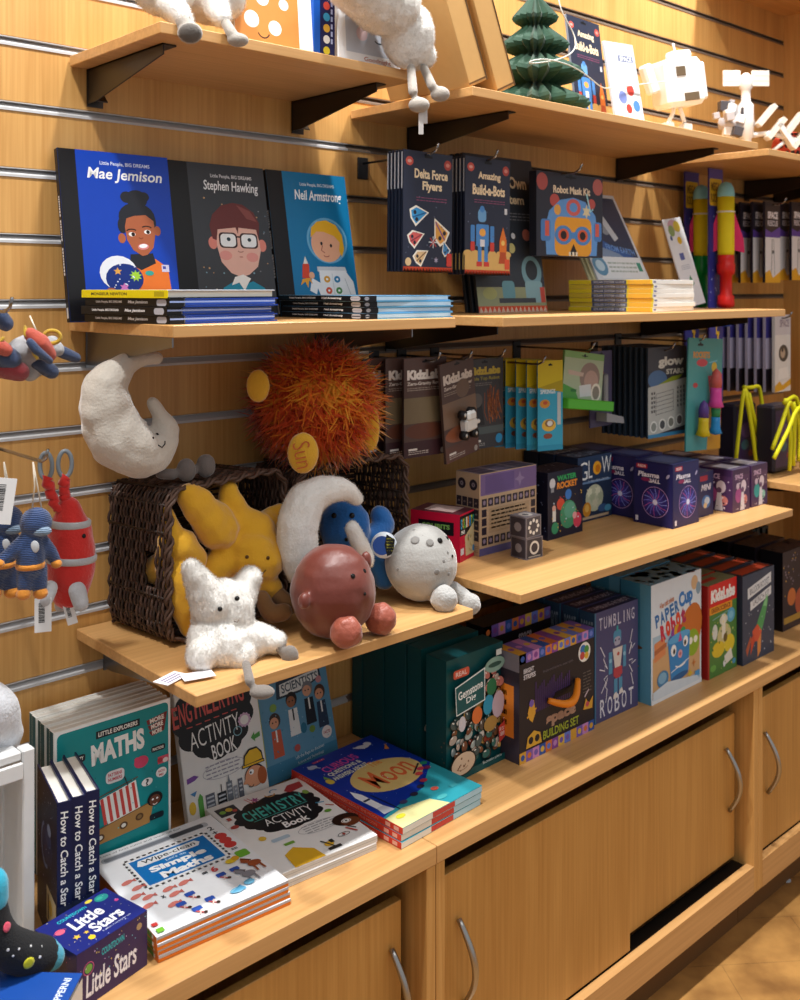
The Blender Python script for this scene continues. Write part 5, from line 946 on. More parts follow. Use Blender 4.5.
def art_yb(a):
    a.rect(0, 0, 100, 100, '#3aa0c4'); a.rect(0, 0, 100, 30, '#c9b81f'); slot(a, 50, 5); a.poly([(0, 30), (100, 22), (100, 36), (0, 30)], '#a8991a'); a.text('SPRINGS', 10, 32, 70, 37, '#e6f2f6', .02); a.ell(28, 48, 20, '#c98f3a', 14); a.ell(30, 47, 9, '#b4563a', 6); a.ell(44, 72, 28, '#d9b44a', 20); a.ell(46, 70, 18, '#8a6a4a', 12); a.ell(48, 70, 11, '#d9dcd8', 9); a.rect(78, 36, 92, 72, '#b9c4c9'); a.ell(40, 84, 18, '#8a4f3a', 9); a.rect(0, 94, 100, 100, '#2f8fb4')
def mk_yb(i, x, y, z, lb): pack('gadget_pack', lb, 'pack', x, y, z, .064, .186, .004, art_yb, '#2a7fa0', 'yellow and blue hanging packs', yaw=-14)
rowed(6, 1.612, -.19, 1.302, .024, mk_yb, ['yellow-topped blue hanging pack, front of its row'] + ['yellow-topped blue pack %s in its row' % s for s in ('second', 'third', 'fourth', 'fifth', 'rearmost')], dx=-.006)
def art_gr(a): a.rect(0, 0, 100, 100, '#a9bda0'); a.rect(0, 0, 100, 14, '#7fae6a'); slot(a, 50, 8); a.poly([(0, 70), (30, 80), (40, 100), (0, 100)], '#4fa044'); a.ell(66, 52, 26, '#8f7f78', 22); a.ell(70, 60, 18, '#b49a90', 16); a.ell(84, 84, 13, '#e6e2d4', 14); a.ell(84, 84, 9, '#8a8478', 10); a.poly([(10, 40), (50, 44), (48, 52), (12, 50)], '#c4b4a8'); a.poly([(40, 72), (70, 66), (72, 92), (44, 96)], '#d6dce0'); a.rect(20, 80, 34, 86, '#2f7a3a')
t = pack('gadget_pack', 'pale green pack with a bright green tray base hanging beside yellow packs', 'pack', 1.69, -.2, 1.322, .145, .1, .006, art_gr, '#6f9a5c', None, yaw=2, roll=7)
b = MB(); b.box(.0, .17, -.018, .05, -.122, -.1, ink('#4fb02f', .35), b=.002); b.build('tray', t)
t = pack('gadget_pack', 'violet-backed clear pack with a grey gadget right of the green tray', 'pack', 1.83, -.16, 1.31, .09, .17, .004, lambda a: (a.rect(0, 0, 100, 100, '#4a4466'), slot(a), a.rect(40, 20, 60, 50, '#b43a34')), '#4a4466', None, yaw=4)
b = MB(); gy = ink('#8e9096', .35); b.box(.03, .045, -.02, -.002, -.13, -.05, gy, b=.003); b.prism([(.02, -.135), (.09, -.15), (.094, -.165), (.02, -.155)], -.03, -.003, gy, 'xz'); b.build('gadget', t)
def art_gs(a):
    a.rect(0, 0, 100, 100, '#3b3a42'); slot(a, 40); a.rect(0, 0, 100, 26, '#44434a'); a.text('glow', 26, 11, 92, 24, '#d9dad2', .05); a.text('STARS', 46, 25, 92, 31, '#c4c6bc', .05); a.ell(24, 36, 24, '#4f6f9a', 14); a.poly([(8, 46), (60, 34), (90, 32), (66, 42)], '#8a9a2f'); a.poly([(0, 44), (100, 36), (100, 90), (0, 98)], '#b7b9b4')
    for r in range(6): a.k -= 1; a.line([(20, 52 + r * 4.6), (64, 48.6 + r * 4.6)], .9, '#6a6c70')
    for r in range(5):
        for u in (8, 14, 74, 82, 90): a.k -= 1; a.rect(u, 50 + r * 5 - u * .06, u + 4, 53 + r * 5 - u * .06, '#3b3a42')
    a.k += 1; a.line([(20, 52), (20, 76)], .9, '#4a4a50'); a.line([(64, 48), (64, 72)], .9, '#4a4a50')
    for i, c in enumerate(('#8a8f88', '#4a4d50', '#7a7c74', '#6a6260')): a.ell(14 + i * 22, 88 - i * 1.5, 9, '#dfe0da', 9); a.ell(14 + i * 22, 88 - i * 1.5, 6.5, c, 6.5)
    a.rect(0, 96, 100, 100, '#3f86b0')
def mk_gs(i, x, y, z, lb): pack('star_pack', lb, 'pack', x, y, z, .156, .21, .006, art_gs if i == 0 else None, '#2d3a48', 'grey star packs hanging in a row', yaw=-2)
rowed(9, 1.995, -.2, 1.314, .0155, mk_gs, ['grey and white glow star pack, front of a long row'] + ['glow star card %s in its row' % s for s in ('second', 'third', 'fourth', 'fifth', 'sixth', 'seventh', 'eighth', 'rearmost')])
def art_tl(a): a.rect(0, 0, 100, 100, '#4f9c9c'); a.poly([(58, 34), (100, 32), (100, 76), (70, 60)], '#c93a58'); a.poly([(66, 60), (100, 74), (100, 100), (60, 100)], '#dd9a2c'); slot(a, 34, 6); a.text('ROCKETS', 14, 12, 62, 18, '#d9953a', .05); a.ell(40, 22, 16, '#c94a54', 6); a.ell(76, 26, 8, '#d9b83a', 8); a.ell(22, 42, 7, '#b44a4a', 4); a.line([(60, 22), (84, 20)], 2, '#7fc4d8')
t = pack('rocket_pack', 'teal hanging pack with three little clear rockets, right of the glow stars', 'pack', 2.112, -.235, 1.335, .155, .268, .004, art_tl, '#3f8f90', None, yaw=0, roll=3)
for (u, v, c1, c2, k) in ((.045, -.2, '#d9c020', '#5a3f8a', 1), (.098, -.13, '#d94aa0', '#c9605c', 1.1), (.1, -.2, '#2f8fd0', '#3a8f5a', .9)):
    b = MB(); M = Matrix.Translation((u, -.018, v)); b.lathe([(0, -.035 * k), (.018 * k, -.03 * k), (.013 * k, -.016 * k), (.012 * k, .0), (.012 * k, .012)], ink(c1, .25), 14, M); b.lathe([(.012 * k, .012), (.0125 * k, .03), (.009 * k, .045 * k), (0, .054 * k)], ink(c2, .25), 14, M); b.build('toy_rocket', t)
hook(2.06, 1.31, .23, 'hook holding the row of glow star packs'); hook(1.765, 1.322, .22, 'hook holding the green tray pack'); hook(1.6, 1.3, .22, 'hook holding the yellow and blue packs'); hook(2.16, 1.328, .25, 'hook holding the teal rocket pack')

# ---- foam pump rockets on their cards at the end of the middle shelf
def rocket(x, y, base, lb):
    t = thing('foam_rocket', lb, 'toy rocket', (x, y, 0), group='foam pump rockets hanging on long cards')
    cd = MB(); cd.box(-.04, .03, .026, .03, 1.11, 1.77, ink('#3a2f7a')); cd.build('card', t)
    a = Art(.07, .66, (-.04, .026, 1.77)); a.rect(0, 0, 100, 100, '#33388a'); a.rect(0, 0, 100, 6, '#5a4f9a'); a.rrect(4, 4, 92, 15, '#dcb82c', 8); a.text('MEGA', 14, 5.4, 76, 9, '#7a5a2a', .03); a.text('ROCKET', 12, 10, 82, 13.6, '#7a5a2a', .03); a.dots(24, '#9fb4e0', 3, 6, 18, 94, 60, (1.5, 4))
    for i, ch in enumerate('PUMP ROCKET'): a.text(ch, 40, 60 + i * 3.3, 84, 62.8 + i * 3.3, '#e0b42c', .05, 0, 90) if ch != ' ' else None
    a.build('printed_front', t)
    b = MB(); b.lathe([(.021, 1.54), (.022, 1.55), (.022, 1.695)], ink('#e3cf1c', .7), 20); b.build('foam_body', t)
    b = MB(); b.lathe([(.0225, 1.694), (.0225, 1.704), (.02, 1.718), (.013, 1.73), (0, 1.735)], ink('#8fd0d8', .6), 20); b.build('nose_cone', t)
    for k in range(3):
        f = MB(); M = Matrix.Rotation(R((-62, 118, 28)[k]), 4, 'Z'); f.prism([(.021, 1.655), (.045, 1.58), (.047, 1.545), (.021, 1.552)], -.004, .004, ink('#d8306a', .7), 'xz', M); f.build('fin', t)
    b = MB(); m = ink(base, .3); b.lathe([(.012, 1.365), (.012, 1.40), (.021, 1.402), (.023, 1.41), (.021, 1.43), (.016, 1.436), (.016, 1.485), (.022, 1.49), (.024, 1.5), (.024, 1.515), (.021, 1.52), (.022, 1.53), (.02, 1.545)], m, 20); b.lathe([(.012, 1.35), (.014, 1.352), (.014, 1.362), (.012, 1.366)], ink('#2a4fb0', .4), 16); b.build('pump', t)
    b = MB(); b.lathe([(.0235, 1.652), (.0245, 1.654), (.0235, 1.656)], ink('#e9e6dc', .5), 16); b.build('tie', t)
rocket(2.45, -.14, '#d3231c', 'yellow foam rocket with a red pump, right one of two'); rocket(2.472, -.055, '#0f8a3a', 'yellow foam rocket with a green pump, left one of two')

# ---- far right bay
def art_pen(a): a.rect(0, 0, 100, 100, '#2a2633'); slot(a); a.text('SPACE', 16, 12, 84, 21, '#e3e0e6', .06); a.text('RESCUE', 16, 23, 84, 30, '#c9c4ce', .03); a.poly([(0, 34), (40, 38), (100, 30), (100, 44), (0, 48)], '#5a3f9a'); a.rect(0, 44, 100, 100, '#d9d6d8'); a.line([(46, 46), (40, 90)], 5, '#8a8c90'); a.line([(56, 46), (62, 90)], 5, '#a4a6aa'); a.ell(52, 62, 10, '#6a6c70', 6); a.poly([(0, 88), (30, 84), (50, 94), (100, 86), (100, 100), (0, 100)], '#dba22c')
def mk_pen(g, nm):
    def f(i, x, y, z, lb): pack('space_pack', lb, 'pack', x, y, z, .085, .225, .008, art_pen, '#2a2633', g)
    return f
rowed(5, 2.625, -.16, 1.692, .03, mk_pen('black space packs in the upper row at the far right', ''), ['black and white hanging space pack, front of the upper far right row'] + ['black space pack %s in the upper far right row' % s for s in ('second', 'third', 'fourth', 'rearmost')], dx=-.012)
rowed(3, 2.78, -.16, 1.7, .03, mk_pen('black space packs at the picture edge', ''), ['black space pack cut by the right picture edge, front one', 'black space pack second at the right picture edge', 'black space pack rearmost at the right picture edge'], dx=-.01)
def art_wh(a): a.rect(0, 0, 100, 100, '#dcd9d6'); a.rect(0, 0, 100, 26, '#c9c4c9'); a.text('SPACE', 30, 6, 90, 16, '#8a7f8f', .04); a.ell(54, 50, 30, '#4a4540', 26); a.ell(50, 50, 15, '#b9a48f', 15); a.ell(48, 46, 6, '#2a2622', 6); a.poly([(24, 70), (84, 68), (88, 82), (20, 84)], '#e9e6e2'); a.poly([(0, 92), (30, 86), (46, 92), (100, 84), (100, 92), (50, 98), (0, 100)], '#dba52c')
def mk_wh(i, x, y, z, lb): pack('space_pack', lb, 'pack', x, y, z, .092, .215, .009, art_wh if i == 0 else (lambda a: (a.rect(0, 0, 100, 100, '#b4adc4'), a.rect(0, 0, 100, 30, '#3f3a8a'), a.rect(0, 70, 100, 100, '#1d1a24'))), '#b9b3c9' if i else '#dcd9d6', 'white and purple packs in the lower far right row')
rowed(8, 2.66, -.17, 1.377, .021, mk_wh, ['white hanging pack with a dark helmet picture, lower far right row'] + ['purple-topped pack %s in the lower far right row' % s for s in ('second', 'third', 'fourth', 'fifth', 'sixth', 'seventh', 'rearmost')], dx=-.011)
pack('space_pack', 'white pack with red and green spots at the right picture edge', 'pack', 2.79, -.2, 1.4, .1, .225, .012, lambda a: (a.rect(0, 0, 100, 100, '#d9d9d6'), a.ell(40, 44, 18, '#c95a54', 12), a.ell(60, 60, 16, '#5fa07a', 12), a.ell(30, 26, 12, '#a9b4b0', 10)), '#d9d9d6', None)
for x, y, z, L, lb in ((2.667, 0, 1.688, .2, 'hook for the upper far right space packs'), (2.83, 0, 1.697, .2, 'hook for the packs at the right picture edge'), (2.7, 0, 1.372, .2, 'hook for the lower far right packs')): hook(x, z, L, lb)
g = random.Random(12)
for i in range(27):
    c, r = i % 9, i // 9
    pack('crystal_sachet', 'small speckled grey-green sachet in the dim rack behind the red-topped boxes', 'pack', 2.13 + c * .075 + .02 * (r % 2), -.05 - .02 * r, .815 - r * .062, .066, .058, .012, (lambda a, s=i: (a.rect(0, 0, 100, 100, '#39464a'), a.dots(12, ['#b9c9c4', '#dfe6e0', '#6a9ab4', '#23282c', '#c4b98a'], s, 8, 8, 92, 92, (7, 14)))), '#39464a', 'speckled sachets in the dim rack')
# bags with yellow straps standing on the far right low shelf
def strap_bag(x, y, lb, loops):
    t = thing('toy_bag', lb, 'bag', (x, y, .986), group='dark bags with yellow straps on the far right shelf')
    b = MB(); b.box(0, .11, 0, .05, 0, .17, ink('#2a2633', .4), b=.006); b.build('body', t)
    a = Art(.11, .17, (0, 0, .17)); a.rect(8, 8, 92, 92, '#3f2f5a'); a.ell(50, 40, 26, '#6a4a7a', 18); a.ell(44, 62, 18, '#3f6f7a', 12); a.ell(70, 76, 10, '#a03a3a', 8); a.build('printed_front', t)
    for i, L in enumerate(loops):
        s = MB(); P = [V(p) for p in L]
        Q = []
        for k in range(len(P) - 1):
            for j in range(5): u = j / 5; Q.append(P[k].lerp(P[k + 1], u))
        Q.append(P[-1])
        for _ in range(3): Q = [Q[0]] + [(Q[k - 1] + Q[k] * 2 + Q[k + 1]) / 4 for k in range(1, len(Q) - 1)] + [Q[-1]]
        s.tube(Q, .0052, ink('#d6d016', .6), 7); s.build('strap', t)
strap_bag(2.355, -.22, 'dark bag with looped yellow straps right of the purple boxes', [[(-.02, -.01, .02), (.0, -.02, .2), (.015, -.02, .215), (.06, -.03, .1), (.09, -.03, .06)], [(.015, -.014, .215), (.06, -.012, .21), (.1, -.012, .215), (.115, -.014, .15), (.12, -.02, .06)], [(.01, -.02, .21), (.03, -.03, .1), (.04, -.035, .02)], [(.03, -.02, .2), (.07, -.03, .06), (.12, -.04, .02), (.18, -.05, .07), (.22, -.05, .15)], [(.02, -.02, .2), (.06, -.025, .04), (.1, -.03, .0), (.15, -.04, .04)]])
strap_bag(2.40, -.30, 'second bag under a tangle of yellow straps at the picture edge', [[(-.05, -.02, .07), (-.02, -.03, .13), (.02, -.03, .19), (.05, -.03, .15), (.04, -.03, .02)], [(.0, -.025, .18), (.06, -.03, .2), (.09, -.03, .1), (.085, -.03, .01)], [(-.06, -.03, .05), (-.0, -.04, .12), (.03, -.04, .16), (.1, -.04, .18)], [(.02, -.02, .19), (.03, -.03, .1), (.02, -.03, .01)], [(.04, -.03, .18), (.065, -.035, .12), (.06, -.035, .03)]])
# ================================================================== PLUSH TOYS
def skin(mb, voxel, mat, smooth=4, sub=0):
    """fuse overlapping lumps into one continuous smooth surface"""
    me = bpy.data.meshes.new('lumps'); me.from_pydata(mb.v, [], mb.f); me.update()
    ob = bpy.data.objects.new('lumps', me); COL.objects.link(ob); fixn(ob)
    r = ob.modifiers.new('r', 'REMESH'); r.mode = 'VOXEL'; r.voxel_size = voxel
    s = ob.modifiers.new('s', 'SMOOTH'); s.iterations = smooth; s.factor = .5
    dg = bpy.context.evaluated_depsgraph_get(); dg.update()
    m2 = bpy.data.meshes.new_from_object(ob.evaluated_get(dg))
    vs = [v.co.copy() for v in m2.vertices]; fs = [tuple(p.vertices) for p in m2.polygons]; no = [v.normal.copy() for v in m2.vertices]
    bpy.data.objects.remove(ob); bpy.data.meshes.remove(me); bpy.data.meshes.remove(m2)
    return vs, fs, no
def crease(vs, no, amp, sc, seed=0):
    from mathutils import noise
    return [v + n * (amp * (noise.noise(v * sc + V((seed, 0, 0))))) for v, n in zip(vs, no)]
def soft(name, mb, voxel, mat, parent=None, smooth=4, amp=0, sc=30, seed=0):
    vs, fs, no = skin(mb, voxel, mat, smooth)
    if amp: vs = crease(vs, no, amp, sc, seed)
    b = MB(); b.add(vs, fs, mat, True); o = b.build(name, parent); o['_n'] = 0; del o['_n']
    return o, vs, fs, no
def tufts(vs, fs, no, n, L, w, mats, seed, curl=.5, segs=3, name='fur', parent=None, keep=None, down=.15, pick=None, shade=.15, stand=.55):
    g = random.Random(seed); b = MB(); idx = [b.mi(m) for m in mats]; NRM = []
    areas = []; tot = 0
    for f in fs:
        a = (vs[f[1]] - vs[f[0]]).cross(vs[f[2]] - vs[f[0]]).length * (1 if len(f) == 4 else .5); tot += a; areas.append(tot)
    import bisect
    for i in range(n):
        f = fs[bisect.bisect(areas, g.random() * tot) % len(fs)]
        u, v = g.random(), g.random(); p = vs[f[0]].lerp(vs[f[1]], u).lerp(vs[f[-1]].lerp(vs[f[2]], u), v); nn = no[f[0]]
        if keep and not keep(p): continue
        tg_ = V((g.uniform(-1, 1), g.uniform(-1, 1), g.uniform(-1, 1) - down)); tg_ = (tg_ - nn * tg_.dot(nn)).normalized()
        d = (nn * stand + tg_).normalized(); bend = V((g.uniform(-1, 1), g.uniform(-1, 1), g.uniform(-1, .4))) * curl
        side = d.cross(nn).normalized(); l = L * g.uniform(.6, 1.15); o = len(b.v); m = g.choice(idx) if not pick else idx[pick(p, g)]; NRM += [(nn + d * shade).normalized()] * (2 * segs + 1)
        for k in range(segs):
            t = k / segs; q = p + d * (l * t) + bend * (l * t * t * .6) - nn * .001; ww = w * (1 - t * .75)
            b.v.append(tuple(q - side * ww)); b.v.append(tuple(q + side * ww))
        b.v.append(tuple(p + d * l + bend * (l * .6)))
        for k in range(segs - 1): b.f.append([o + 2 * k, o + 2 * k + 1, o + 2 * k + 3, o + 2 * k + 2]); b.m.append(m); b.sm.append(True)
        b.f.append([o + 2 * segs - 2, o + 2 * segs - 1, o + 2 * segs]); b.m.append(m); b.sm.append(True)
    nv = [tuple(q) for q in NRM]; o = b.build(name, parent); o.data.normals_split_custom_set_from_vertices(nv); return o
def P(x, y, Y): return at(x, y, Y)
def limb(b, pts, m, n=12):
    """pts: (px, py, Y, radius in px); a fat tapering tube with round ends"""
    c = [at(x, y, Y) for x, y, Y, r in pts]; rs = [rad(r, q) for (x, y, Y, r), q in zip(pts, c)]
    C2 = []; R2 = []
    for i in range(len(c) - 1):
        for k in range(4): C2.append(c[i].lerp(c[i + 1], k / 4)); R2.append(rs[i] + (rs[i + 1] - rs[i]) * k / 4)
    C2.append(c[-1]); R2.append(rs[-1])
    for _ in range(2): C2 = [C2[0]] + [(C2[i - 1] + C2[i] * 2 + C2[i + 1]) / 4 for i in range(1, len(C2) - 1)] + [C2[-1]]
    b.tube(C2, R2, m, n); b.ball(C2[0], R2[0] * .98, m, n); b.ball(C2[-1], R2[-1] * .98, m, n)
def lump(b, x, y, Y, rx, m, ry=None, depth=1.0, n=18):
    c = at(x, y, Y); r = rad(rx, c); ry = rad(ry, c) if ry else r
    # wide in the plane facing the viewer's direction: turn the ellipsoid by the view yaw
    M = Matrix.Translation(c) @ Matrix.Rotation(-YAW, 4, 'Z'); b.ball((0, 0, 0), (r, r * depth, ry), m, n, M)
BLK = ink('#141212', .15)
def eye(b, vs, no, x, y, Y, r, m=BLK, flat=.5):
    """bead on the skin nearest to where the eye shows"""
    d = _ray(x, y).normalized(); best = None
    for v, n in zip(vs, no):
        w = v - CAM; t = w.dot(d); off = (w - d * t).length
        if n.dot(d) < 0 and (best is None or off + t * .02 < best[0]): best = (off + t * .02, v, n)
    v, n = best[1], best[2]; t = (v - CAM).dot(d); c = CAM + d * (t - .0005); rr = rad(r, c)
    q = n.to_track_quat('Z', 'Y').to_matrix().to_4x4()
    b.ball((0, 0, 0), (rr, rr, rr * flat), m, 10, Matrix.Translation(c) @ q)
def smile(b, vs, no, pts, r, m=BLK):
    out = []
    for x, y in pts:
        d = _ray(x, y).normalized(); best = min(((w_.cross(d).length + w_.dot(d) * .02, w_.dot(d)) for w_, n in ((v - CAM, n) for v, n in zip(vs, no)) if n.dot(d) < 0), key=lambda q: q[0])
        out.append(CAM + d * (best[1] - .0006))
    b.tube(out, rad(r, out[0]), m, 6)

# ---- wicker baskets lying on their sides, openings to the room
def basket(label, loc, w, h, d, yaw, hole=None, flare=.03):
    t = thing('wicker_basket', label, 'basket', loc, (0, 0, R(yaw)), 'dark wicker baskets lying on their sides'); wk = [ink('#43302a', .5), ink('#574136', .5), ink('#33251d', .5)]
    b = MB(); pitch = .0165; nl = int(d / .0046); r0 = .03
    def loop(k, off_ph, yy):
        fl = 1 - flare * (1 - k / nl); W2, H2 = w / 2 * fl, h * fl; pts = []
        per = []
        def seg(p, q, n):
            for i in range(n): per.append(((p[0] + (q[0] - p[0]) * i / n), (p[1] + (q[1] - p[1]) * i / n), None))
        # rounded rectangle, clockwise from lower left
        def corner(cx, cz, a0):
            for i in range(7): a = R(a0 - 90 * i / 7); per.append((cx + r0 * math.cos(a), cz + r0 * math.sin(a), a))
        nS, nT = int((H2 - 2 * r0) / .0049), int((2 * W2 - 2 * r0) / .0049)
        seg((-W2, r0), (-W2, H2 - r0), nS); corner(-W2 + r0, H2 - r0, 180); seg((-W2 + r0, H2), (W2 - r0, H2), nT); corner(W2 - r0, H2 - r0, 90); seg((W2, H2 - r0), (W2, r0), nS); corner(W2 - r0, r0, 0); seg((W2 - r0, 0), (-W2 + r0, 0), nT); corner(-W2 + r0, r0, -90)
        s = 0; N = len(per)
        for i, (x, z, a) in enumerate(per):
            cx, cz = per[i - 1][:2]; s += math.hypot(x - cx, z - cz) if i else 0
            nx, nz = (math.cos(a), math.sin(a)) if a is not None else ((-1, 0) if abs(x + W2) < 1e-6 else (1, 0) if abs(x - W2) < 1e-6 else (0, 1) if z > H2 - 1e-6 else (0, -1))
            o = .0027 * math.sin(math.pi * s / pitch + off_ph); yy2 = yy + .0012 * math.sin(s * 60 + k)
            pts.append((x + nx * o, yy2, max(.003, z + nz * o + .0027)))
        return pts
    for k in range(nl):
        yy = d - k * .0046; pts = loop(k, math.pi * (k % 2), yy); m = wk[k % 3]
        if hole and hole[0] < yy < hole[1]:
            run = []
            for q in pts + pts[:1]:
                if q[0] < 0 and hole[2] < q[2] < hole[3] and q[0] < -w / 2 * .85:
                    if len(run) > 2: b.tube(run,   .0024, m, 5)
                    run = []
                else: run.append(q)
            if len(run) > 2: b.tube(run,   .0024, m, 5)
        else: b.tube(pts,   .0024, m, 5, closed=True)
    b.build('weave', t)
    st = MB()   # stakes along the depth, inside the weavers
    ref = loop(nl, 0, 0); n = len(ref)
    for i in range(0, n, 4):
        x, _, z = ref[i]; fl = 1 - flare
        if hole and x < 0 and hole[2] < z < hole[3] and x < -w / 2 * .85: continue
        st.tube([(x * fl, d + .002, z * fl + .002), (x, 0.002, z)], .0022, wk[2], 5)
    st.build('stakes', t)
    bk = MB(); fl = 1 - flare
    for i in range(int(h * fl / .005)): z = .006 + i * .005; bk.tube([(-w / 2 * fl + .004 + (w * fl - .008) * j / 24, d + .003 * math.sin(j * math.pi / 2 + i * math.pi), z) for j in range(25)], .0025, wk[i % 3], 5)
    bk.build('base', t)
    rm = MB()
    for ph in (0, math.pi * 2 / 3, math.pi * 4 / 3):
        rp = loop(nl, 0, 0); rm.tube([(x * 1.005 + .003 * math.cos(i * .7 + ph) * (1 if abs(x) > w / 2 * .8 else 0), -.002 + .0045 * math.sin(i * .7 + ph), z + .003 * math.cos(i * .7 + ph) * (1 if abs(x) < w / 2 * .8 else 0) + .001) for i, (x, y, z) in enumerate(rp)], .0028, wk[1], 6, closed=True)
    rm.build('rim', t)
    return t
basket('dark wicker basket on its side holding the yellow star toys', (.884, -.162, .9135), .236, .232, .152, 8, hole=(.03, .06, .085, .135))
basket('dark wicker basket on its side under the orange furry sun', (1.148, -.155, .9135), .24, .228, .14, -2)

# ---- pale grey crescent moon sitting on the first basket
t = thing('moon_plush', 'pale grey crescent moon toy with dark feet on top of the left basket', 'soft toy')
b = MB(); mg = fabric('#d0c9be', '#bdb5a9', 60, .5, .8)
limb(b, [(158, 358, -.13, 5), (128, 362, -.13, 11), (106, 384, -.13, 23), (104, 412, -.13, 26), (118, 440, -.13, 31), (146, 452, -.135, 29), (166, 436, -.14, 17), (160, 415, -.14, 9), (153, 402, -.14, 6)], mg)
o, vs, fs, no = soft('body', b, .0035, mg, t, 5, .004, 38)
f = MB(); [eye(f, vs, no, x, y, 0, 1.7) for x, y in ((153, 438), (157.5, 434))]; smile(f, vs, no, [(158, 445), (162, 447.5), (165, 444), (165, 441)], .6); f.build('face', t)
for x, y, dx in ((180, 470, 0), (200, 466, 0)):
    b = MB(); ft = fabric('#6d6460', None, 80, .3, .4); limb(b, [(160 + (x - 180) * .6, 474, -.14, 5), (x - 8, y + 4, -.15, 6)], ft); lump(b, x + 6, y, -.155, 10, ft, 12, .8); soft('foot', b, .0028, ft, t, 3, .0012, 70)
# ---- orange furry sun on the second basket
t = thing('sun_plush', 'round orange and yellow furry sun toy with a lettered foot pad', 'soft toy')
b = MB(); so = fabric('#e87424', '#d05a1a', 60, .5, .6); lump(b, 316, 403, -.12, 52, so, 52, .8, 24); o, vs, fs, no = soft('body', b, .006, so, t, 3)
def patch(p, g):
    from mathutils import noise
    q = noise.noise(p * 16 + V((3, 1, 0))) + (p.x - 1.05) * 3.2 + g.uniform(-.35, .35); return 3 if q > .38 else 1 if q > .1 else 0 if q > -.35 else 2
tufts(vs, fs, no, 6500, .04, .0026, [fur('#f0641a', '#d94a12'), fur('#ffa024', '#f5801c'), fur('#dc5618', '#c04412'), fur('#ffc83a', '#ffa428')], 11, .75, 6, 'fur', t, down=.3, pick=patch, shade=.3, stand=.9)
yl = fabric('#d6a428', '#c4901c', 90, .3, .6)
for x, y, Y, rx, ry in ((303, 453, -.235, 16, 21), (371, 428, -.2, 9, 24), (258, 386, -.17, 12, 17)):
    b = MB(); lump(b, x, y, Y, rx, yl, ry, .5); o, pv, pf, pn = soft('foot_pad', b, .003, yl, t, 2)
    if x == 303:
        c = at(x, y, Y); d = (CAM - c).normalized(); n_ = V((d.x, d.y, 0)).normalized(); U = V((-n_.y, n_.x, 0)); U = (U * .2 + V((0, 0, -1))).normalized(); D = n_.cross(U) * -1
        D = U.cross(n_) ; tt = Art(.05, .03, c + n_ * .0148 - U * .025 - D * .015, U, D); tt.text('Sun', 10, 5, 92, 95, '#b4562a', -.01); tt.build('lettering', o)
# ---- yellow velvet stars in the left basket
ym = fabric('#e6ad25', '#d29a1a', 70, .3, .55, amt=.3); br = fabric('#8a6238', '#74502c', 80, .3, .4)
t = thing('star_plush', 'yellow velvet star toy smiling out of the left wicker basket', 'soft toy')
b = MB(); lump(b, 243, 543, -.155, 37, ym, 35, .65)
for pts in ([(218, 528, -.165, 22), (190, 497, -.17, 15)], [(236, 520, -.15, 21), (229, 493, -.15, 12)], [(258, 530, -.15, 19), (281, 513, -.15, 10)], [(250, 555, -.18, 26), (262, 560, -.19, 24)], [(255, 575, -.18, 20), (271, 588, -.195, 13)], [(225, 560, -.16, 20), (205, 580, -.165, 14)]): limb(b, pts, ym)
o, vs, fs, no = soft('body', b, .0036, ym, t, 3, .0045, 42, 3)
f = MB(); [eye(f, vs, no, x, y, 0, 2, ink('#5a3a14', .3)) for x, y in ((247, 557), (268, 558))]; smile(f, vs, no, [(258, 572), (262, 574), (266, 570)], .6, ink('#5a3a14', .3)); f.build('face', t)
for pts in ([(262, 598, -.205, 8), (270, 615, -.225, 9), (284, 612, -.235, 9)], [(275, 592, -.2, 8), (290, 606, -.225, 9)]): b = MB(); limb(b, pts, br); soft('foot', b, .003, br, t, 2)
t = thing('star_plush', 'second yellow star toy squeezed behind the rim at the left basket edge', 'soft toy')
b = MB(); limb(b, [(166, 510, -.155, 6), (172, 535, -.16, 14), (166, 572, -.14, 13), (181, 570, -.165, 20), (184, 600, -.17, 18), (188, 628, -.175, 9)], ym); limb(b, [(180, 545, -.16, 18), (196, 560, -.165, 12)], ym); limb(b, [(176, 560, -.14, 18), (156, 570, -.1, 15)], ym); soft('body', b, .0036, ym, t, 3, .002, 50, 5)
# ---- white furry star in front
t = thing('star_plush', 'white furry star toy with grey feet sitting before the left basket', 'soft toy')
wf = fabric('#efece7', '#e4dfd8', 60, .5, .5, amt=.12); gf = fabric('#7d756e', None, 90, .3, .4)
b = MB(); lump(b, 223, 618, -.265, 32, wf, 40, .6)
for pts in ([(212, 605, -.265, 22), (191, 568, -.265, 10)], [(236, 600, -.265, 20), (250, 577, -.265, 12)], [(212, 640, -.27, 26), (202, 655, -.285, 17)], [(240, 640, -.28, 24), (268, 640, -.3, 14), (276, 642, -.31, 11)], [(225, 645, -.28, 26), (240, 656, -.3, 17)]): limb(b, pts, wf)
o, vs, fs, no = soft('body', b, .0036, wf, t, 3, .002, 60)
tufts(vs, fs, no, 26000, .0055, .0005, [fur('#f4f1ec', '#ebe7e0'), fur('#f9f7f4', '#efece7'), fur('#ece8e1', '#e2ddd5')], 5, .3, 2, 'fur', t)
f = MB(); [eye(f, vs, no, x, y, 0, 2.6, BLK, .9) for x, y in ((220, 609), (237, 598.5))]; smile(f, vs, no, [(234, 621), (237, 622), (239, 619.5)], .6, ink('#7a6a60')); o = f.build('face', t); o.location = _ray(225, 605).normalized() * -.007
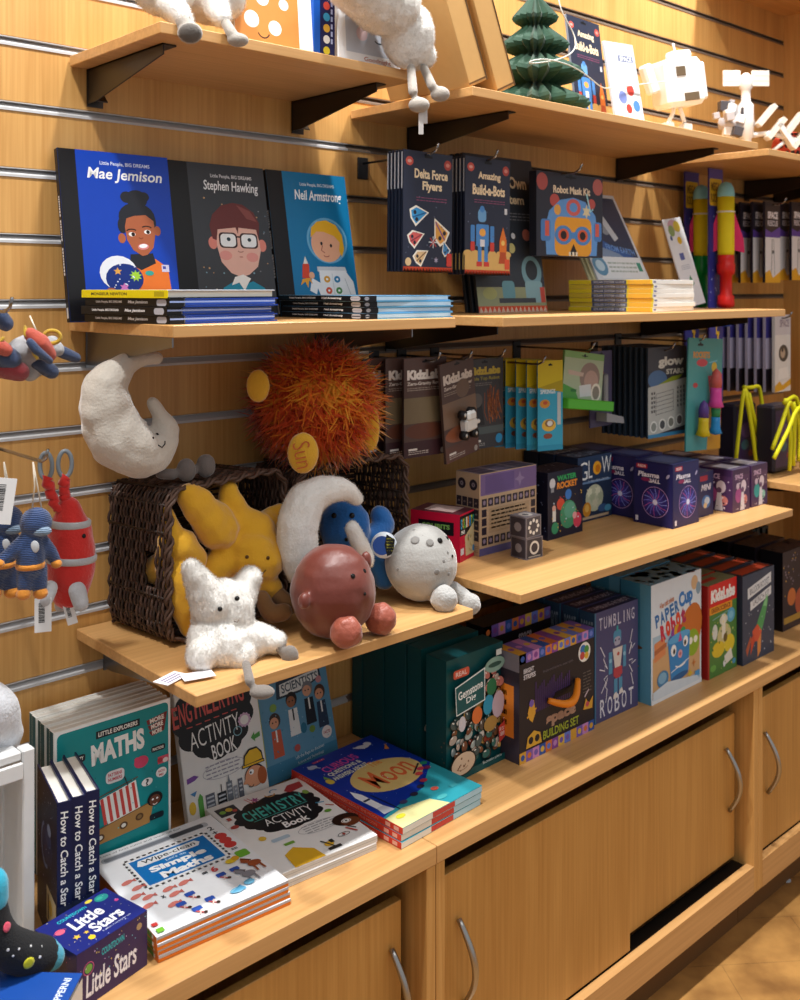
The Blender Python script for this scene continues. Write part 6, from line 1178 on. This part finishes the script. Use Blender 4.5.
for pts, foot in (([(276, 645, -.315, 4), (283, 652, -.325, 5)], (290, 656, -.335, 9, 11)), ([(246, 664, -.345, 4.5), (250, 682, -.385, 5)], (262, 692, -.4, 13, 6.5))):
    b = MB(); limb(b, pts, gf); lump(b, foot[0], foot[1], foot[2], foot[3], gf, foot[4], .8); soft('foot', b, .0028, gf, t, 2)
b = MB(); pp = ink('#e9e6ea', .6); c = at(171, 656, -.29)
for k, (dx, dy, ro, z_) in enumerate(((0, 0, 20, .9152), (.03, -.02, -15, .917))): b.box(-.022, .022, -.013, .013, 0, .0008, pp, Matrix.Translation((c.x + dx, c.y + dy, z_)) @ Matrix.Rotation(R(ro), 4, 'Z'))
lt = b.build('care_label', t); b = MB(); [b.box(-.016, .016, -.009 + i * .006, -.006 + i * .006, .0001, .0003, ink('#8a7f9a'), Matrix.Translation((c.x, c.y, .9160)) @ Matrix.Rotation(R(20), 4, 'Z')) for i in range(3)]; b.build('lettering', lt)
# ---- rust-red planet
t = thing('planet_plush', 'rust-red round planet toy with two stubby feet at the shelf edge', 'soft toy')
rm_ = fabric('#742f20', '#5a2317', 14, .3, .25, .42); rf = fabric('#a5563f', '#843c2d', 30, .6, .25, .42)
b = MB(); lump(b, 333, 591, -.31, 43, rm_, 47, .95, 24); lump(b, 304, 601, -.33, 6, rm_, 9); o, vs, fs, no = soft('body', b, .004, rm_, t, 3, .002, 40)
f = MB(); [eye(f, vs, no, x, y, 0, 2.6) for x, y in ((353, 576), (364.5, 571))]; eye(f, vs, no, 365, 594, 0, 1.8); f.build('face', t)
for x, y, r, Y in ((346, 632, 16.5, -.365), (381, 619, 16, -.35)): b = MB(); lump(b, x, y, Y, r, rf, r * 1.02, .9); soft('foot', b, .003, rf, t, 2, .0022, 80, x)
b = MB(); lump(b, 366, 561, -.33, 6, rm_, 10); soft('ear', b, .003, rm_, t, 2)
# ---- grey planet ball
t = thing('moon_plush', 'pale grey ball moon toy with craters at the right shelf end', 'soft toy')
gm = fabric('#aaa8a4', '#979590', 60, .3, .8); b = MB(); lump(b, 421, 562, -.27, 36.5, gm, 38, .95, 24); o, vs, fs, no = soft('body', b, .0036, gm, t, 3, .0014, 40)
f = MB(); eye(f, vs, no, 440, 540.5, 0, 3.2); eye(f, vs, no, 447, 538, 0, 2.6); eye(f, vs, no, 452.5, 556, 0, 1.6); f.build('face', t)
f = MB(); cr = fabric('#85827e', None, 90, .2, .5); [eye(f, vs, no, x, y, 0, r, cr, .14) for x, y, r in ((415, 540, 5), (430, 542.5, 4.2), (414, 530, 1.8), (422, 535, 1.8), (444, 561, 2), (437, 572, 3.2), (449, 574, 2), (389, 546, 2), (398, 570, 2.4), (448, 552, 1.4))]; f.build('craters', t)
gl = fabric('#b9b8b5', '#9a9894', 60, .7, .8)
for pts, foot in (([(432, 596, -.3, 6), (440, 598, -.31, 8)], (444, 599, -.33, 14)), ([(452, 590, -.29, 9), (464, 598, -.31, 9)], (470, 604, -.325, 11))): b = MB(); limb(b, pts, gl); lump(b, foot[0], foot[1], foot[2], foot[3], gl, foot[3], .9); soft('foot', b, .003, gl, t, 2, .0016, 90)
# ---- white furry crescent with its blue companion
t = thing('moon_plush', 'white furry crescent moon toy behind the rust-red planet', 'soft toy')
b = MB(); limb(b, [(357, 499, -.225, 7), (345, 489, -.225, 11), (325, 489, -.225, 15), (305, 500, -.22, 20), (297, 525, -.22, 21), (298, 555, -.225, 20), (310, 582, -.23, 18)], wf); limb(b, [(352, 528, -.235, 8), (360, 545, -.24, 9), (366, 560, -.24, 9)], wf)
o, vs, fs, no = soft('body', b, .0036, wf, t, 3, .0016, 60, 2); tufts(vs, fs, no, 14000, .0045, .0005, [fur('#f4f1ec', '#ebe7e0'), fur('#f9f7f4', '#efece7'), fur('#ece8e1', '#e2ddd5')], 9, .3, 2, 'fur', t)
t = thing('planet_plush', 'bright blue toy peeping from behind the white furry crescent', 'soft toy')
bl = fabric('#1668b0', '#0f4f92', 50, .4, .8); b = MB(); lump(b, 345, 528, -.175, 26, bl, 30, .6); limb(b, [(372, 540, -.19, 14), (386, 525, -.19, 11), (380, 515, -.185, 10)], bl); limb(b, [(375, 555, -.2, 16), (384, 578, -.21, 12)], bl); o, vs, fs, no = soft('body', b, .0036, bl, t, 3, .0016, 60, 4)
f = MB(); [eye(f, vs, no, x, y, 0, 3) for x, y in ((334, 515.5), (352, 515.5))]; eye(f, vs, no, 346.5, 539.5, 0, 2.2); f.build('face', t)
b = MB(); c = at(384, 545, -.245); q = (CAM - c).normalized().to_track_quat('Z', 'Y').to_matrix().to_4x4(); M = Matrix.Translation(c) @ q; r_ = rad(13, c); b.lathe([(0, -.0006), (r_, -.0006), (r_, .0006), (0, .0006)], ink('#dfe6ee'), 24, M); tg = b.build('swing_tag', t)
a = Art(2 * r_, 2 * r_, c - q.to_3x3() @ V((r_, -r_, 0)), q.to_3x3() @ V((1, 0, 0)), q.to_3x3() @ V((0, -1, 0)), lift=.0008); a.ell(42, 52, 36, '#2a4f9a'); a.poly([(60, 10), (92, 30), (86, 82), (62, 92), (52, 50)], '#16161a'); a.words(5, 60, 24, 88, 80, '#d6d24a', 3, .45); a.build('lettering', tg)

# ---- top shelf: white toys with grey feet
def fluffy(label, lumps, limbs, feet, n, extra=None):
    t = thing('bird_plush', label, 'soft toy'); b = MB()
    for q in lumps: lump(b, q[0], q[1], q[2], q[3], wf, q[4], .75)
    for q in limbs: limb(b, q, wf)
    o, vs, fs, no = soft('body', b, .004, wf, t, 3, .002, 60); tufts(vs, fs, no, n * 2, .006, .0005, [fur('#f2efea', '#e6e2db'), fur('#f7f5f1', '#eae7e1'), fur('#e2ddd5', '#d6d0c7')], 21, .3, 2, 'fur', t)
    for leg, (x, y, Y, rx, ry, c) in feet:
        b = MB(); m = fabric('#a39a90', None, 90, .3, .4); limb(b, leg, m); lump(b, x, y, Y, rx, m, ry, .8); o, *_ = soft('foot', b, .0028, m, t, 2)
        if c: b = MB(); c_ = at(x, y, Y - .0); d = (CAM - c_).normalized(); q = d.to_track_quat('Z', 'Y').to_matrix().to_4x4(); rr = rad(rx * .9, c_); b.ball((0, 0, 0), (rr, rr * ry / rx, rr * .5), fabric('#5d5650', None, 90, .3, .4), 14, Matrix.Translation(c_ + d * rr * .9) @ q); b.build('sole', o)
    return t
fluffy('white fluffy toy with dark foot soles on the top left shelf corner', [(165, -8, -.24, 32, 24), (212, -2, -.23, 34, 26), (190, -30, -.2, 40, 30)], [[(170, 5, -.26, 15), (184, 20, -.285, 11)], [(215, 5, -.25, 16), (222, 18, -.275, 10)]], [([(183, 22, -.29, 8), (188, 28, -.295, 9)], (190, 33, -.3, 13, 11, True)), ([(224, 20, -.28, 5), (232, 34, -.3, 6)], (238, 40, -.305, 11, 7, False))], 9000)
t = fluffy('white fluffy toy dangling long grey legs over the top shelf gap', [(385, 5, -.3, 36, 30), (408, 35, -.3, 27, 34), (420, 56, -.3, 17, 14)], [[(345, -20, -.3, 26), (380, 0, -.3, 32)]], [([(411, 68, -.32, 4.5), (413, 92, -.34, 5)], (419, 105, -.345, 11, 8, False)), ([(424, 68, -.315, 4.5), (432, 86, -.335, 5)], (440, 94, -.34, 10, 8, False))], 9000)
b = MB()
for x0, y0, x1, y1 in ((421, 108, 419, 134), (425, 108, 428, 124)):
    p, q = at(x0, y0, -.345), at(x1, y1, -.345); b.box(-.004, .004, -.0006, .0006, q.z, p.z, ink('#c9c5c2', .6), Matrix.Translation((p.x, p.y, 0)) @ Matrix.Rotation(R(-35), 4, 'Z'))
b.build('care_label', t)
# ================================================================== TOP SHELVES
def tilt(lean=0, roll=0, yaw=0): return (R(lean), R(roll), R(yaw))
# books standing between the white toys
standing_book('picture_book', 'white book with an orange spotted cover standing on the top left shelf', .15, .2, .02, (.842, -.245, 1.8165), (R(-5), 0, R(-2)), lambda a: (a.rect(0, 0, 100, 100, '#f1efec'), a.rect(0, 0, 78, 100, '#cf8a44'), a.ell(20, 78, 9, '#f4efe8'), a.ell(48, 82, 8, '#f4efe8'), a.ell(34, 60, 8, '#f4efe8'), a.ell(60, 62, 6, '#f4efe8'), a.arc(34, 86, 7, 20, 160, 1.4, '#4a3322'), a.ell(36, 98, 3, '#b4542c')), '#f1efec', '#f1efec')
for i in range(2):
    standing_book('picture_book', ['narrow blue book spine-out on the top left shelf', 'navy book spine-out with bright lettering on the top left shelf'][i], (.012, .028)[i], .2, .15, ((.986, 1.0)[i], -.25, 1.8165), (0, 0, R(0)), None if i == 0 else (lambda a: (a.rect(0, 0, 100, 100, '#1e1f4e'), [a.ell(40, 56 + k * 9, 24, c, 24) for k, c in enumerate(('#c94a3a', '#3a9ac4', '#d9a83a', '#e8e4dc', '#d6c22a'))], [a.rect(70, 40 + k * 6, 84, 44 + k * 6, '#aab4d8') for k in range(8)])), ('#1557b8', '#1e1f4e')[i], ('#1557b8', '#1e1f4e')[i])
standing_book('picture_book', 'white-edged book with a sleeping grey face on the top left shelf',   .135, .19, .02, (1.036, -.252, 1.8165), (R(-4), 0, 0), lambda a: (a.rect(0, 0, 100, 100, '#f3f3f4'), a.rect(12, 0, 100, 88, '#c6cbd6'), a.arc(34, 58, 10, 20, 160, 1.6, '#3a3f4a', 5), a.arc(66, 72, 8, 10, 150, 1.8, '#3a3f4a', 6), a.ell(38, 70, 9, '#e0c4c6'), a.text('Goodnight', 40, 90, 84, 95, '#b4562a', .01)), '#f3f3f4', '#f3f3f4')
# kraft boxes leaning between the shelves
kr = ink('#c79a5e', .7)
for i, (x, th, h) in enumerate(((1.325, .05, .24), (1.40, .052, .24))):
    t = thing('cardboard_box', ['brown cardboard box leaning left at the shelf gap, nearer the white toy', 'brown cardboard box leaning left next to the dark paper tree'][i], 'box', (x, -.312, 1.8215), (0, R(-24), R(2)), 'leaning cardboard boxes')
    b = MB(); b.box(-th, 0, 0, .2, 0, h, kr, b=.001); b.build('carton', t)
    b = MB(); b.box(-th - .0006, .0006, -.0008, .0, .004, .007, ink('#6b4c2a')); b.box(-.0025, .0004, -.0009, -.0002, 0, h, ink('#5a4024')); b.build('flap_seam', t)
# honeycomb paper tree
t = thing('paper_tree', 'dark green honeycomb paper tree on the long top shelf', 'decoration', (1.592, -.2, 1.799))
def pleat(k, i): return 1.0 if k % 2 == 0 else (.78 if 0 < i else .8)
gp = fabric('#1d4a32', '#143825', 60, .15, .15, .7)
b = MB(); prof = [(.03, .0), (.07, .004), (.108, .02), (.112, .026), (.104, .034), (.05, .06), (.046, .064), (.092, .078), (.1, .085), (.094, .094), (.042, .122), (.038, .126), (.064, .138), (.07, .145), (.064, .153), (.03, .18), (.026, .184), (.044, .195), (.048, .202), (.014, .24), (.0, .25)]
b.lathe(prof, gp, 40, None, False, lambda k, i: (1.0, .72)[k % 2] if i not in (5, 6, 10, 11, 15, 16) else (1.0, .55)[k % 2]); b.build('paper_body', t)
# packs and models
pack('kit_pack', 'navy robot kit pack leaning behind the small white figure, top shelf', 'pack', 1.712, -.185, 2.035, .115, .235, .006, art_bots, '#8f98a8', None, lean=-9, roll=2)
def art_fig(a): a.rect(0, 0, 100, 100, '#dfe3ea'); a.ell(24, 14, 18, '#f4f4f4', 16); a.poly([(8, 14), (44, 12), (60, 60), (56, 84), (24, 84)], '#f2f2f2'); a.rect(40, 16, 92, 24, '#6a7290'); a.text('SPACE', 46, 17, 88, 23, '#e4e6ec', .03); a.ell(36, 70, 14, '#7f8fd0'); a.ell(66, 60, 13, '#d2453a', 12); a.ell(80, 80, 12, '#4f86c9'); a.ell(52, 84, 10, '#d2453a'); a.rect(60, 34, 86, 46, '#c4ccd8'); a.ell(24, 50, 8, '#cfd4de')
pack('kit_pack', 'small white pack with red and blue spots on the top shelf', 'pack', 1.762, -.245, 1.975, .105, .172, .006, art_fig, '#d9dde4', None, lean=-8, roll=-4)
wh = ink('#f0eeea', .45)
t = thing('card_robot', 'white card robot model standing on the long top shelf', 'model', (2.115, -.2, 1.7992), tilt(0, 0, -22)); t.scale = (.86, .86, .9)
b = MB()
for x in (-.03, .03):
    b = MB(); b.box(x - .02, x + .018, -.035, .025, 0, .022, wh, b=.005); b.box(x - .014, x + .012, -.018, .014, .0215, .05, wh, b=.003); b.build('foot', t)
    b = MB(); b.tube([(x, 0, .045), (x * .5, -.004, .075), (x * .25, 0, .1)], .006, wh); b.build('leg', t)
b = MB(); M = Matrix.Translation((0, 0, .155)) @ Matrix.Rotation(R(-9), 4, 'Y'); b.box(-.062, .062, -.045, .045, -.062, .062, wh, M, .012); b.build('body', t)
b = MB(); dk = ink('#6b5a44', .5)
for x0, x1, z0, z1 in ((-.03, .0, .015, .04), (-.012, .036, -.052, -.03)): b.box(x0, x1, -.0475, -.0445, z0, z1, dk, M, .001)
b.build('face_panel', t)
b = MB(); b.box(-.1, -.068, -.02, .01, .0, .08, wh, M @ Matrix.Rotation(R(-14), 4, 'Y'), .006); b.build('arm', t)
b = MB(); b.box(.063, .085, -.025, .02, -.05, .05, wh, M, .006); b.build('arm', t)
b = MB(); b.box(-.015, .05, -.02, .02, .063, .085, wh, M, .006); b.tube([(0, 0, .225), (-.012, 0, .262)], .003, wh); b.build('head', t)
t = thing('space_station_model', 'white space station model with flat solar panels at the right', 'model', (2.5, -.17, 1.7897), tilt(0, 0, -42))
b = MB(); b.lathe([(.02, .0), (.022, .03), (.014, .034), (.014, .06), (.02, .065), (.02, .15), (.012, .16), (.012, .19), (.017, .195), (.017, .225), (.006, .235), (0, .236)], wh, 16); b.build('core_module', t)
pn = ink('#efe7da', .5)
for x0, x1, z0, z1 in ((-.062, -.015, .2, .242), (.015, .062, .2, .242), (-.06, -.02, .0, .03), (.02, .06, .0, .03)): b = MB(); b.box(x0, x1, -.003, .003, z0, z1, pn, b=.001); [b.box(x0, x1, -.0034, .0034, z0 + (z1 - z0) * k - .0008, z0 + (z1 - z0) * k + .0008, ink('#d6cbb8')) for k in (.33, .66)]; b.build('solar_panel', t)
b = MB(); M = Matrix.Translation((0, 0, .1)) @ Matrix.Rotation(R(90), 4, 'Y'); g = random.Random(3); gy2 = ink('#b9b4b4', .4)
b.lathe([(0, -.075), (.016, -.07), (.018, .0), (.012, .02), (0, .022)], gy2, 12, M)
for k in range(16): b.box(*(lambda x, y, z, s: (x - s, x + s, y - s, y + s, z - s, z + s))(g.uniform(-.07, -.02), g.uniform(-.03, .02), g.uniform(.03, .15), g.uniform(.006, .014)), (wh, gy2, ink('#4b474a'))[k % 3], Matrix.Rotation(R(g.uniform(-20, 20)), 4, 'Y'), .001)
b.build('docking_module', t)
b = MB()
for x, z, ro in ((.05, .12, 40), (.075, .085, 40), (.125, .1, 38), (.14, .06, 38), (.10, .07, -35)): b.box(-.007, .007, -.016, .016, -.035, .035, (pn, wh)[ro < 0], Matrix.Translation((x, -.01, z)) @ Matrix.Rotation(R(ro), 4, 'Y'), .001)
b.tube([(.02, 0, .07), (.06, -.005, .075), (.13, -.01, .055)], .007, wh); b.tube([(.06, 0, .02), (.1, -.005, .05)], .005, wh); b.build('truss', t)
# red ball toy on the far right shelf
t = thing('toy_ball', 'red and black perforated ball at the right picture edge', 'toy', (2.64, -.22, 1.7892 + .045))
b = MB(); b.ball((0, 0, 0), .045, ink('#d9513a', .4), 24); b.build('shell', t)
b = MB(); bkk = ink('#2a2326', .4)
for i in range(-2, 3):
    for j in range(-3, 4):
        th_, ph_ = R(-60 + j * 20 - 60), R(i * 24); n_ = V((math.cos(ph_) * math.cos(th_), math.cos(ph_) * math.sin(th_), math.sin(ph_))); b.ball((0, 0, 0), (.006, .006, .0015), bkk, 8, Matrix.Translation(n_ * .0447) @ n_.to_track_quat('Z', 'Y').to_matrix().to_4x4())
b.lathe([(.0452, -.012), (.0458, 0), (.0452, .012)], bkk, 24, Matrix.Rotation(R(62), 4, 'Y') @ Matrix.Translation((0, 0, 0))) if False else None
b.build('holes', t)
# thin light wire draped over the tree and the pack
b = MB(); wpts = [(1.56, -.25, 2.09), (1.555, -.29, 2.02), (1.545, -.3, 1.985), (1.60, -.30, 1.945), (1.56, -.325, 1.90), (1.47, -.335, 1.87), (1.42, -.31, 1.862), (1.45, -.335, 1.878), (1.55, -.34, 1.872), (1.63, -.325, 1.852), (1.72, -.28, 1.86), (1.82, -.26, 1.885), (1.90, -.27, 1.90), (1.97, -.265, 1.915)]
W2 = [V(p) for p in wpts]
for _ in range(3):
    W3 = []
    for i in range(len(W2) - 1): W3 += [W2[i], (W2[i] + W2[i + 1]) / 2]
    W2 = W3 + [W2[-1]]; W2 = [W2[0]] + [(W2[i - 1] + W2[i] * 2 + W2[i + 1]) / 4 for i in range(1, len(W2) - 1)] + [W2[-1]]
b.tube(W2, .0013, ink('#d9dad2', .3), 6); tag(b.build('light_wire'), 'thin pale light wire draped over the dark green paper tree', 'wire')

# ================================================================== HANGING TOYS AT THE LEFT
def wire_arm(x, z, L, lb, yaw=0):
    t = hook(x, z, L, lb); t.rotation_euler = (0, 0, R(yaw)); return t
wire_arm(.555, 1.226, .24, 'hook with a black plate holding the red rocket toy'); wire_arm(.455, 1.22, .27, 'hook holding the navy knitted figures'); wire_arm(.50, 1.425, .26, 'hook holding the knitted bird under the middle shelf')
# red plush rocket on two rings
t = thing('rocket_plush', 'red rocket toy hanging from two grey rings beside the left basket', 'soft toy')
rd = fabric('#d2231c', '#b5180f', 60, .4, .7); Yr = -.14
b = MB(); limb(b, [(69, 508, Yr, 12), (70, 528, Yr, 21), (71, 552, Yr, 24), (71, 575, Yr, 23), (70, 592, Yr, 18)], rd, 20); o, vs, fs, no = soft('body', b, .0036, rd, t, 3, .001, 60)
gb = fabric('#b4b4b6', None, 90, .3, .4)
for yy, r in ((523, 19.6), (557.5, 24.2)):
    b = MB(); c = at(70 if yy < 530 else 71, yy, Yr); rr = rad(r, c); b.lathe([(rr * .985, -.005), (rr * 1.03, -.003), (rr * 1.04, .003), (rr * .99, .005)], gb, 28, Matrix.Translation(c) @ Matrix.Rotation(R(4), 4, 'Y')); b.build('band', t)
f = MB(); eye(f, vs, no, 84, 536, 0, 2.4); f.build('eye', t)
lg = fabric('#b9b9bb', '#a3a3a6', 60, .4, .5)
for pts in ([(50, 588, -.16, 8), (45, 600, -.165, 8)], [(77, 590, -.17, 9), (81, 604, -.175, 8)], [(62, 598, -.12, 6), (60, 606, -.12, 6)]): b = MB(); limb(b, pts, lg); soft('fin', b, .0028, lg, t, 2)
for (x0, y0, x1, y1) in ((58, 512, 46, 477), (66, 505, 64, 477)):
    b = MB(); p, q = at(x0, y0, Yr), at(x1, y1, Yr); n = 12; b.tube([p.lerp(q, i / n) + V((.003 * math.sin(i * 1.7), 0, 0)) for i in range(n + 1)], [rad(5 + 1.2 * math.sin(i * 2.2), p) for i in range(n + 1)], rd, 8); b.build('strap', t)
for x, y in ((46, 466), (65, 464)):
    b = MB(); c = at(x, y, Yr); r = rad(10.5, c); M = Matrix.Translation(c) @ Matrix.Rotation(R(-50 if x < 50 else -20), 4, 'Z'); b.tube([M @ V((r * .62 * math.cos(i * math.pi / 12), 0, r * 1.25 * math.sin(i * math.pi / 12))) for i in range(24)], rad(2.3, c), ink('#7c858c', .35), 8, closed=True); b.build('ring', t)
def tagcard(t, x0, y0, x1, y1, Y, w, seed):
    p, q = at(x0, y0, Y), at(x1, y1, Y); d = (q - p); h = d.length; D = d.normalized(); n_ = V((CAM.x - p.x, CAM.y - p.y, 0)).normalized(); U = (D.cross(n_)).normalized(); U = U if U.x > 0 else -U
    b = MB(); n2 = U.cross(D).normalized() * .0006; vs_ = [p + U * sx * w / 2 + D * (h * sy) + n2 * k for k in (-1, 1) for sx, sy in ((-1, 0), (1, 0), (1, 1), (-1, 1))]
    b.add(vs_, [(0, 1, 2, 3), (7, 6, 5, 4), (0, 4, 5, 1), (1, 5, 6, 2), (2, 6, 7, 3), (3, 7, 4, 0)], ink('#e6e6e6', .6)); o = fixn(b.build('swing_tag', t))
    a = Art(w, h, p - U * w / 2, U, D, lift=.0009)
    if a.N.dot(CAM - p) < 0: a.lift = -.0009; a.step = -a.step
    g = random.Random(seed); v = 14
    while v < 70: s_ = g.uniform(1.2, 3.2); a.k -= 1; a.rect(24, v, 60, v + s_, '#2a2a2c'); v += s_ + g.uniform(1, 2.4)
    a.k += 1; a.build('lettering', o)
tagcard(t, 43, 598, 43, 632, -.17, .022, 3); tagcard(t, 66, 598, 73, 624, -.155, .014, 5)
# knitted navy figures
def figure(label, X, Y0, Y, s, rings=True):
    nv = knit('#2b4a80'); og = fabric('#d98a2c', None, 90, .4, .4); t = thing('knitted_figure', label, 'soft toy', group='knitted navy figures on cords')
    def L(pts): return [(X + dx * s, Y0 + dy * s, Y + (yy if len(q) > 3 else 0), r * s) for q in pts for (dx, dy, r, yy) in [tuple(q) + (0,) * (4 - len(q))]]
    b = MB(); lump(b, X, Y0, Y, 14 * s, nv, 14 * s); limb(b, L([(-4, 12, 9), (-5, 26, 12), (-5, 38, 12)]), nv); limb(b, L([(-9, 40, 8), (-10, 56, 7)]), nv); limb(b, L([(2, 40, 8), (3, 56, 7)]), nv); limb(b, L([(-12, 16, 6), (-22, 26, 6), (-31, 33, 5)]), nv); limb(b, L([(6, 16, 6), (13, 26, 6), (17, 33, 5)]), nv)
    o, vs, fs, no = soft('body', b, .0028, nv, t, 2)
    for dx, dy, r in ((-33, 36, 5), (18, 36, 5), (-11, 63, 6.5), (4, 62, 6.5)): b = MB(); lump(b, X + dx * s, Y0 + dy * s, Y - .004, r * s, og, r * .8 * s); b.build('mitt' if dy < 50 else 'boot', t)
    b = MB(); limb(b, L([(-9, 8, 3), (4, 9, 3.4), (12, 6, 3)]), fabric('#6f8fb8', None, 90, .3, .4)) if False else lump(b, X + 4 * s, Y0 + 7 * s, Y - .014, 10 * s, knit('#8fa9c4'), 4.5 * s, .6); b.build('visor', t)
    b = MB(); c = at(X - 5 * s, Y0 + 37 * s, Y); r = rad(12.6 * s, c); b.lathe([(r * .97, -.0035), (r * 1.02, 0), (r * .97, .0035)], og, 20, Matrix.Translation(c)); b.build('belt', t)
    b = MB(); lump(b, X - 1 * s, Y0 + 21 * s, Y - .016, 4 * s, ink('#c9cdd2'), 5.5 * s, .4); b.build('badge', t)
    b = MB(); h0 = at(X - 4, Y0 - 12 * s, Y); top = at(X - 3, 462, Y); b.tube([h0, h0.lerp(top, .5) + V((.003, 0, 0)), top], .0011, ink('#ddd2bf'), 6); h1 = at(X + 6, Y0 - 11 * s, Y); b.tube([h1, h1.lerp(top, .5), top], .0011, ink('#ddd2bf'), 6); b.build('cord', t)
    return t
figure('navy knitted figure with orange mitts hanging by a cord, front one', 36, 523, -.215, 1.13)
t = figure('navy knitted figure cut by the left picture edge, behind a white tag', 7, 521, -.15, 1.15)
tagcard(t, 5, 478, -2, 524, -.225, .03, 8)
# knitted bird hanging head down under the middle shelf
t = thing('knitted_bird', 'knitted white, orange and navy bird hanging at the upper left edge', 'soft toy')
wk_ = knit('#c9c9cc', 220); ok_ = knit('#e0583c', 220); nk = knit('#24406e', 220); yk = knit('#e2b418', 220); rk = knit('#a81f2c', 220)
def kl(n, m, *chains): b = MB(); [limb(b, c, m) for c in chains]; return soft(n, b, .0028, m, t, 2)[0]
Yb = -.2
kl('body', wk_, [(22, 352, Yb, 16), (32, 350, Yb, 18), (40, 358, Yb, 15), (30, 372, Yb, 10)], [(52, 342, Yb, 7), (58, 350, Yb - .01, 7)])
kl('belly', rk, [(8, 368, Yb - .01, 12), (20, 372, Yb - .015, 10)], [(-8, 362, Yb, 14), (5, 365, Yb, 14)])
kl('back', nk, [(-5, 352, Yb - .01, 13), (10, 360, Yb - .014, 12)])
[kl('wing', ok_, c_) for c_ in ([(30, 334, Yb - .03, 7), (40, 343, Yb - .035, 10), (50, 355, Yb - .03, 7)], [(-2, 346, Yb - .025, 8), (6, 350, Yb - .028, 7)])]; kl('wing_edge', nk, [(30, 342, Yb - .04, 4.5), (38, 352, Yb - .045, 5), (50, 361, Yb - .04, 4)])
[kl('leg', nk, c_) for c_ in ([(6, 324, Yb, 8), (0, 316, Yb, 8)], [(62, 352, Yb - .005, 6.5), (76, 358, Yb - .005, 5.5)], [(36, 362, Yb - .01, 8), (52, 372, Yb - .012, 7.5)])]
b = MB(); c = at(52, 337, Yb - .03); q = (CAM - c).normalized().to_track_quat('Z', 'Y').to_matrix().to_4x4(); M = Matrix.Translation(c) @ q; r = rad(8, c); b.tube([M @ V((r * math.cos(i * math.pi / 10), r * .8 * math.sin(i * math.pi / 10), 0)) for i in range(20)], rad(2.2, c), yk, 8, closed=True); b.build('collar', t)
[kl('stripe', yk, c_) for c_ in ([(25, 327, Yb - .028, 2.6), (26, 336, Yb - .032, 2.6)], [(3, 338, Yb - .03, 2.6), (0, 342, Yb - .03, 2.4)], [(33, 352, Yb - .04, 2.6), (37, 358, Yb - .045, 2.6)])]
b = MB(); b.tube([at(36, 330, Yb), at(32, 321, Yb + .01), at(30, 316, Yb + .02)], .0012, ink('#ddd2bf'), 6); b.build('cord', t)
# ================================================================== CORNER: socks on the gift book, pale toy on the crate
t = thing('sock', 'black sock with cyan toe and yellow spots lying on the gift book', 'sock')
sk = fabric('#141518', '#0d0e10', 120, .4, .05); cy = fabric('#22a6c4', None, 120, .4, .4); Ys = -.345
b = MB(); limb(b, [(-8, 905, Ys, 15), (-6, 925, Ys, 17), (2, 945, Ys, 20), (24, 954, Ys, 20), (42, 955, Ys, 18)], sk, 16); o, vs, fs, no = soft('body', b, .003, sk, t, 2)
b = MB(); limb(b, [(44, 955, Ys, 17), (52, 957, Ys, 13)], cy, 14); soft('toe', b, .003, cy, t, 2)
b = MB(); limb(b, [(-8, 884, Ys, 16), (-8, 900, Ys, 16)], cy, 14); soft('cuff', b, .003, cy, t, 1)
f = MB(); [eye(f, vs, no, x, y, 0, r, fabric(c, None, 120, .3, .3), .12) for x, y, r, c in ((29, 963, 6, '#d6d01c'), (7, 927, 5, '#e0526a'), (19, 949, 1.3, '#e6e6e6'), (31, 946, 1.2, '#e6e6e6'), (40, 957, 1.6, '#e6e6e6'), (42, 946, 1.1, '#e6e6e6'), (8, 950, 1.6, '#e6e6e6'), (13, 956, 1.2, '#e6e6e6'))]; f.build('spots', t)
t = thing('cloud_plush', 'pale grey soft toy lying on top of the white crate', 'soft toy')
cm = fabric('#d3d5da', '#c3c6cc', 60, .6, .7); b = MB(); limb(b, [(-25, 705, -.2, 30), (-8, 715, -.2, 28), (6, 735, -.2, 17)], cm, 18); limb(b, [(-20, 742, -.2, 14), (10, 745, -.2, 10)], cm); soft('body', b, .004, cm, t, 3, .004, 40)
b = MB(); b.lathe([(0, .0003), (.012, .0003), (.011, .002), (0, .0022)], ink('#a9b0b8', .5), 16); o = b.build('paper_scrap', None, (2.372, -.345, 0)); tag(o, 'tiny pale round scrap lying on the wooden floor by the plinth', 'scrap')
